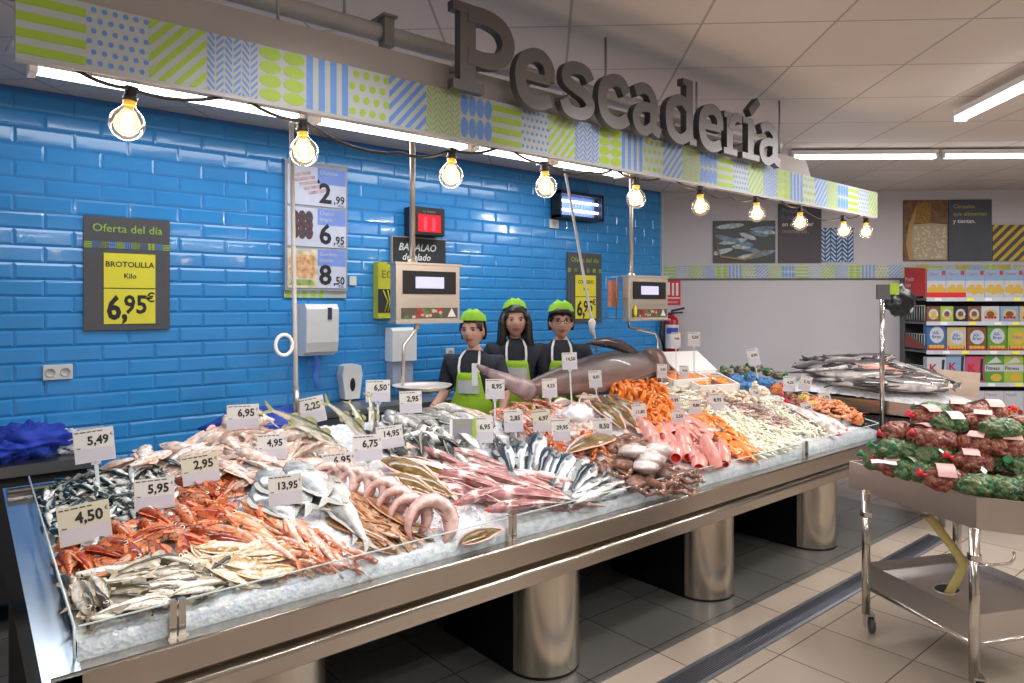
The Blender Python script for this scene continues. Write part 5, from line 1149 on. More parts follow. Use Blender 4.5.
for i, (px, py, s) in enumerate(((735, 382, 1.2), (748, 374, 1.1), (760, 384, 1.2), (772, 376, 1.0), (742, 388, 1.0))):
    p = on_s(px, min(py+6, 398)); bag(T(p.x, p.y, p.z+.06+.02*(i % 2)) @ RZ(i*1.1), (s*.9, s, s*1.1), netb, knb, tagw, 'blue net bag of shellfish on the back crest near the far end', 'blue net bags', False, i % 3)
for i, (px, py, s) in enumerate(((712, 366, .9), (722, 362, .9), (738, 360, .9), (752, 358, .9), (764, 362, .9), (774, 366, .9), (730, 368, .9))):
    q = on_y(px, py+4, 3.48); bag(T(q.x, q.y-.04, q.z-.05) @ RZ(i*.9), (s, s, s), netk, kng, tagw, 'dark olive net bag of clams behind the blue net bags', 'olive net bags', False, i % 3)
    mb = None
for i, (px, py, s) in enumerate(((804, 400, .9), (818, 404, 1.0), (830, 410, 1.1), (812, 408, .9))):
    p = on_s(px, py+4); bag(T(p.x, p.y, p.z+.05) @ RZ(i*.8+.4), (s, s, s), nety, knr, tagw, 'yellow net bag of clams near the black mussels', 'yellow net bags', i % 2 == 0, i % 3)
for i, (px, py) in enumerate(((779, 372), (790, 398), (796, 404))):
    p = on_s(px, py+6); bag(T(p.x, p.y, p.z+.05) @ RZ(i*1.3), (.85, .85, 1), [neto, netr, netr][i], knr, tagw, ['single orange net bag sitting above the blue net bags', 'dark red net bag left of the yellow net bags', 'dark red net bag touching the yellow net bags, in front'][i], None, False, i)
for i, (px, py) in enumerate(((850, 396), (862, 402), (846, 404))):
    p = on_s(px, py+5); p = on_z(px, py, 1.0) if p.x > 5.8 else p
    p.x = min(p.x, 5.7); bag(T(p.x, p.y, p.z+.04) @ RZ(i), (.8, .8, .9), neto, knr, tagw, 'orange net bag standing beside the end prawn tray', 'orange net bags by the end tray', False, i)
# foam boxes and plastic bag
foam = mat('foam_white', (.82, .78, .76), .55, var=.03)
for i, (px, py, rz, lab) in enumerate(((682, 372, .35, 'open pinkish white foam box of salmon nearest the big dark fish'), (712, 378, .2, 'open pinkish white foam box of salmon to the right, tilted on the crest'))):
    p = on_s(px, py+14); o = thing('foam_box', lab, 'box', T(p.x, p.y+.05, p.z+.02) @ RZ(-.5+rz) @ RX(.25))
    mb = MB(); a, b_, h, w = .2, .15, .09, .015
    mb.box((-a, -b_, 0), (a, b_, w)); mb.box((-a, -b_, 0), (a, -b_+w, h)); mb.box((-a, b_-w, 0), (a, b_, h)); mb.box((-a, -b_, 0), (-a+w, b_, h)); mb.box((a-w, -b_, 0), (a, b_, h)); mb.build('box_body', foam, o)
    mb = MB(); mb.box((-a, 0, 0), (a, .3, w), 0, T(0, b_, h) @ RX(.25 if i else .1)); mb.build('lid', foam, o)
    for k in range(9):
        M = T(p.x, p.y+.05, p.z+.02) @ RZ(-.5+rz) @ RX(.25) @ T(-.15+.037*k, R.uniform(-.08, .08), .07) @ RZ(R.uniform(-1, 1)); place('orangef', M, 1.1, lab.replace('open pinkish white foam box of salmon', 'salmon slice inside the foam box'), 'salmon slice', 'salmon in foam box %s' % ('near the dark fish' if i == 0 else 'on the right'))
p = on_s(578, 424); mb = MB(); mb.ell((0, 0, .0), (.11, .08, .06), 22, 16, 0, None, lambda d: 1+.35*noise.noise(d*3.2)+.12*noise.noise(d*9)); o = mb.build('plastic_bag', mat('bag_film', (.85, .87, .92), .2, var=.06, coat=.4), M=T(p.x, p.y, p.z+.06)); tag(o, 'crumpled white plastic bag bulging among the rosy fish behind the cards', 'plastic bag')
p = on_s(788, 398); mb = MB(); mb.ell((0, 0, 0), (.09, .09, .07), 16, 12, 0, None, lambda d: 1+.2*noise.noise(d*3)); o = mb.build('plastic_bag', mat('bag_film2', (.86, .85, .82), .2, var=.04), M=T(p.x-.3, p.y+.1, p.z+.05)); tag(o, 'small rounded white plastic bag in front of the blue net bags', 'plastic bag')
p = on_y(236, 424, 3.58); mb = MB(); mb.ell((0, 0, 0), (.26, .12, .1), 24, 16, 0, None, lambda d: 1+.3*noise.noise(d*3)+.1*noise.noise(d*8)); o = mb.build('plastic_bag', mat('blue_film', (.01, .04, .3), .3, var=.4), M=T(on_y(258, 424, 3.72).x, 3.72, on_y(258, 424, 3.72).z-.02)); tag(o, 'dark blue plastic bag behind the heap under the 6,95 card', 'plastic bag')
# ------------------------------------------------------------------ the big dark fish
a = on_y(527, 389, 3.56); b_ = on_y(655, 371, 3.6)
L = (b_-a).length; tu = thing('tuna', 'huge dark skinned fish lying along the back of the counter, cut at the gills', 'fish', axes(a, b_-a, Vector((0, -1, .2))))
# local: x towards the cut head end, y: z x x
tk, t, bb = nt('tuna_skin'); tc = N(t, 'ShaderNodeTexCoord'); sp = N(t, 'ShaderNodeSeparateXYZ'); t.links.new(tc.outputs['Object'], sp.inputs[0])
nz = N(t, 'ShaderNodeTexNoise'); setv(nz, Scale=6.0, Detail=6.0); mp = N(t, 'ShaderNodeMapping'); mp.inputs['Scale'].default_value = (1, 5, 5); t.links.new(tc.outputs['Object'], mp.inputs[0]); t.links.new(mp.outputs[0], nz.inputs['Vector'])
ma = N(t, 'ShaderNodeMath', operation='MULTIPLY_ADD'); ma.inputs[1].default_value = .16; t.links.new(nz.outputs['Fac'], ma.inputs[0]); t.links.new(sp.outputs['Y'], ma.inputs[2])
mr = N(t, 'ShaderNodeMapRange'); setv(mr, From_Min=-.08, From_Max=.26); t.links.new(ma.outputs[0], mr.inputs['Value'])
rp = N(t, 'ShaderNodeValToRGB'); e = rp.color_ramp.elements; e[0].color = (.5, .31, .25, 1); e[1].color = (.025, .025, .035, 1); x = e.new(.42); x.color = (.2, .12, .105, 1)
t.links.new(mr.outputs['Result'], rp.inputs['Fac']); t.links.new(rp.outputs['Color'], bb.inputs['Base Color']); setv(bb, Roughness=.4, Coat_Weight=.15)
mb = MB(); n = 24; vs = []; prf = [(-.06, .02), (0, .04), (.06, .055), (.15, .075), (.3, .105), (.45, .13), (.6, .148), (.75, .155), (.85, .15), (.93, .14)]
for s, r in prf:
    for j in range(n): q = 2*math.pi*j/n; vs.append((s*L, r*math.sin(q)*1.1+.035*math.sin(s*3), r*math.cos(q)*.8))
k = len(prf); mb.add(vs, [(i*n+j, i*n+(j+1) % n, (i+1)*n+(j+1) % n, (i+1)*n+j) for i in range(k-1) for j in range(n)], 0, None, True); mb.add(vs[-n:], [tuple(range(n))], 1); mb.add(vs[:n], [tuple(range(n))], 0)
mb.build('body', [tk, mat('tuna_flesh', (.35, .04, .03), .3, var=.3, scale=20)], tu)
mb = MB(); vs = []
for s, r in ((.935, .15), (.96, .158), (.99, .155), (1.02, .145), (1.035, .12)):
    for j in range(n): q = 2*math.pi*j/n; vs.append((s*L+.02*math.sin(q), r*math.sin(q)*1.1+.02, r*math.cos(q)*.8))
mb.add(vs, [(i*n+j, i*n+(j+1) % n, (i+1)*n+(j+1) % n, (i+1)*n+j) for i in range(4) for j in range(n)]+[tuple(range(n)), tuple(4*n+j for j in range(n))], 0, None, True)
mb.build('gill_cover', mat('gill_brown', (.14, .075, .065), .35, var=.4, scale=10), tu)
def blade(mb, pts, th=.012, mi=0):
    m_ = len(pts)//2; L1 = pts[:m_]; L2 = pts[m_:]
    vs = []
    for (a1, b1) in zip(L1, L2):
        a1 = Vector(a1); b1 = Vector(b1); c1 = (a1+b1)/2; vs += [a1, c1+Vector((0, 0, th)), b1, c1-Vector((0, 0, th))]
    fs = []
    for i in range(m_-1):
        for j in range(4): fs.append((i*4+j, i*4+(j+1) % 4, i*4+4+(j+1) % 4, i*4+4+j))
    mb.add(vs, fs+[(0, 1, 2, 3), ((m_-1)*4+3, (m_-1)*4+2, (m_-1)*4+1, (m_-1)*4)], mi, None, True)
TI = tu.matrix_world.inverted() if False else axes(a, b_-a, Vector((0, -1, .2))).inverted()
def tl(px, py): q = TI @ on_y(px, py, 3.56); return (q.x, q.y, q.z)
mb = MB(); mb2 = [tl(644, 356), tl(633, 347), tl(622, 340), tl(608, 337), tl(595, 339), tl(586, 343)]; mb3 = [tl(628, 358), tl(622, 352), tl(612, 349), tl(602, 347), tl(594, 345.5), tl(587, 344.5)]
blade(mb, mb2+mb3, .018); mb.build('fin', mat('tuna_fin', (.05, .04, .045), .22, var=.6, scale=14), tu)
mb = MB(); blade(mb, [(L*.9, -.0, .11), (L*.8, -.03, .125), (L*.66, -.05, .11), (L*.9, -.05, .11), (L*.8, -.06, .125), (L*.66, -.055, .11)], .006); mb.build('fin', MATS['tuna_fin'], tu)
# tail stock of a second one, in front of the aprons
a = on_y(488, 372, 3.5); b_ = on_y(532, 392, 3.48)
mb = MB(); M = axes(a, b_-a, Vector((0, -1, .2))); L2 = (b_-a).length; vs = []
for s, r in ((-.05, .02), (.05, .03), (.3, .042), (.6, .06), (.9, .075), (1.0, .06)):
    for j in range(16): q = 2*math.pi*j/16; vs.append((s*L2, r*math.sin(q), r*math.cos(q)*.8))
mb.add(vs, [(i*16+j, i*16+(j+1) % 16, (i+1)*16+(j+1) % 16, (i+1)*16+j) for i in range(5) for j in range(16)]+[tuple(range(16)), tuple(80+j for j in range(16))], 0, None, True)
mb.tube([(-.02, 0, 0), (-.09, .01, 0)], [.03, .012], 10, 0)
o = mb.build('fish_tail', [mat('tail_skin', (.26, .19, .2), .25, var=.4, scale=12), fin_d], M=M); tag(o, 'thick purplish grey fish tail piece sloping down before the middle fishmonger', 'fish tail')
# ------------------------------------------------------------------ price cards
cardw = mat('card_white', (.66, .65, .64), .35, var=.02); cardc = mat('card_cream', (.62, .60, .48), .35, var=.02); cardl = mat('card_lilac', (.58, .56, .64), .4, var=.05, scale=3); stem = mat('clear_stem', (.62, .66, .7), .15, var=.02)
def card(px, py, wpx, hpx, txt, lab, ground=None, tilt=0.0, jit=0.0, m=None, two=False, roll=0.0):
    gy = ground or py+hpx/2+1
    g = on_s(px, gy); g = g-ray(px, gy)*.07; t_ = depth(g); h = hpx*t_/F; w = wpx*t_/F
    z0 = CH+(HZ-(py+hpx/2))/F*t_
    o = thing('price_card', lab, 'price card', face_cam((g.x, g.y, z0), jit, tilt) @ RY(roll))
    mb = MB(); mb.box((-w/2, 0, 0), (w/2, .003, h), 0); mb.quad((-w*.47, -.0006, h*.03), (w*.47, -.0006, h*.03), (w*.47, -.0006, h*.42), (-w*.47, -.0006, h*.42), 2)
    r2 = random.Random(int(px)); x = -w*.46
    for k in range(5):
        l = w*r2.uniform(.07, .15); mb.quad((x, -.0008, h*.91), (x+l, -.0008, h*.91), (x+l, -.0008, h*.94), (x, -.0008, h*.94), 1); x += l+w*.03
        if x > w*.2: break
    mb.quad((-w*.44, -.0008, h*.44), (-w*.34, -.0008, h*.44), (-w*.34, -.0008, h*.465), (-w*.44, -.0008, h*.465), 1)
    sz = w*.34/ (1 if len(txt) < 5 else 1.08)
    mb.text(txt, sz, -w*.17 if len(txt) < 5 else -w*.26, h*.53, -.0012, 1, sx=.92, bold=.032); mb.text('€', w*.12, w*.4, h*.74, -.0012, 1)
    mb.build('card', [m or cardw, ink, cardl], o)
    if two:
        pass
    mb = MB(); mb.box((-w*.05, .003, min(g.z-z0, 0)-.06), (w*.05, .005, h*.2)); mb.box((-w*.12, .003, -.012), (w*.12, .006, h*.02)); mb.build('holder', stem, o)
    return o
C = [(96, 445, 35, 33, '5,49', 'white price card reading 5,49 on a clear stem at the far left back', 476, m) for m in (None,)]
card(96, 445, 35, 33, '5,49', 'white price card reading 5,49 on a clear stem at the far left back', 478, 0, 0, roll=-.08)
card(87, 523, 45, 38, '4,50', 'large price card reading 4,50 stuck among the sardines', None, -.1, 0, cardc, roll=-.1)
card(155, 494, 36, 31, '5,95', 'price card reading 5,95 between sardines and scorpionfish', None, -.1, 0, roll=-.02)
card(202, 469, 34, 29, '2,95', 'cream price card reading 2,95 in the pale fish heap', None, -.1, 0, cardc, roll=-.1)
card(243, 417, 30, 25, '6,95', 'price card reading 6,95 standing before the dark blue bag', 434, 0, 0)
card(272, 447, 28, 26, '4,95', 'price card reading 4,95 behind the silver fish, above the 13,95 card', None, -.1, 0)
card(286, 490, 32, 30, '13,95', 'price card reading 13,95 among the flat silver fish', None, -.1, 0, roll=-.04)
card(313, 410, 28, 26, '2,25', 'tilted price card reading 2,25 between the bonitos', 428, 0, 0, roll=-.18)
card(340, 465, 32, 24, '6,95', 'price card reading 6,95 left of the 6,75 card, before the curled hake', None, -.1, 0, roll=-.06)
card(368, 448, 29, 26, '6,75', 'price card reading 6,75 in front of the grey breams', None, -.1, 0, roll=-.04)
card(391, 437, 26, 22, '14,95', 'price card reading 14,95 half covered by a plastic sheet behind the 6,75 card', None, -.1, 0, roll=-.1)
card(378, 391, 24, 22, '6,50', 'price card reading 6,50 standing high left of the weighing pan', 418, 0, 0)
card(411, 402, 22, 22, '2,95', 'price card reading 2,95 right under the weighing pan', 422, 0, 0, roll=-.03)
card(483, 430, 20, 26, '6,95', 'price card reading 6,95 joined to the grey lime-edged card', None, -.05, 0)
card(495, 389, 19, 20, '8,95', 'price card reading 8,95 in front of the green aprons', 412, 0, 0)
card(514, 421, 19, 22, '2,85', 'price card reading 2,85 over the rosy fish behind the sea bass', None, -.05, 0, roll=-.05)
card(543, 421, 18, 22, '6,97', 'cream price card reading 6,97 left of the 29,95 card', None, -.05, 0, cardc, roll=-.1)
card(562, 430, 18, 22, '29,95', 'price card reading 29,95 over the bright orange fish', None, -.05, 0, roll=-.06)
card(550, 388, 15, 19, '4,25', 'price card reading 4,25 against the big dark fish, on its left', 401, 0, 0, roll=-.05)
card(570, 361, 15, 17, '14,50', 'price card reading 14,50 on a tall stem above the big dark fish', 400, 0, 0, roll=-.05)
card(596, 379, 13, 17, '8,81', 'price card reading 8,81 against the middle of the big dark fish', 398, 0, 0, roll=-.08)
card(603, 429, 19, 21, '8,50', 'price card reading 8,50 in front of the arching olive flatfish', None, -.05, 0, roll=-.05)
card(641, 414, 14, 20, '11,80', 'price card reading 11,80 in front of the orange prawn heap', None, -.05, 0, roll=-.14)
card(674, 402, 13, 14, '5,95', 'price card reading 5,95 directly above the 2,50 card', None, 0, 0, roll=-.05)
card(678, 418, 13, 16, '2,50', 'price card reading 2,50 above the pink squid tubes', None, 0, 0)
card(695, 407, 12, 15, '8,80', 'price card reading 8,80 between the 2,50 and 8,95 cards', None, 0, 0)
card(717, 402, 14, 18, '8,95', 'price card reading 8,95 in front of the beige scallops', None, 0, 0, roll=-.08)
card(694, 339, 12, 14, '5,50', 'price card reading 5,50 on a stem high against the grey wall', 372, 0, 0)
card(758, 357, 11, 17, '8,90', 'price card reading 8,90 leaning on top of the olive net bags', 372, 0, 0, roll=-.2)
card(755, 394, 9, 13, '7,95', 'price card reading 7,95 in front of the blue net bags', None, 0, 0)
card(684, 372, 9, 13, '9,95', 'price card reading 9,95 in front of the first foam box', None, 0, 0)
card(662, 371, 10, 14, '3,95', 'price card reading 3,95 at the cut end of the big dark fish', 385, 0, 0)
card(716, 380, 10, 13, '7,50', 'price card reading 7,50 in front of the second foam box', None, 0, 0)
card(792, 384, 11, 15, '6,25', 'price card reading 6,25 right of the single orange net bag', None, 0, 0)
card(806, 383, 11, 15, '5,75', 'price card reading 5,75 leaning left behind the yellow net bags', None, 0, 0, roll=.25)
card(829, 399, 11, 13, '4,75', 'price card reading 4,75 standing over the yellow net bags', None, 0, 0, roll=-.2)
card(809, 409, 10, 14, '3,50', 'price card reading 3,50 leaning beside the long pale squid', None, 0, 0, roll=-.25)
card(676, 340, 9, 15, '9,50', 'small white card overlapping the fire extinguisher label, price 9,50', 372, 0, 0)
g = on_s(464, 446); t_ = depth(g); o = thing('info_card', 'grey card with a lime edge standing before the long hakes', 'card', face_cam((g.x, g.y, CH+(HZ-443)/F*t_)))
w = 19*t_/F; h = 24*t_/F; mb = MB(); mb.box((-w*.6, 0, 0), (w*.45, .003, h), 0); mb.box((w*.45, -.001, 0), (w*.62, .003, h), 1); mb.box((-w*.75, -.001, 0), (-w*.6, .003, h), 2); mb.text('Oferta', w*.22, -w*.4, h*.75, -.001, 1); mb.build('card', [mat('card_grey', (.27, .27, .3), .5), lime, white], o)
mb = MB(); mb.box((-.006, .003, -.06), (.006, .005, .02)); mb.build('holder', stem, o)
# ------------------------------------------------------------------ people
skinm = mat('skin', (.62, .36, .27), .45, var=.06, scale=20, sss=.1); lipm = mat('lips', (.48, .13, .12), .4); hairm = mat('hair_black', (.018, .012, .01), .4, var=.3, scale=60); hatm = mat('lime_cap', (.30, .62, .03), .7, var=.06); shirtm = mat('navy_shirt', (.018, .022, .035), .8, var=.2, scale=12, bump=.2); trou = mat('dark_trousers', (.02, .02, .025), .8); apr = mat('lime_apron', (.30, .52, .02), .75, var=.08, scale=6, bump=.25, bscale=9); bib = mat('grey_bib', (.45, .47, .46), .7); strapm = mat('white_strap', (.75, .76, .76), .6); shoe = mat('white_clog', (.6, .6, .6), .5)
eyew = mat('sclera', (.35, .3, .27), .2); iris = mat('iris', (.03, .015, .01), .1)
def skin(verts, edges, radii, sub=2, mi=0):
    me = bpy.data.meshes.new('sk'); me.from_pydata(verts, edges, []); o = bpy.data.objects.new('sk', me); COL.objects.link(o)
    md = o.modifiers.new('s', 'SKIN'); md.use_smooth_shade = True
    for i, r in enumerate(radii):
        v = me.skin_vertices[0].data[i]; v.radius = r if isinstance(r, tuple) else (r, r); v.use_root = (i == 0)
    m2 = o.modifiers.new('u', 'SUBSURF'); m2.levels = sub; m2.render_levels = sub
    dg = bpy.context.evaluated_depsgraph_get(); dg.update(); ev = o.evaluated_get(dg); m_ = ev.to_mesh()
    r_ = ([v.co.copy() for v in m_.vertices], [tuple(p.vertices) for p in m_.polygons]); ev.to_mesh_clear(); bpy.data.objects.remove(o); bpy.data.meshes.remove(me); return r_
def headgeo(mb, c, sc_, look, mi=(0, 1, 2, 3)):
    """face looks to local -Y"""
    M = T(*c) @ look @ Matrix.Diagonal((sc_, sc_, sc_, 1)); n, k = 40, 30; vs = []
    def g(x, z, cx, cz, s): return math.exp(-((x-cx)**2+(z-cz)**2)/(s*s))
    for i in range(k+1):
        a = math.pi*i/k
        for j in range(n):
            b_ = 2*math.pi*j/n; d = Vector((math.sin(a)*math.cos(b_), math.sin(a)*math.sin(b_), math.cos(a)))
            x, y, z = d.x*.073, d.y*.092, d.z*.112
            if z < 0: q = 1-.38*(-z/.112)**1.6; x *= q; y *= (1-.12*(-z/.112)) if y < 0 else (1-.45*(-z/.112)**1.2)
            if y < 0:
                f = 1.0
                y -= .020*g(x, z*.6, 0, -.012, .012)*f+.006*g(x, z, 0, .005, .02)
                y += .010*g(x, z, .03, .008, .016)+.010*g(x, z, -.03, .008, .016)
                y -= .005*g(x, z, 0, -.052, .016)+.006*g(x, z, 0, -.085, .02)-.003*g(x, z, 0, -.066, .01)
                y -= .004*g(x, z, .04, -.02, .02)+.004*g(x, z, -.04, -.02, .02)
            vs.append((x, y, z))
    fs = []; ms = []
    for i in range(k):
        for j in range(n):
            f = (i*n+j, (i+1)*n+j, (i+1)*n+(j+1) % n, i*n+(j+1) % n); fs.append(f); c_ = sum((Vector(vs[q]) for q in f), Vector())/4
            ms.append(mi[3] if c_.y < 0 and abs(c_.x) < .024-abs(c_.z+.052)*1.3 and abs(c_.z+.052) < .009 else mi[0])
    mb.add(vs, fs, ms, M, True)
    for s in (1, -1):
        mb.ell((.03*s, -.077, .008), (.0125, .008, .005), 12, 8, mi[1], M); mb.ell((.03*s, -.083, .008), (.006, .003, .005), 8, 6, mi[2], M)
        mb.tube([(.017*s, -.0915, .023), (.03*s, -.0905, .028), (.044*s, -.08, .022)], [.002, .003, .0015], 5, mi[2], M)
        mb.tube([(.018*s, -.087, .013), (.03*s, -.0885, .0165), (.043*s, -.08, .011)], [.0012, .002, .001], 5, mi[2], M)
        mb.ell((.071*s, .0, -.005), (.009, .018, .03), 10, 8, mi[0], M)
def person(Xp, Yp, eyez, yaw, lab, kind, turn=0, hs=1.0):
    H = eyez/1.51; k = H
    o = thing('person', lab, 'person', T(Xp, Yp, 0) @ RZ(yaw))
    def V(x, y, z): return (x*k, y*k, z*k)
    arms = {0: ((.22, .02, 1.07), (.25, -.17, .98)), 1: ((.26, .03, 1.05), (.22, -.12, .88)), 2: ((.25, .02, 1.06), (.16, -.16, .92))}[kind]
    vs = [V(0, 0, .90), V(0, .0, 1.03), V(0, .0, 1.17), V(0, .0, 1.29), V(0, .01, 1.36), V(0, -.005, 1.44)]; es = [(0, 1), (1, 2), (2, 3), (3, 4), (4, 5)]; rd = [(.15, .105), (.125, .09), (.135, .10), (.125, .09), (.052, .05), (.047, .047)]
    rd = [(r[0]*k, r[1]*k) for r in rd]
    for s in (1, -1):
        b0 = len(vs); el, wr = arms
        vs += [V(.145*s, .0, 1.285), V(el[0]*s, el[1], el[2]), V(wr[0]*s, wr[1], wr[2])]; es += [(3, b0), (b0, b0+1), (b0+1, b0+2)]; rd += [.052*k, .040*k, .026*k]
        b1 = len(vs); vs += [V(.085*s, 0, .84), V(.09*s, -.01, .48), V(.09*s, .01, .09), V(.09*s, -.11, .045)]; es += [(0, b1), (b1, b1+1), (b1+1, b1+2), (b1+2, b1+3)]; rd += [.085*k, .06*k, .042*k, .035*k]
    mb = MB(); gv, gf = skin(vs, es, rd); mb.add(gv, gf, 0, None, True)
    for s in (1, -1):   # hands: palm and five fingers
        el, wr = arms; w = Vector(V(wr[0]*s, wr[1], wr[2])); d = (w-Vector(V(el[0]*s, el[1], el[2]))).normalized(); side = d.cross(Vector((0, 0, 1))).normalized(); up = side.cross(d)
        pv = [w, w+d*.04, w+d*.085]; gv, gf = skin([tuple(q) for q in pv], [(0, 1), (1, 2)], [(.024, .024), (.036, .018), (.036, .015)], 1); mb.add(gv, gf, 0, None, True)
        for q, ln in zip((-.027, -.009, .009, .027), (.06, .075, .08, .068)):
            p0 = w+d*.08+side*q; mb.tube([p0, p0+d*ln*.4, p0+d*ln*.75-up*.012, p0+d*ln*.9-up*.03], [.0095, .009, .008, .006], 7)
        p0 = w+d*.03+side*(.032*s); mb.tube([p0, p0+side*.025*s+d*.02, p0+side*.035*s+d*.05-up*.01], [.012, .010, .008], 7)
    hc = Vector(V(0, -.022, 1.51)); look = RZ(turn)
    headgeo(mb, tuple(hc), k*hs, look); mb.build('body', [skinm, eyew, iris, lipm], o)
    # shirt with sleeves to the elbow
    vs2 = [V(0, 0, .98), V(0, 0, 1.08), V(0, 0, 1.17), V(0, .0, 1.28), V(0, .004, 1.335), V(0, .008, 1.39)]; es2 = [(0, 1), (1, 2), (2, 3), (3, 4), (4, 5)]; rd2 = [(.155, .115), (.145, .105), (.152, .112), (.155, .114), (.105, .092), (.066, .064)]; rd2 = [(a*k, b_*k) for a, b_ in rd2]
    for s in (1, -1):
        b0 = len(vs2); el, wr = arms; e = Vector(V(el[0]*s, el[1], el[2])); sh_ = Vector(V(.168*s, 0, 1.298)); vs2 += [tuple(sh_), tuple(sh_.lerp(e, .92))]; es2 += [(3, b0), (b0, b0+1)]; rd2 += [.073*k, .064*k]
    mb = MB(); gv, gf = skin(vs2, es2, rd2); mb.add(gv, gf, 0, None, True)
    for s in (1, -1): mb.add([V(.015*s, -.075, 1.30), V(.065*s, -.045, 1.385), V(.085*s, -.02, 1.35), V(.05*s, -.1, 1.29)], [(0, 1, 2, 3)], 0)
    mb.build('shirt', shirtm, o)
    vs3 = [V(0, 0, .96), V(0, 0, .88)]; es3 = [(0, 1)]; rd3 = [(.145*k, .11*k), (.16*k, .115*k)]
    for s in (1, -1): b0 = len(vs3); vs3 += [V(.09*s, 0, .78), V(.09*s, -.01, .45), V(.09*s, .01, .12)]; es3 += [(1, b0), (b0, b0+1), (b0+1, b0+2)]; rd3 += [.095*k, .075*k, .06*k]
    mb = MB(); gv, gf = skin(vs3, es3, rd3, 1); mb.add(gv, gf, 0, None, True); mb.build('trousers', trou, o)
    mb = MB()
    for s in (1, -1): mb.ell(V(.09*s, -.04, .04), (.05, .13, .045), 12, 8)
    mb.build('shoe', shoe, o)
    # apron: curved sheet
    mb = MB(); rows = [(1.235, .075), (1.20, .085), (1.1, .10), (1.02, .15), (.9, .17), (.7, .18), (.55, .18)]; vs = []; m_ = 13
    for z, hw in rows:
        for j in range(m_):
            x = -hw+2*hw*j/(m_-1); rr_ = .175; y = -.126-.0*z+.5*x*x/rr_*1.2+.004*math.sin(j*2.1+z*9); vs.append(V(x, y-(.01 if z > 1.15 else .0), z))
    mb.add(vs, [(i*m_+j, i*m_+j+1, (i+1)*m_+j+1, (i+1)*m_+j) for i in range(len(rows)-1) for j in range(m_-1)], 0, None, True)
    ap = mb.build('apron', apr, o)
    md = ap.modifiers.new('t', 'SOLIDIFY'); md.thickness = .004
    mb = MB(); vs = []
    for z in (1.185, 1.095):
        for j in range(9): x = -.075+.15*j/8; vs.append(V(x, -.145+.5*x*x/.175*1.2, z))
    mb.add(vs, [(j, j+1, 9+j+1, 9+j) for j in range(8)], 0, None, True); mb.build('bib_panel', bib, ap)
    for s in (1, -1):
        mb = MB(); pts = [V(.068*s, -.122, 1.235), V(.07*s, -.122, 1.27), V(.068*s, -.1, 1.33), V(.055*s, -.05, 1.372), V(.045*s, .02, 1.385)]
        for i in range(4):
            a, b_ = Vector(pts[i]), Vector(pts[i+1]); q = Vector((.0085, 0, 0)); mb.add([a-q, a+q, b_+q, b_-q], [(0, 1, 2, 3)], 0)
        so = mb.build('strap', strapm, ap); md = so.modifiers.new('t', 'SOLIDIFY'); md.thickness = .003
    # hair
    Mh = T(*hc) @ look @ Matrix.Scale(k*hs, 4)
    mb = MB()
    def hair_fn(d):
        q = 1+.05*noise.noise(d*5)
        return q
    n, kk = 30, 20; vs = []; fs = []
    for i in range(kk+1):
        a = math.pi*i/kk
        for j in range(n):
            b_ = 2*math.pi*j/n; d = Vector((math.sin(a)*math.cos(b_), math.sin(a)*math.sin(b_), math.cos(a))); q = 1+.04*noise.noise(d*6)
            vs.append((d.x*.083*q, d.y*.101*q+.004, d.z*.122*q+.002))
    for i in range(kk):
        for j in range(n):
            f = (i*n+j, (i+1)*n+j, (i+1)*n+(j+1) % n, i*n+(j+1) % n); c_ = sum((Vector(vs[q]) for q in f), Vector())/4
            lim = .052 if kind != 2 else .048
            keep = c_.z > lim or c_.y > (.0 if kind != 1 else -.02) and c_.z > (-.05 if kind != 1 else -.12)
            if c_.y < -.03 and c_.z < lim+.25*abs(c_.x)-0.0: keep = c_.z > lim-.6*abs(c_.x)+.0 and abs(c_.x) > .05
            if keep: fs.append(f)
    mb.add(vs, fs, 0, Mh, True)
    if kind == 1:
        for s in (1, -1):
            for q in range(7):
                y0 = -.03+.022*q; mb.tube([(.07*s, y0*.7, .05), (.088*s, y0, -.02), (.082*s+.012*s*math.sin(q), y0+.01, -.09), (.098*s, y0-.005, -.15), (.088*s+.01*math.sin(q*2), y0, -.2-.01*(q % 3))], [.018, .02, .021, .02, .006], 8, 0, Mh)
    elif kind == 0: mb.ell((0, .11, -.03), (.035, .03, .035), 10, 8, 0, Mh)
    else:
        mb.tube([(-.07, -.05, .05), (-.03, -.088, .068), (.03, -.09, .066), (.07, -.05, .04)], [.014, .016, .016, .01], 8, 0, Mh)
    ho = mb.build('hair', hairm, o); md = ho.modifiers.new('t', 'SOLIDIFY'); md.thickness = .006; md.offset = 1
    # folded cap
    mb = MB(); tz = .066; P = []; m_ = 14
    for j in range(m_):
        a = 2*math.pi*j/m_; P.append((.086*math.cos(a), .104*math.sin(a)))
    vs = [(x, y, tz+.02*(-y/.1)*-.3) for x, y in P]+[(x*.84, y*.98, tz+.042) for x, y in P]+[(x*.26, y*.92, tz+.08-.03*abs(y/.104)**2) for x, y in P]
    mb.add(vs, [(i*m_+j, i*m_+(j+1) % m_, (i+1)*m_+(j+1) % m_, (i+1)*m_+j) for i in range(2) for j in range(m_)]+[tuple(2*m_+j for j in range(m_))], 0, Mh @ (RX(-.12) if kind != 1 else T(0, .03, .01) @ RX(-.25)), True)
    mb.build('cap', hatm, o)
    if kind == 2:
        mb = MB()
        for s in (1, -1):
            pts = [(.031*s+.022*math.cos(a), -.098, .006+.015*math.sin(a)) for a in [q*math.pi/6 for q in range(13)]]; mb.tube(pts, .0018, 5, 0, Mh); mb.tube([(.053*s, -.096, .01), (.076*s, -.02, .012)], .0018, 5, 0, Mh)
        mb.tube([(-.009, -.1, .008), (.009, -.1, .008)], .0018, 5, 0, Mh); mb.build('glasses', black, o)
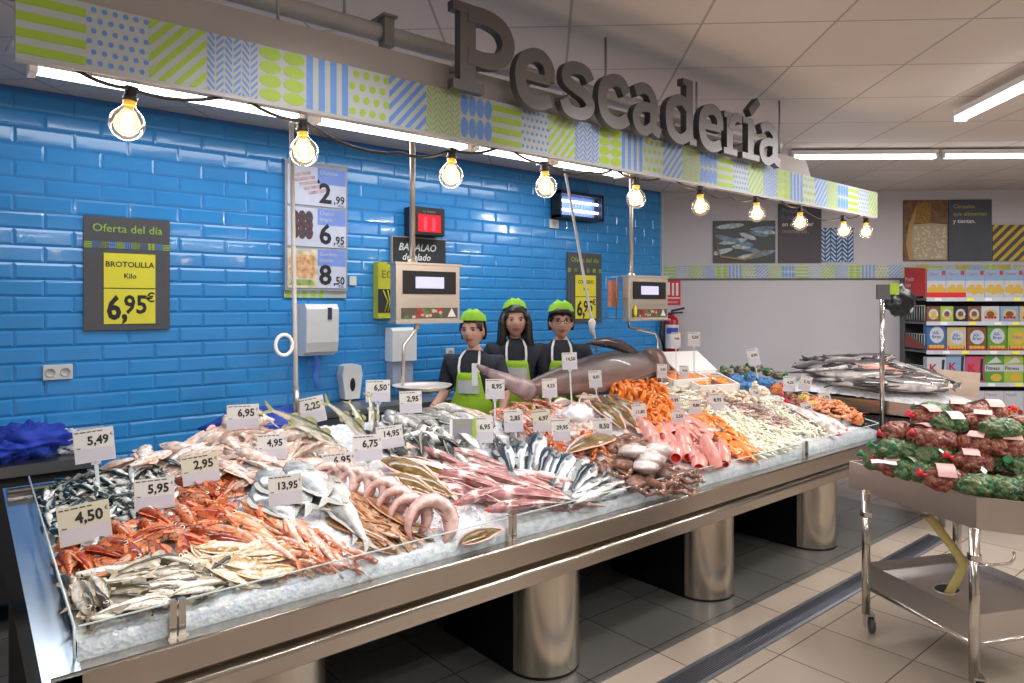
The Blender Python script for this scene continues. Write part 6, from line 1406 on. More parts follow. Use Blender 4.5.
    if kind == 0:
        mb = MB(); mb.box(V(.03, -.145, 1.15), V(.07, -.14, 1.3)); mb.build('name_badge', strapm, o)
    return o
for (px, py, Y, kd, yaw, turn, lab) in ((474, 331, 4.0, 0, -.95, -.05, 'woman in lime cap and lime apron standing at the left with her body turned'), (515, 321, 4.15, 1, -.62, 0, 'middle person with long wavy dark hair, lime cap and lime apron'), (561, 322, 3.98, 2, -.72, .05, 'woman with glasses, short dark hair and lime cap behind the big dark fish')):
    p = on_y(px, py, Y); pe = person(p.x, p.y, p.z, yaw+.0, lab, kd, turn, [1.06, 1.08, 1.14][kd])
# ------------------------------------------------------------------ scales, hoses
def scale_unit(px0, py0, px1, py1, Y, lab, polepx, plate_=True):
    a = on_y(px0, py0, Y); b_ = on_y(px1, py1, Y); w = b_.x-a.x; h = a.z-b_.z
    o = thing('hanging_scale', lab, 'scale', T(a.x, Y, b_.z))
    mb = MB(); mb.box((0, 0, 0), (w, .07, h), 0, bev=.006); mb.box((-.01, -.01, h-.005), (w+.01, .08, h+.008)); mb.box((-.01, -.02, -.01), (w+.01, .08, .004)); mb.build('casing', steel('scale_steel', (.78, .70, .62), .4, (2, 2, 60)), o)
    mb = MB(); mb.box((w*.1, -.008, h*.48), (w*.92, .001, h*.88)); mb.build('display_bezel', black, o)
    mb = MB(); mb.box((w*.28, -.012, h*.58), (w*.72, -.007, h*.78)); mb.build('screen', mat('lcd', (.5, .5, .75), .3, emis=(.55, .55, .95), estr=.9), o)
    mb = MB(); mb.box((w*.08, -.006, h*.06), (w*.95, .001, h*.24), 0)
    r2 = random.Random(2)
    for k in range(26):
        cx, cz = r2.uniform(w*.12, w*.7), r2.uniform(h*.08, h*.22); mb.add([(cx+.014*math.cos(q), -.0065-k*.00003, cz+.011*math.sin(q)) for q in (0, 1.25, 2.5, 3.75, 5)], [(0, 1, 2, 3, 4)], 1+k % 3)
    mb.add([(w*.78, -.008, h*.08), (w*.92, -.008, h*.08), (w*.85, -.008, h*.24)], [(0, 1, 2)], 4); mb.build('sticker', [mat('sticker_dark', (.12, .1, .08), .3), red, mat('sticker_green', (.1, .25, .06), .4), mat('sticker_pale', (.6, .45, .35), .4), white], o)
    mb = MB(); x = on_y(polepx, py0, Y).x-a.x; mb.tube([(x, .04, h), (x, .04, HC-b_.z)], .017, 10); mb.lathe([(.03, 0), (.03, .02), (.017, .03)], 12, 0, T(x, .04, h)); mb.build('pole', steel('pole_steel', (.75, .68, .58), .42, (2, 2, 2)), o)
    return o, a, b_, w, h
o, a, b_, w, h = scale_unit(396, 263, 460, 321, 3.55, 'stainless hanging scale with lit display and round pan, nearer the left', 416)
mb = MB(); mb.tube([(w*.38, .05, -.0), (w*.38, .05, -.04), (w*.18, .05, -.14), (w*.16, .05, -.38)], .011, 8); mb.tube([(w*.38, .05, 0), (w*.38, .05, -.045)], .02, 8); mb.build('arm', MATS['scale_steel'], o)
pc = on_y(424, 386, 3.55); mb = MB(); mb.lathe([(0, -.04501), (.08, -.04), (.14, -.02), (.175, 0), (.18, .006), (.17, .0), (.13, -.015), (.08, -.033), (0, -.038)], 28, 0, T(pc.x-a.x, .02, pc.z-b_.z)); mb.build('pan', MATS['scale_steel'], o)
o, a, b_, w, h = scale_unit(629, 276, 668, 319, 3.75, 'second stainless hanging scale with lit display near the wall corner', 635)
mb = MB(); mb.tube([(w*.1, .05, 0), (w*.12, .05, -.06), (w*.78, .05, -.12), (w*.86, .05, -.18), (w*.86, .05, -.5)], .012, 8); mb.build('arm', chrome, o)
mb = MB()
a2 = on_y(607, 279, 3.9); 
for z in (.02, h*.5, h*.98): mb.tube([(a2.x-a.x, .16, z), (0, .02, z)], .003, 5)
for t_ in (0, .5): mb.tube([((a2.x-a.x)*(1-t_), .16-.14*t_, 0.0), ((a2.x-a.x)*(1-t_), .16-.14*t_, h)], .003, 5)
mb.build('wire_frame', sstd, o)
mb = MB(); mb.box((a2.x-a.x, .1, h*.3), (a2.x-a.x+.08, .14, h*.9)); mb.build('orange_box', mat('box_orange', (.6, .22, .12), .5, var=.3), o)
mb = MB(); mb.ell((w*.13, -.01, h*.2), (.02, .01, .05), 10, 8); mb.build('yellow_tag', yel, o)
# left hose
a = on_y(290, 60, 3.3); b_ = on_y(296, 392, 3.3); a.z = HC
o = thing('ceiling_hose', 'white hose hanging from the ceiling with a coil, left of the first scale', 'hose', T(b_.x, 3.3, b_.z))
whose = mat('hose_white', (.7, .7, .68), .4); q = a-b_; mb = MB(); mb.tube([(q.x, 0, q.z), (0, 0, 0)], .011, 10); mb.build('tube', whose, o)
c_ = on_y(284, 345, 3.3)-b_; mb = MB(); mb.tube([(c_.x+.042*math.cos(k*math.pi/10), 0, c_.z+.05*math.sin(k*math.pi/10)) for k in range(21)], .009, 8); mb.build('coil', whose, o)
mb = MB(); mb.tube([(0, 0, .02), (.005, 0, -.12)], .015, 10); mb.tube([(.0, 0, .0), (.01, 0, -.22)], .011, 10); mb.build('spray_handle', sstd, o)
# right hose
o = thing('ceiling_hose', 'thin white hose slanting down from the ceiling beside the woman with glasses', 'hose', T(0, 0, 0))
p1 = on_y(564, 165, 3.7); p2 = on_y(592, 322, 3.7); p3 = on_y(597, 352, 3.7); d = (p1-p2); p1 = p2+d*((HC-p2.z)/d.z)
mb = MB(); mb.tube([p1, p2, p3], .010, 8); mb.build('tube', whose, o); mb = MB(); mb.tube([p2+Vector((0, 0, .03)), p2, p2-Vector((0, 0, .1))], [.012, .03, .012], 10); mb.build('spray_handle', whose, o)
# ------------------------------------------------------------------ left wall table
tb = thing('wall_table', 'grey steel side table against the blue wall behind the sardines', 'table', T(-.8, 4.55, 0))
tz = on_y(40, 463, 4.55).z; xr = on_y(98, 462, 4.6).x+.8
mb = MB(); mb.box((-1.2, 0, tz-.06), (xr, .42, tz)); mb.build('table_top', sstd, tb)
mb = MB(); mb.box((-1.2, .06, .15), (xr-.05, .4, tz-.06)); mb.build('cabinet', mat('dark_cabinet', (.03, .028, .03), .4), tb)
mb = MB()
for x in (-1.1, xr-.04):
    for y in (.03, .39): mb.tube([(x, y, 0), (x, y, tz-.05)], .018, 8)
mb.build('leg', sstd, tb)
p = on_y(32, 452, 4.68)
def cloth(name, c, r, m, lab, seed, cat='cloth'):
    mb = MB(); mb.ell((0, 0, 0), r, 40, 26, 0, None, lambda d: (1+.5*noise.noise(d*2.3+Vector((seed, 0, 0)))+.5*abs(noise.noise(d*4.5+Vector((seed, 0, 0))))-.1)*(1 if d.z > -.2 else .9))
    o = mb.build(name, m, M=T(*c)); tag(o, lab, cat); return o
cloth('blue_cloth', (on_y(30, 452, 4.68).x, 4.72, tz+.09), (.2, .14, .09), mat('cloth_blue', (.012, .045, .42), .7, var=.3, scale=5), 'crumpled royal blue cloth heap on the steel side table', 3)
cloth('blue_cloth', (on_y(8, 452, 4.68).x, 4.68, tz+.07), (.12, .12, .06), MATS['cloth_blue'], 'small blue rag at the left end of the side table', 8)
cloth('paper_bag', (on_y(70, 452, 4.72).x, 4.74, tz+.05), (.09, .09, .07), mat('paper_white', (.62, .65, .72), .6), 'white crumpled paper bag right of the blue cloth', 5, 'paper bag')
mb = MB(); mb.box((-.12, -.08, 0), (.12, .08, .11), bev=.005); o = mb.build('carton_box', mat('carton_pale', (.5, .48, .45), .6), M=T(on_y(84, 450, 4.85).x, 4.86, tz)); tag(o, 'pale flat carton at the back of the side table behind the 5,49 card', 'box')
# low dark cabinet behind counter centre
p = on_y(392, 408, 4.5); mb = MB(); mb.box((-.5, 0, 0), (.9, .4, p.z-.02), 0, bev=.01); mb.box((-.52, -.02, p.z-.02), (.92, .42, p.z+.02), 1); o = mb.build('back_cabinet', [mat('cab_dark', (.05, .06, .09), .4), sstd], M=T(p.x-.35, 4.5, 0)); tag(o, 'low dark work cabinet against the blue wall behind the bonito tails', 'cabinet')
# ------------------------------------------------------------------ net bag cart
ct = thing('display_cart', 'stainless steel cart with casters carrying red and green net bags', 'cart', T(3.86, 1.65, 0))
iv = T(-3.86, -1.65, 0); ZT = .89
P = [(3.905, 1.76), (3.61, 1.063), (3.70, .82), (4.35, .45), (4.78, 1.25), (4.60, 1.50)]
mb = MB(); n = 6; c0 = Vector((4.2, 1.15))
def inset(p, d): v = c0-Vector(p); v.normalize(); return (p[0]+v.x*d, p[1]+v.y*d)
I = [inset(p, .012) for p in P]
vs = [(x, y, z) for z in (.745, ZT) for x, y in P]+[(x, y, z) for z in (.81, ZT) for x, y in I]
fs = [(i, (i+1) % n, n+(i+1) % n, n+i) for i in range(n)]+[(2*n+(i+1) % n, 2*n+i, 3*n+i, 3*n+(i+1) % n) for i in range(n)]+[(n+i, n+(i+1) % n, 3*n+(i+1) % n, 3*n+i) for i in range(n)]+[tuple(range(n-1, -1, -1)), tuple(2*n+i for i in range(n))]
mb.add(vs, fs, 0, iv); mb.build('tray', steel('tray_steel', (.60, .54, .50), .42, (30, 30, 3)), ct)
legs = [(3.86, 1.65), (3.57, 1.06), (4.40, 1.39), (4.10, .80)]
for i, (x, y) in enumerate(legs):
    mb = MB(); z0 = .10 if i != 1 else .08; mb.tube([(x, y, z0), (x, y, .76)], .0215, 14, 0, iv); mb.lathe([(.028, .62), (.028, .645)], 14, 0, iv @ T(x, y, 0)); lg = mb.build('leg', chrome, ct)
    mb = MB(); mb.lathe([(0, -.014), (.036, -.014), (.042, -.008), (.042, .008), (.036, .014), (0, .014)], 18, 0, iv @ T(x+.02, y-.02, .042) @ RZ(.6) @ RX(math.pi/2)); mb.build('wheel', mat('caster_grey', (.08, .08, .08), .5), lg)
    mb = MB(); mb.box((-.03, -.024, .03), (.03, -.018, .10), 0, iv @ T(x+.01, y-.01, 0) @ RZ(.6)); mb.box((-.03, .018, .03), (.03, .024, .10), 0, iv @ T(x+.01, y-.01, 0) @ RZ(.6)); mb.box((-.03, -.024, .095), (.03, .024, .105), 0, iv @ T(x+.01, y-.01, 0) @ RZ(.6)); mb.build('caster_fork', chrome, lg)
mb = MB(); S4 = [legs[0], legs[1], legs[3], legs[2]]
vs = [(x, y, z) for z in (.25, .372) for x, y in S4]; mb.add(vs, [(0, 1, 5, 4), (1, 2, 6, 5), (2, 3, 7, 6), (3, 0, 4, 7)], 0, iv)
zf = .33; c4 = (sum(p[0] for p in S4)/4, sum(p[1] for p in S4)/4)
c4 = (3.93, 1.28)
hole = [(c4[0]-.02+.075*math.cos(a), c4[1]+.055*math.sin(a)) for a in [k*math.pi/8 for k in range(16)]]
vs = [(x, y, zf) for x, y in S4]+[(x, y, zf+.0015) for x, y in hole]; fs = [(0, 1, 2, 3)]; mb.add([(x, y, zf+.002) for x, y in hole], [tuple(range(16))], 1, iv)
def ni(k): return min(range(4), key=lambda i: (S4[i][0]-hole[k % 16][0])**2+(S4[i][1]-hole[k % 16][1])**2)
for k in range(16):
    a, b_ = 0, 0
mb.add(vs, fs, 0, iv); mb.tube([(x, y, zf+.002) for x, y in hole+hole[:1]], .004, 6, 0, iv)
mb.build('shelf', [steel('shelf_steel', (.6, .58, .57), .36, (20, 20, 3)), mat('hole_dark', (.01, .01, .01), .6)], ct)
mb = MB()
for z in (.243, ): 
    for i in range(4): a, b_ = S4[i], S4[(i+1) % 4]; mb.tube([(a[0], a[1], z), (b_[0], b_[1], z)], .011, 10, 0, iv)
mb.build('rail', chrome, ct)
mb = MB(); mb.tube([on_t(922, 500, 3.5), on_t(925, 515, 3.5)], .028, 10, 1, iv); mb.tube([on_t(925, 512, 3.5), on_t(938, 528, 3.48), on_t(959, 556, 3.44), on_t(963, 566, 3.43), on_t(958, 578, 3.44), on_t(946, 598, 3.46)], .021, 10, 0, iv); mb.build('drain_hose', [mat('hose_yellow', (.55, .45, .16), .4, var=.1), sstd], ct)
mb = MB(); x, y = legs[1]; mb.tube([(x-.01, y-.02, .6), (x+.04, y-.05, .6), (x+.13, y-.1, .6), (x+.15, y-.11, .62), (x+.15, y-.11, .65)], .006, 8, 0, iv); mb.build('hook', chrome, ct)
# the bags: (pixel, pixel, size, colour, label?)
rs = random.Random(9); BG = []
rows = [(.05, [(866, 466, 'r'), (884, 462, 'g'), (905, 470, 'g'), (926, 474, 'g'), (946, 480, 'r'), (978, 486, 'g'), (1004, 488, 'g'), (1030, 490, 'g'), (985, 468, 'g'), (1010, 474, 'r'), (960, 462, 'g')]),
        (.13, [(892, 450, 'g'), (915, 452, 'g'), (935, 456, 'g'), (955, 448, 'g'), (972, 462, 'r'), (996, 460, 'g'), (1018, 462, 'g'), (1036, 450, 'r'), (902, 440, 'r')]),
        (.205, [(900, 432, 'r'), (922, 436, 'r'), (938, 440, 'r'), (960, 434, 'r'), (976, 444, 'r'), (1006, 446, 'r'), (1026, 440, 'r'), (990, 430, 'g')]),
        (.28, [(928, 418, 'r'), (950, 424, 'g'), (980, 424, 'r'), (1002, 430, 'g'), (1022, 428, 'r'), (935, 412, 'g'), (960, 412, 'r'), (990, 412, 'r')])]
from mathutils.geometry import intersect_point_quad_2d
def inP(x, y): return inpoly((x, y), [inset(p, .05) for p in P])
cnt = 0
for dz, lst in rows:
    for px, py, c_ in lst:
        p = on_z(px, py, ZT+dz-.02); k = 0
        while not inP(p.x, p.y) and k < 60:
            v = c0-Vector((p.x, p.y)); v.normalize(); p.x += v.x*.012; p.y += v.y*.012; k += 1
        lb = (c_ == 'r' and rs.random() < .75) or rs.random() < .1; s = rs.uniform(1.08, 1.28); cnt += 1
        lay = {.05: 'bottom layer', .13: 'second layer', .205: 'third layer', .28: 'top layer'}[dz]
        bag(T(*p) @ RZ(rs.uniform(-.6, .9)+(-1.0 if rs.random() < .5 else 2.1)) @ RX(rs.uniform(-.3, .3)), (s, s*1.05, s*1.05), netr if c_ == 'r' else netg, knr if c_ == 'r' else kng, tagk if c_ == 'r' else tagw,
            ('red net bag of clams with red tie in the %s of the cart pile' if c_ == 'r' else 'green net bag of clams in the %s of the cart pile') % lay, ('red' if c_ == 'r' else 'green')+' net bags in the cart, '+lay, lb, cnt % 4)
wt = mat('tag_white', (.85, .86, .85), .5)
for (px, py, dz, rz, lab) in ((884, 464, .06, -.9, 'long white paper tag draped over the cart rim at its left corner'), (894, 447, .11, -.7, 'white paper tag lying on green nets above the cart corner'), (941, 452, .14, .3, 'small torn white tag on top of a green net bag'), (984, 472, .12, .2, 'folded white tag on the green bags near the cart front corner'), (1010, 425, .2, .1, 'white tag beside the top red bags at the right edge')):
    p = on_z(px, py, ZT+dz); mb = MB(); vs = []
    for j in range(5): vs += [(-.06+.03*j, -.012, .006*math.sin(j*1.2)), (-.06+.03*j, .012, .006*math.sin(j*1.2+.5))]
    mb.add(vs, [(2*j, 2*j+1, 2*j+3, 2*j+2) for j in range(4)], 0); o = mb.build('paper_tag', wt, M=T(p.x, p.y, p.z+.01) @ RZ(rz) @ RX(.6)); tag(o, lab, 'paper tag')
# ------------------------------------------------------------------ far counter with black scabbardfish
fc = thing('side_counter', 'low steel counter at the right end carrying long dark fish', 'counter', T(6.0, 1.9, 0))
iv = T(-6.0, -1.9, 0)
mb = MB(); mb.box((6.0, 1.95, .84), (6.85, 3.4, .86), 0, iv)
for (x0, y0, x1, y1) in ((6.0, 1.95, 6.01, 3.4), (6.84, 1.95, 6.85, 3.4), (6.0, 1.95, 6.85, 1.96), (6.0, 3.39, 6.85, 3.4)): mb.box((x0, y0, .84), (x1, y1, .965), 0, iv)
mb.build('tray', steel('side_steel', (.46, .4, .36), .32), fc)
mb = MB(); mb.box((6.1, 2.0, .5), (6.8, 3.3, .84), 0, iv); mb.build('base_panel', mat('counter_dark', (.2, .2, .22), .4), fc)
for x in (6.15, 6.75):
    for y in (2.05, 3.25):
        mb = MB(); mb.tube([(x, y, 0), (x, y, .5)], .025, 10, 0, iv); mb.build('leg', sstd, fc)
mb = MB(); vs = []; nx, ny = 30, 40
def S2(x, y): u_ = (x-6.42)/.46; v_ = (y-2.95)/(1.05 if y < 2.95 else .55); return .93+.26*max(0, 1-u_*u_)*max(0, 1-v_*v_)
for j in range(ny+1):
    for i in range(nx+1): x = 6.02+.81*i/nx; y = 1.97+1.41*j/ny; vs.append((x, y, S2(x, y)-.01+.012*noise.noise(Vector((x*30, y*30, 0)))))
mb.add(vs, [(j*(nx+1)+i, j*(nx+1)+i+1, (j+1)*(nx+1)+i+1, (j+1)*(nx+1)+i) for j in range(ny) for i in range(nx)], 0, None, True); o = mb.build('crushed_ice', icem); tag(o, 'crushed ice under the long dark fish on the side counter', 'ice', kind='stuff')
rs = random.Random(4)
for k in range(44):
    x = rs.uniform(6.08, 6.5) if k < 34 else rs.uniform(6.3, 6.7); y = 2.67+rs.uniform(-.42, .42); L = rs.uniform(.85, 1.05); d = Vector((.22+rs.gauss(0, .06), -1, rs.gauss(0, .02)))
    y = min(max(y, 1.98+L*.45), 3.38-L*.45); L *= .8; d.normalize(); d.z = (S2(x+d.x*.3, y+d.y*.3)-S2(x-d.x*.3, y-d.y*.3))/.6
    M = axes((x, y, S2(x, y)+.03+rs.uniform(0, .05)), d if k % 4 else -d, (rs.gauss(-.3, .3), rs.gauss(0, .2), 1)); place('darkbig', M, (L, L*2.0, L*1.6), 'long dark silver fish laid lengthwise on the side counter', 'fish', 'long dark fish on the side counter')
for k in range(5):
    y = 2.3+.09*k; M = axes((6.12+.03*k, y, S2(6.12+.03*k, y)+.1), (.2, -1, 0), (-.5, 0, 1)); place('pinkf', M, (2.2, 1.3, 1), 'pink filleted slab lying on top of the long dark fish', 'fillet', 'pink slabs on the side counter')
# pole with label and black bag
p = on_y(882, 405, 2.42); q = on_y(881, 288, 2.42)
o = thing('label_pole', 'steel pole at the counter end with a dark label and lime tab on top', 'pole', T(p.x, 2.42, .7)); mb = MB(); mb.tube([(0, 0, 0), (0, 0, q.z-.7)], .018, 10); mb.build('pole', chrome, o)
c_ = on_y(881, 292, 2.42); mb = MB(); mb.box((-.07, -.02, -.06), (.04, .0, .06), 0, T(0, -.02, c_.z-.7) @ RZ(-.7)); mb.build('label_panel', greyP, o); mb = MB(); mb.box((.03, -.03, -.02), (.1, -.01, .07), 0, T(0, -.02, c_.z-.7) @ RZ(-.7)); mb.build('lime_tab', lime, o)
c_ = on_y(897, 301, 2.42); mb = MB(); mb.ell((0, 0, 0), (.15, .1, .13), 26, 18, 0, None, lambda d: 1+.35*noise.noise(d*2.4)+.15*noise.noise(d*6)); mb.ell((.09, -.05, -.06), (.035, .02, .04), 12, 8, 1)
o = mb.build('black_bag', [mat('bag_black', (.012, .013, .016), .3), mat('bag_white_patch', (.7, .75, .8), .4)], M=T(c_.x, c_.y-.02, c_.z)); tag(o, 'crumpled black bag with a white corner hanging from the label pole', 'bag')
p = on_t(957, 385, 6.2); d = thing('cardboard_sign', 'blank pale cardboard sheet standing before the cereal shelves', 'sign', face_cam((p.x, p.y, CH+(HZ-398)/F*6.2)) @ RY(.06))
w = 36*6.2/F; h = 27*6.2/F; mb = MB(); mb.box((-w/2, 0, 0), (w/2, .005, h)); mb.build('sheet', mat('cardboard', (.55, .42, .34), .7), d); mb = MB(); mb.box((-.012, .006, -.45), (.012, .016, h*.5)); mb.build('holder', sstd, d)
# ------------------------------------------------------------------ cereal shelves
off = .52; s0, _ = on_bw(928, 300, off); sW = 2.6
sh = thing('store_shelf', 'grey supermarket gondola full of cereal boxes on the right', 'shelf', MBW @ T(s0, -off, 0))
shm2 = mat('shelf_grey', (.12, .12, .13), .5); lipm2 = mat('shelf_lip', (.5, .54, .62), .4)
mb = MB(); mb.box((-.03, .5, 0), (sW, .515, 2.05)); mb.build('back_panel', mat('shelf_back', (.1, .11, .12), .6), sh)
mb = MB(); mb.box((-.035, .0, 0), (-.02, .51, .3)); mb.box((-.035, .42, 0), (-.02, .51, 2.05)); mb.build('side_panel', shm2, sh)
def zz(y): return on_bw(960, y, off)[1]
lv = [zz(297), zz(321), zz(350), zz(382), zz(414), zz(446)]
for z in lv:
    so_ = MB(); so_.box((-.02, .0, z-.035), (sW, .5, z-.012)); s1 = so_.build('shelf', shm2, sh); mb = MB(); mb.box((-.02, -.012, z-.045), (sW, .0, z-.005)); mb.build('price_rail', lipm2, s1)
    r2 = random.Random(int(z*100)); mb = MB()
    for k in range(9): x = .1+k*.26+r2.uniform(-.05, .05); mb.box((x, -.014, z-.04), (x+.07, -.012, z-.01), k % 2)
    mb.build('shelf_ticket', [white, yel], s1)
for i, z in enumerate(lv[1:4]):
    mb = MB()
    for k in range(9): mb.tube([(-.02, .03+.05*k, z), (-.02, .03+.05*k, z+.16)], .004, 5)
    mb.tube([(-.02, .02, z+.16), (-.02, .46, z+.16)], .004, 5)
    mb.build('wire_divider', mat('wire_white', (.4, .45, .42), .4), sh)
mb = MB(); mb.prism([(.0, zz(296)+.0), (.0, zz(268)), (.42, zz(268)+.03), (.42, zz(296))], -.03, -.022, 'x'); mb.text('Precio', .07, 0, 0, 0, 1, T(-.032, .4, zz(280)) @ RZ(-math.pi/2)); mb.text('bajo', .07, 0, 0, 0, 1, T(-.032, .4, zz(286)) @ RZ(-math.pi/2)); mb.build('end_sign', [red, white], sh)
mb = MB(); mb.prism([(.0, lv[2]+.01), (.0, lv[2]+.04), (.45, lv[2]+.17), (.45, lv[2]+.01)], -.03, -.024, 'x'); mb.build('end_sign', [mat('sign_rust', (.25, .05, .04), .5)], sh)
def cm(n, c_, **k): return mat(n, [q*.7 for q in c_], .4, var=.03, **k)
cwhite = cm('box_white', (.68, .70, .78)); cblue = cm('box_blue', (.05, .18, .5)); cyel = cm('box_flakes', (.8, .52, .08)); cred = cm('box_red', (.55, .03, .05)); cgr = cm('box_green', (.12, .38, .06)); cbr = cm('box_choc', (.25, .1, .05)); cpk = cm('box_pink', (.65, .1, .2)); ccr = cm('box_cream', (.68, .55, .3)); cpu = cm('box_purple', (.3, .12, .4)); clb = cm('box_lightblue', (.3, .45, .7)); clm = cm('box_limeg', (.45, .6, .08)); dkk = cm('box_black', (.03, .03, .04))
def cereal(row, col, x, w, h, base, draw, lab, group=None, y=.02, z=None):
    o = tag(bpy.data.objects.new('cereal_box', None), lab, 'cereal box', group)
    mb = MB(); mb.box((0, 0, 0), (w, .07, h), 0); mats = draw(mb, w, h)
    bpy.data.objects.remove(o); o = mb.build('cereal_box', [base]+mats, M=MBW @ T(s0+x, -off+y, (z if z is not None else lv[row])-.012)); return tag(o, lab, 'cereal box', group)
def disc(mb, cx, cz, a, b_, mi, y=-.001, n=14): mb.add([(cx+a*math.cos(2*math.pi*i/n), y, cz+b_*math.sin(2*math.pi*i/n)) for i in range(n)], [tuple(range(n))], mi)
def rect(mb, x0, z0, x1, z1, mi, y=-.001): mb.quad((x0, y, z0), (x1, y, z0), (x1, y, z1), (x0, y, z1), mi)
wp = 18*7.45/F
def flakes(mb, w, h):
    rect(mb, 0, h*.62, w, h, 1, -.0008); rect(mb, w*.78, h*.82, w*.96, h*.97, 2); mb.text('Copos', w*.2, w*.08, h*.82, -.0015, 2)
    for k in range(6): disc(mb, w*(.2+.13*k), h*(.3+.08*math.sin(k*2)), w*.17, h*.12, 3, -.0012-k*.0002, 8)
    return [clb, cred, cyel]
for k in range(8): cereal(0, k, k*wp*1.02, wp, .295, cwhite, flakes, 'corn flakes box on the top shelf, %s' % ['first from the left end', 'second from the left end', 'third from the left end', 'fourth from the left end', 'fifth from the left end', 'cut by the right edge', 'beyond', 'beyond'][k] if k < 6 else 'corn flakes box further along the top shelf', 'corn flakes boxes on the top shelf')
mb = MB(); mb.box((0, 0, 0), (wp*2.05, .004, .06)); o = mb.build('promo_strip', red, M=MBW @ T(s0, -off+.012, lv[0]-.012)); tag(o, 'red promotional strip across the first two corn flakes boxes', 'label strip')
c2 = [(cbr, 'small chocolate brown cereal bag at the left end of the second shelf', 0), (clm, 'small yellow cereal bag on the second shelf', 1), (dkk, 'small black box with a bowl picture on the second shelf', 2), (cbr, 'small brown box with a bowl picture on the second shelf, right of the black one', 2), (cwhite, 'wide white muesli pack on the second shelf', 3), (clb, 'pale blue muesli pack on the second shelf', 3), (ccr, 'cream muesli pack on the second shelf near the right edge', 3), (cwhite, 'white muesli pack on the second shelf cut by the right edge', 3)]
x = .0
for i, (m, lab, d_) in enumerate(c2):
    w = wp*(.68 if i < 4 else .95)
    def dr(mb, w, h, d_=d_):
        disc(mb, w*.5, h*.5, w*.38, h*.34, 1); disc(mb, w*.5, h*.5, w*.22, h*.2, 2, -.0014)
        for k in range(4): disc(mb, w*(.25+.17*k), h*.3, w*.09, h*.09, 3, -.0018-k*.0001, 7)
        return [cwhite if d_ != 3 else ccr, cbr if d_ else cyel, cred if d_ == 3 else cyel]
    cereal(1, i, x, w, .165, m, dr, lab); x += w*1.06
c3 = [(cblue, 'blue bran cereal box on the third shelf'), (ccr, 'cream bran cereal box on the third shelf, between blue and brown boxes'), (cbr, 'brown bran cereal box on the third shelf'), (cgr, 'green bran cereal box with white oval on the third shelf'), (clm, 'lime green cereal box with yellow circle on the third shelf'), (ccr, 'cream box on the third shelf cut by the right edge'), (cblue, 'blue box on the third shelf beyond the right edge')]
for i, (m, lab) in enumerate(c3):
    def dr(mb, w, h, i=i):
        if i == 4: disc(mb, w*.55, h*.5, w*.33, h*.25, 3); mb.text('Fibra', w*.26, w*.24, h*.46, -.0018, 2)
        else: disc(mb, w*.52, h*.58, w*.38, h*.3, 1); mb.text('All-', w*.26, w*.3, h*.6, -.0018, 2, bold=.02); mb.text('Bran', w*.26, w*.26, h*.46, -.0018, 2, bold=.02)
        rect(mb, w*.05, h*.03, w*.95, h*.22, 4, -.0016)
        for k in range(4): disc(mb, w*(.2+.2*k), h*.16, w*.12, h*.07, 3, -.002-k*.0001, 7)
        return [cwhite, cblue, cyel, cred]
    cereal(2, i, i*wp*1.07, wp, [.29, .25, .25, .27, .28, .27, .27][i], m, dr, lab)
c4 = [(cwhite, 'K', 'white box with a red letter K and dark figure, left on the fourth shelf'), (clb, 'K', 'taller pale blue box with a red letter K on the fourth shelf'), (cpk, 'K', 'pink red box with a letter K on the fourth shelf'), (cgr, 'Fitness', 'green box with a white name band and leaves on the fourth shelf'), (clm, 'Fitness', 'lime box with a white name band on the fourth shelf'), (cgr, 'Fitness', 'green box at the right edge of the fourth shelf'), (cgr, 'Fitness', 'green box beyond the right edge of the fourth shelf')]
for i, (m, tx, lab) in enumerate(c4):
    def dr(mb, w, h, tx=tx, i=i):
        if tx == 'K': mb.text('K', w*.6, w*.12, h*.42, -.0016, 2, bold=.03); mb.add([(w*.75, -.0014, h*.1), (w*.95, -.0014, h*.1), (w*.9, -.0014, h*.5), (w*.95, -.0014, h*.9), (w*.8, -.0014, h*.9)], [(0, 1, 2, 3, 4)], 3); disc(mb, w*.45, h*.18, w*.35, h*.1, 4)
        else:
            rect(mb, 0, h*.42, w, h*.66, 1); mb.text(tx, w*.27, w*.04, h*.48, -.0016, 3, bold=.02); mb.add([(w*.1, -.0014, h*.7), (w*.6, -.0014, h*.95), (w*.9, -.0014, h*.75)], [(0, 1, 2)], 1); disc(mb, w*.6, h*.2, w*.3, h*.14, 4)
        return [cwhite, cred, dkk, cyel]
    cereal(3, i, i*wp*1.02, wp, [.27, .31, .28, .29, .29, .28, .28][i], m, dr, lab)
for i in range(8):
    def dr(mb, w, h, i=i):
        rect(mb, 0, h*.55, w, h, 1, -.0008); mb.text('Muesli', w*.22, w*.08, h*.8, -.0012, 2)
        for k in range(6): disc(mb, w*(.15+.14*k), h*(.2+.08*math.sin(k*2.2)), w*.14, h*.13, 3+k % 2, -.0012-k*.0001, 8)
        return [cwhite, cpu, cyel, cred if i % 2 == 0 else cpu]
    cereal(4, i, i*wp*1.02, wp, .25, cwhite, dr, ['white muesli box with yellow fruit on the fifth shelf behind the cardboard sign', 'second white muesli box on the fifth shelf behind the cardboard sign', 'white fruit muesli box just right of the cardboard sign', 'white and red fruit muesli box, second right of the cardboard sign', 'white and purple muesli box on the fifth shelf', 'white and red muesli box on the fifth shelf near the right edge', 'muesli box on the fifth shelf beyond the right edge', 'last muesli box on the fifth shelf'][i])
for i in range(7):
    def dr(mb, w, h, i=i): disc(mb, w*.5, h*.5, w*.35, h*.3, 1); return [cyel]
    cereal(5, i, i*wp*1.1, wp*1.05, .2, [cyel, cpu][i % 2], dr, 'yellow pack on the low shelf' if i % 2 == 0 else 'purple pack on the low shelf behind the net bags', 'yellow low shelf packs' if i % 2 == 0 else 'purple low shelf packs')
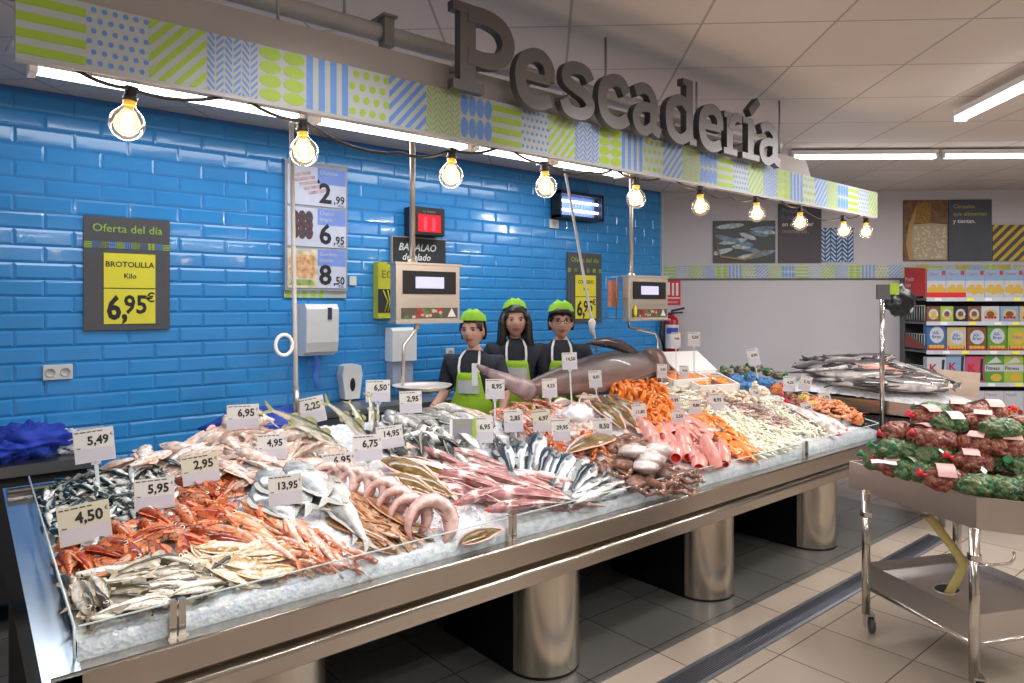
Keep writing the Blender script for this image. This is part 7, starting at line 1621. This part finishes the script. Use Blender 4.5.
# ------------------------------------------------------------------ lights and camera
def area(loc, size, energy, col, rot=(0, 0, 0), sy=None):  # unseen area lamps added as fill for walls and ceiling
    l = bpy.data.lights.new('area', 'AREA'); l.shape = 'RECTANGLE'; l.size = size; l.size_y = sy or size; l.energy = energy; l.color = col
    o = bpy.data.objects.new('fill_lamp', l); COL.objects.link(o); o.location = loc; o.rotation_euler = rot; return o
# tube lights added out of view, around the camera, to lift the ambient
for (x, y, e) in ((1.2, -.3, 34), (3.4, -.6, 38), (5.6, -1.0, 42), (-1.6, 1.2, 22), (8.2, -1.5, 42), (1.5, -2.8, 40), (4.5, -3.2, 40)):
    tube_light((x-.6, y, 2.93), (x+.6, y, 2.93), 'ceiling tube light behind the viewpoint', e, 'ceiling tube lights behind the viewpoint')
def spot(loc, tgt, e, ang, col, bl=.6):  # unseen spot lamps without fixtures, aimed at the counter and cart
    l = bpy.data.lights.new('spot', 'SPOT'); l.energy = e; l.spot_size = ang; l.spot_blend = bl; l.color = col; l.shadow_soft_size = .06
    o = bpy.data.objects.new('spot_lamp', l); COL.objects.link(o); o.location = loc; o.rotation_euler = (Vector(tgt)-Vector(loc)).to_track_quat('-Z', 'Y').to_euler(); return o
for x in (.9, 2.2, 3.5, 4.8): spot((x+.2, 1.2, 2.9), (x, 2.9, .9), 40, 1.25, (1, .95, .9))
spot((5.6, .2, 2.95), (4.0, 1.4, .5), 80, 1.1, (1, .93, .84), .3)
area((2.5, 4.2, 2.95), 4.5, 50, (.95, .97, 1), sy=.5)  # added fill brightening the blue wall
area((8.0, 0.5, 2.95), 3.0, 30, (1, .95, .9), sy=.5)
area((6.0, -1.2, 1.9), 2.5, 14, (1, .82, .66), rot=(math.pi, 0, 0))  # added fill facing up, warm light on the ceiling
area((1.5, -1.0, 1.9), 2.5, 10, (1, .92, .86), rot=(math.pi, 0, 0))  # second added upward fill for the ceiling
w = bpy.data.worlds.new('world'); sc.world = w; w.use_nodes = True; w.node_tree.nodes['Background'].inputs[0].default_value = (.9, .92, 1, 1); w.node_tree.nodes['Background'].inputs[1].default_value = .12
cam = bpy.data.cameras.new('camera'); cam.sensor_width = 36; cam.lens = F*36/1024; cam.shift_y = -(341.5-HZ)/1024; cam.clip_start = .05
cob = bpy.data.objects.new('camera', cam); COL.objects.link(cob); cob.location = CAM; cob.rotation_euler = (math.pi/2, 0, math.atan2(fy, fx)-math.pi/2)
sc.camera = cob
sc.view_settings.view_transform = 'Standard'; sc.view_settings.look = 'None'; sc.view_settings.exposure = -.22
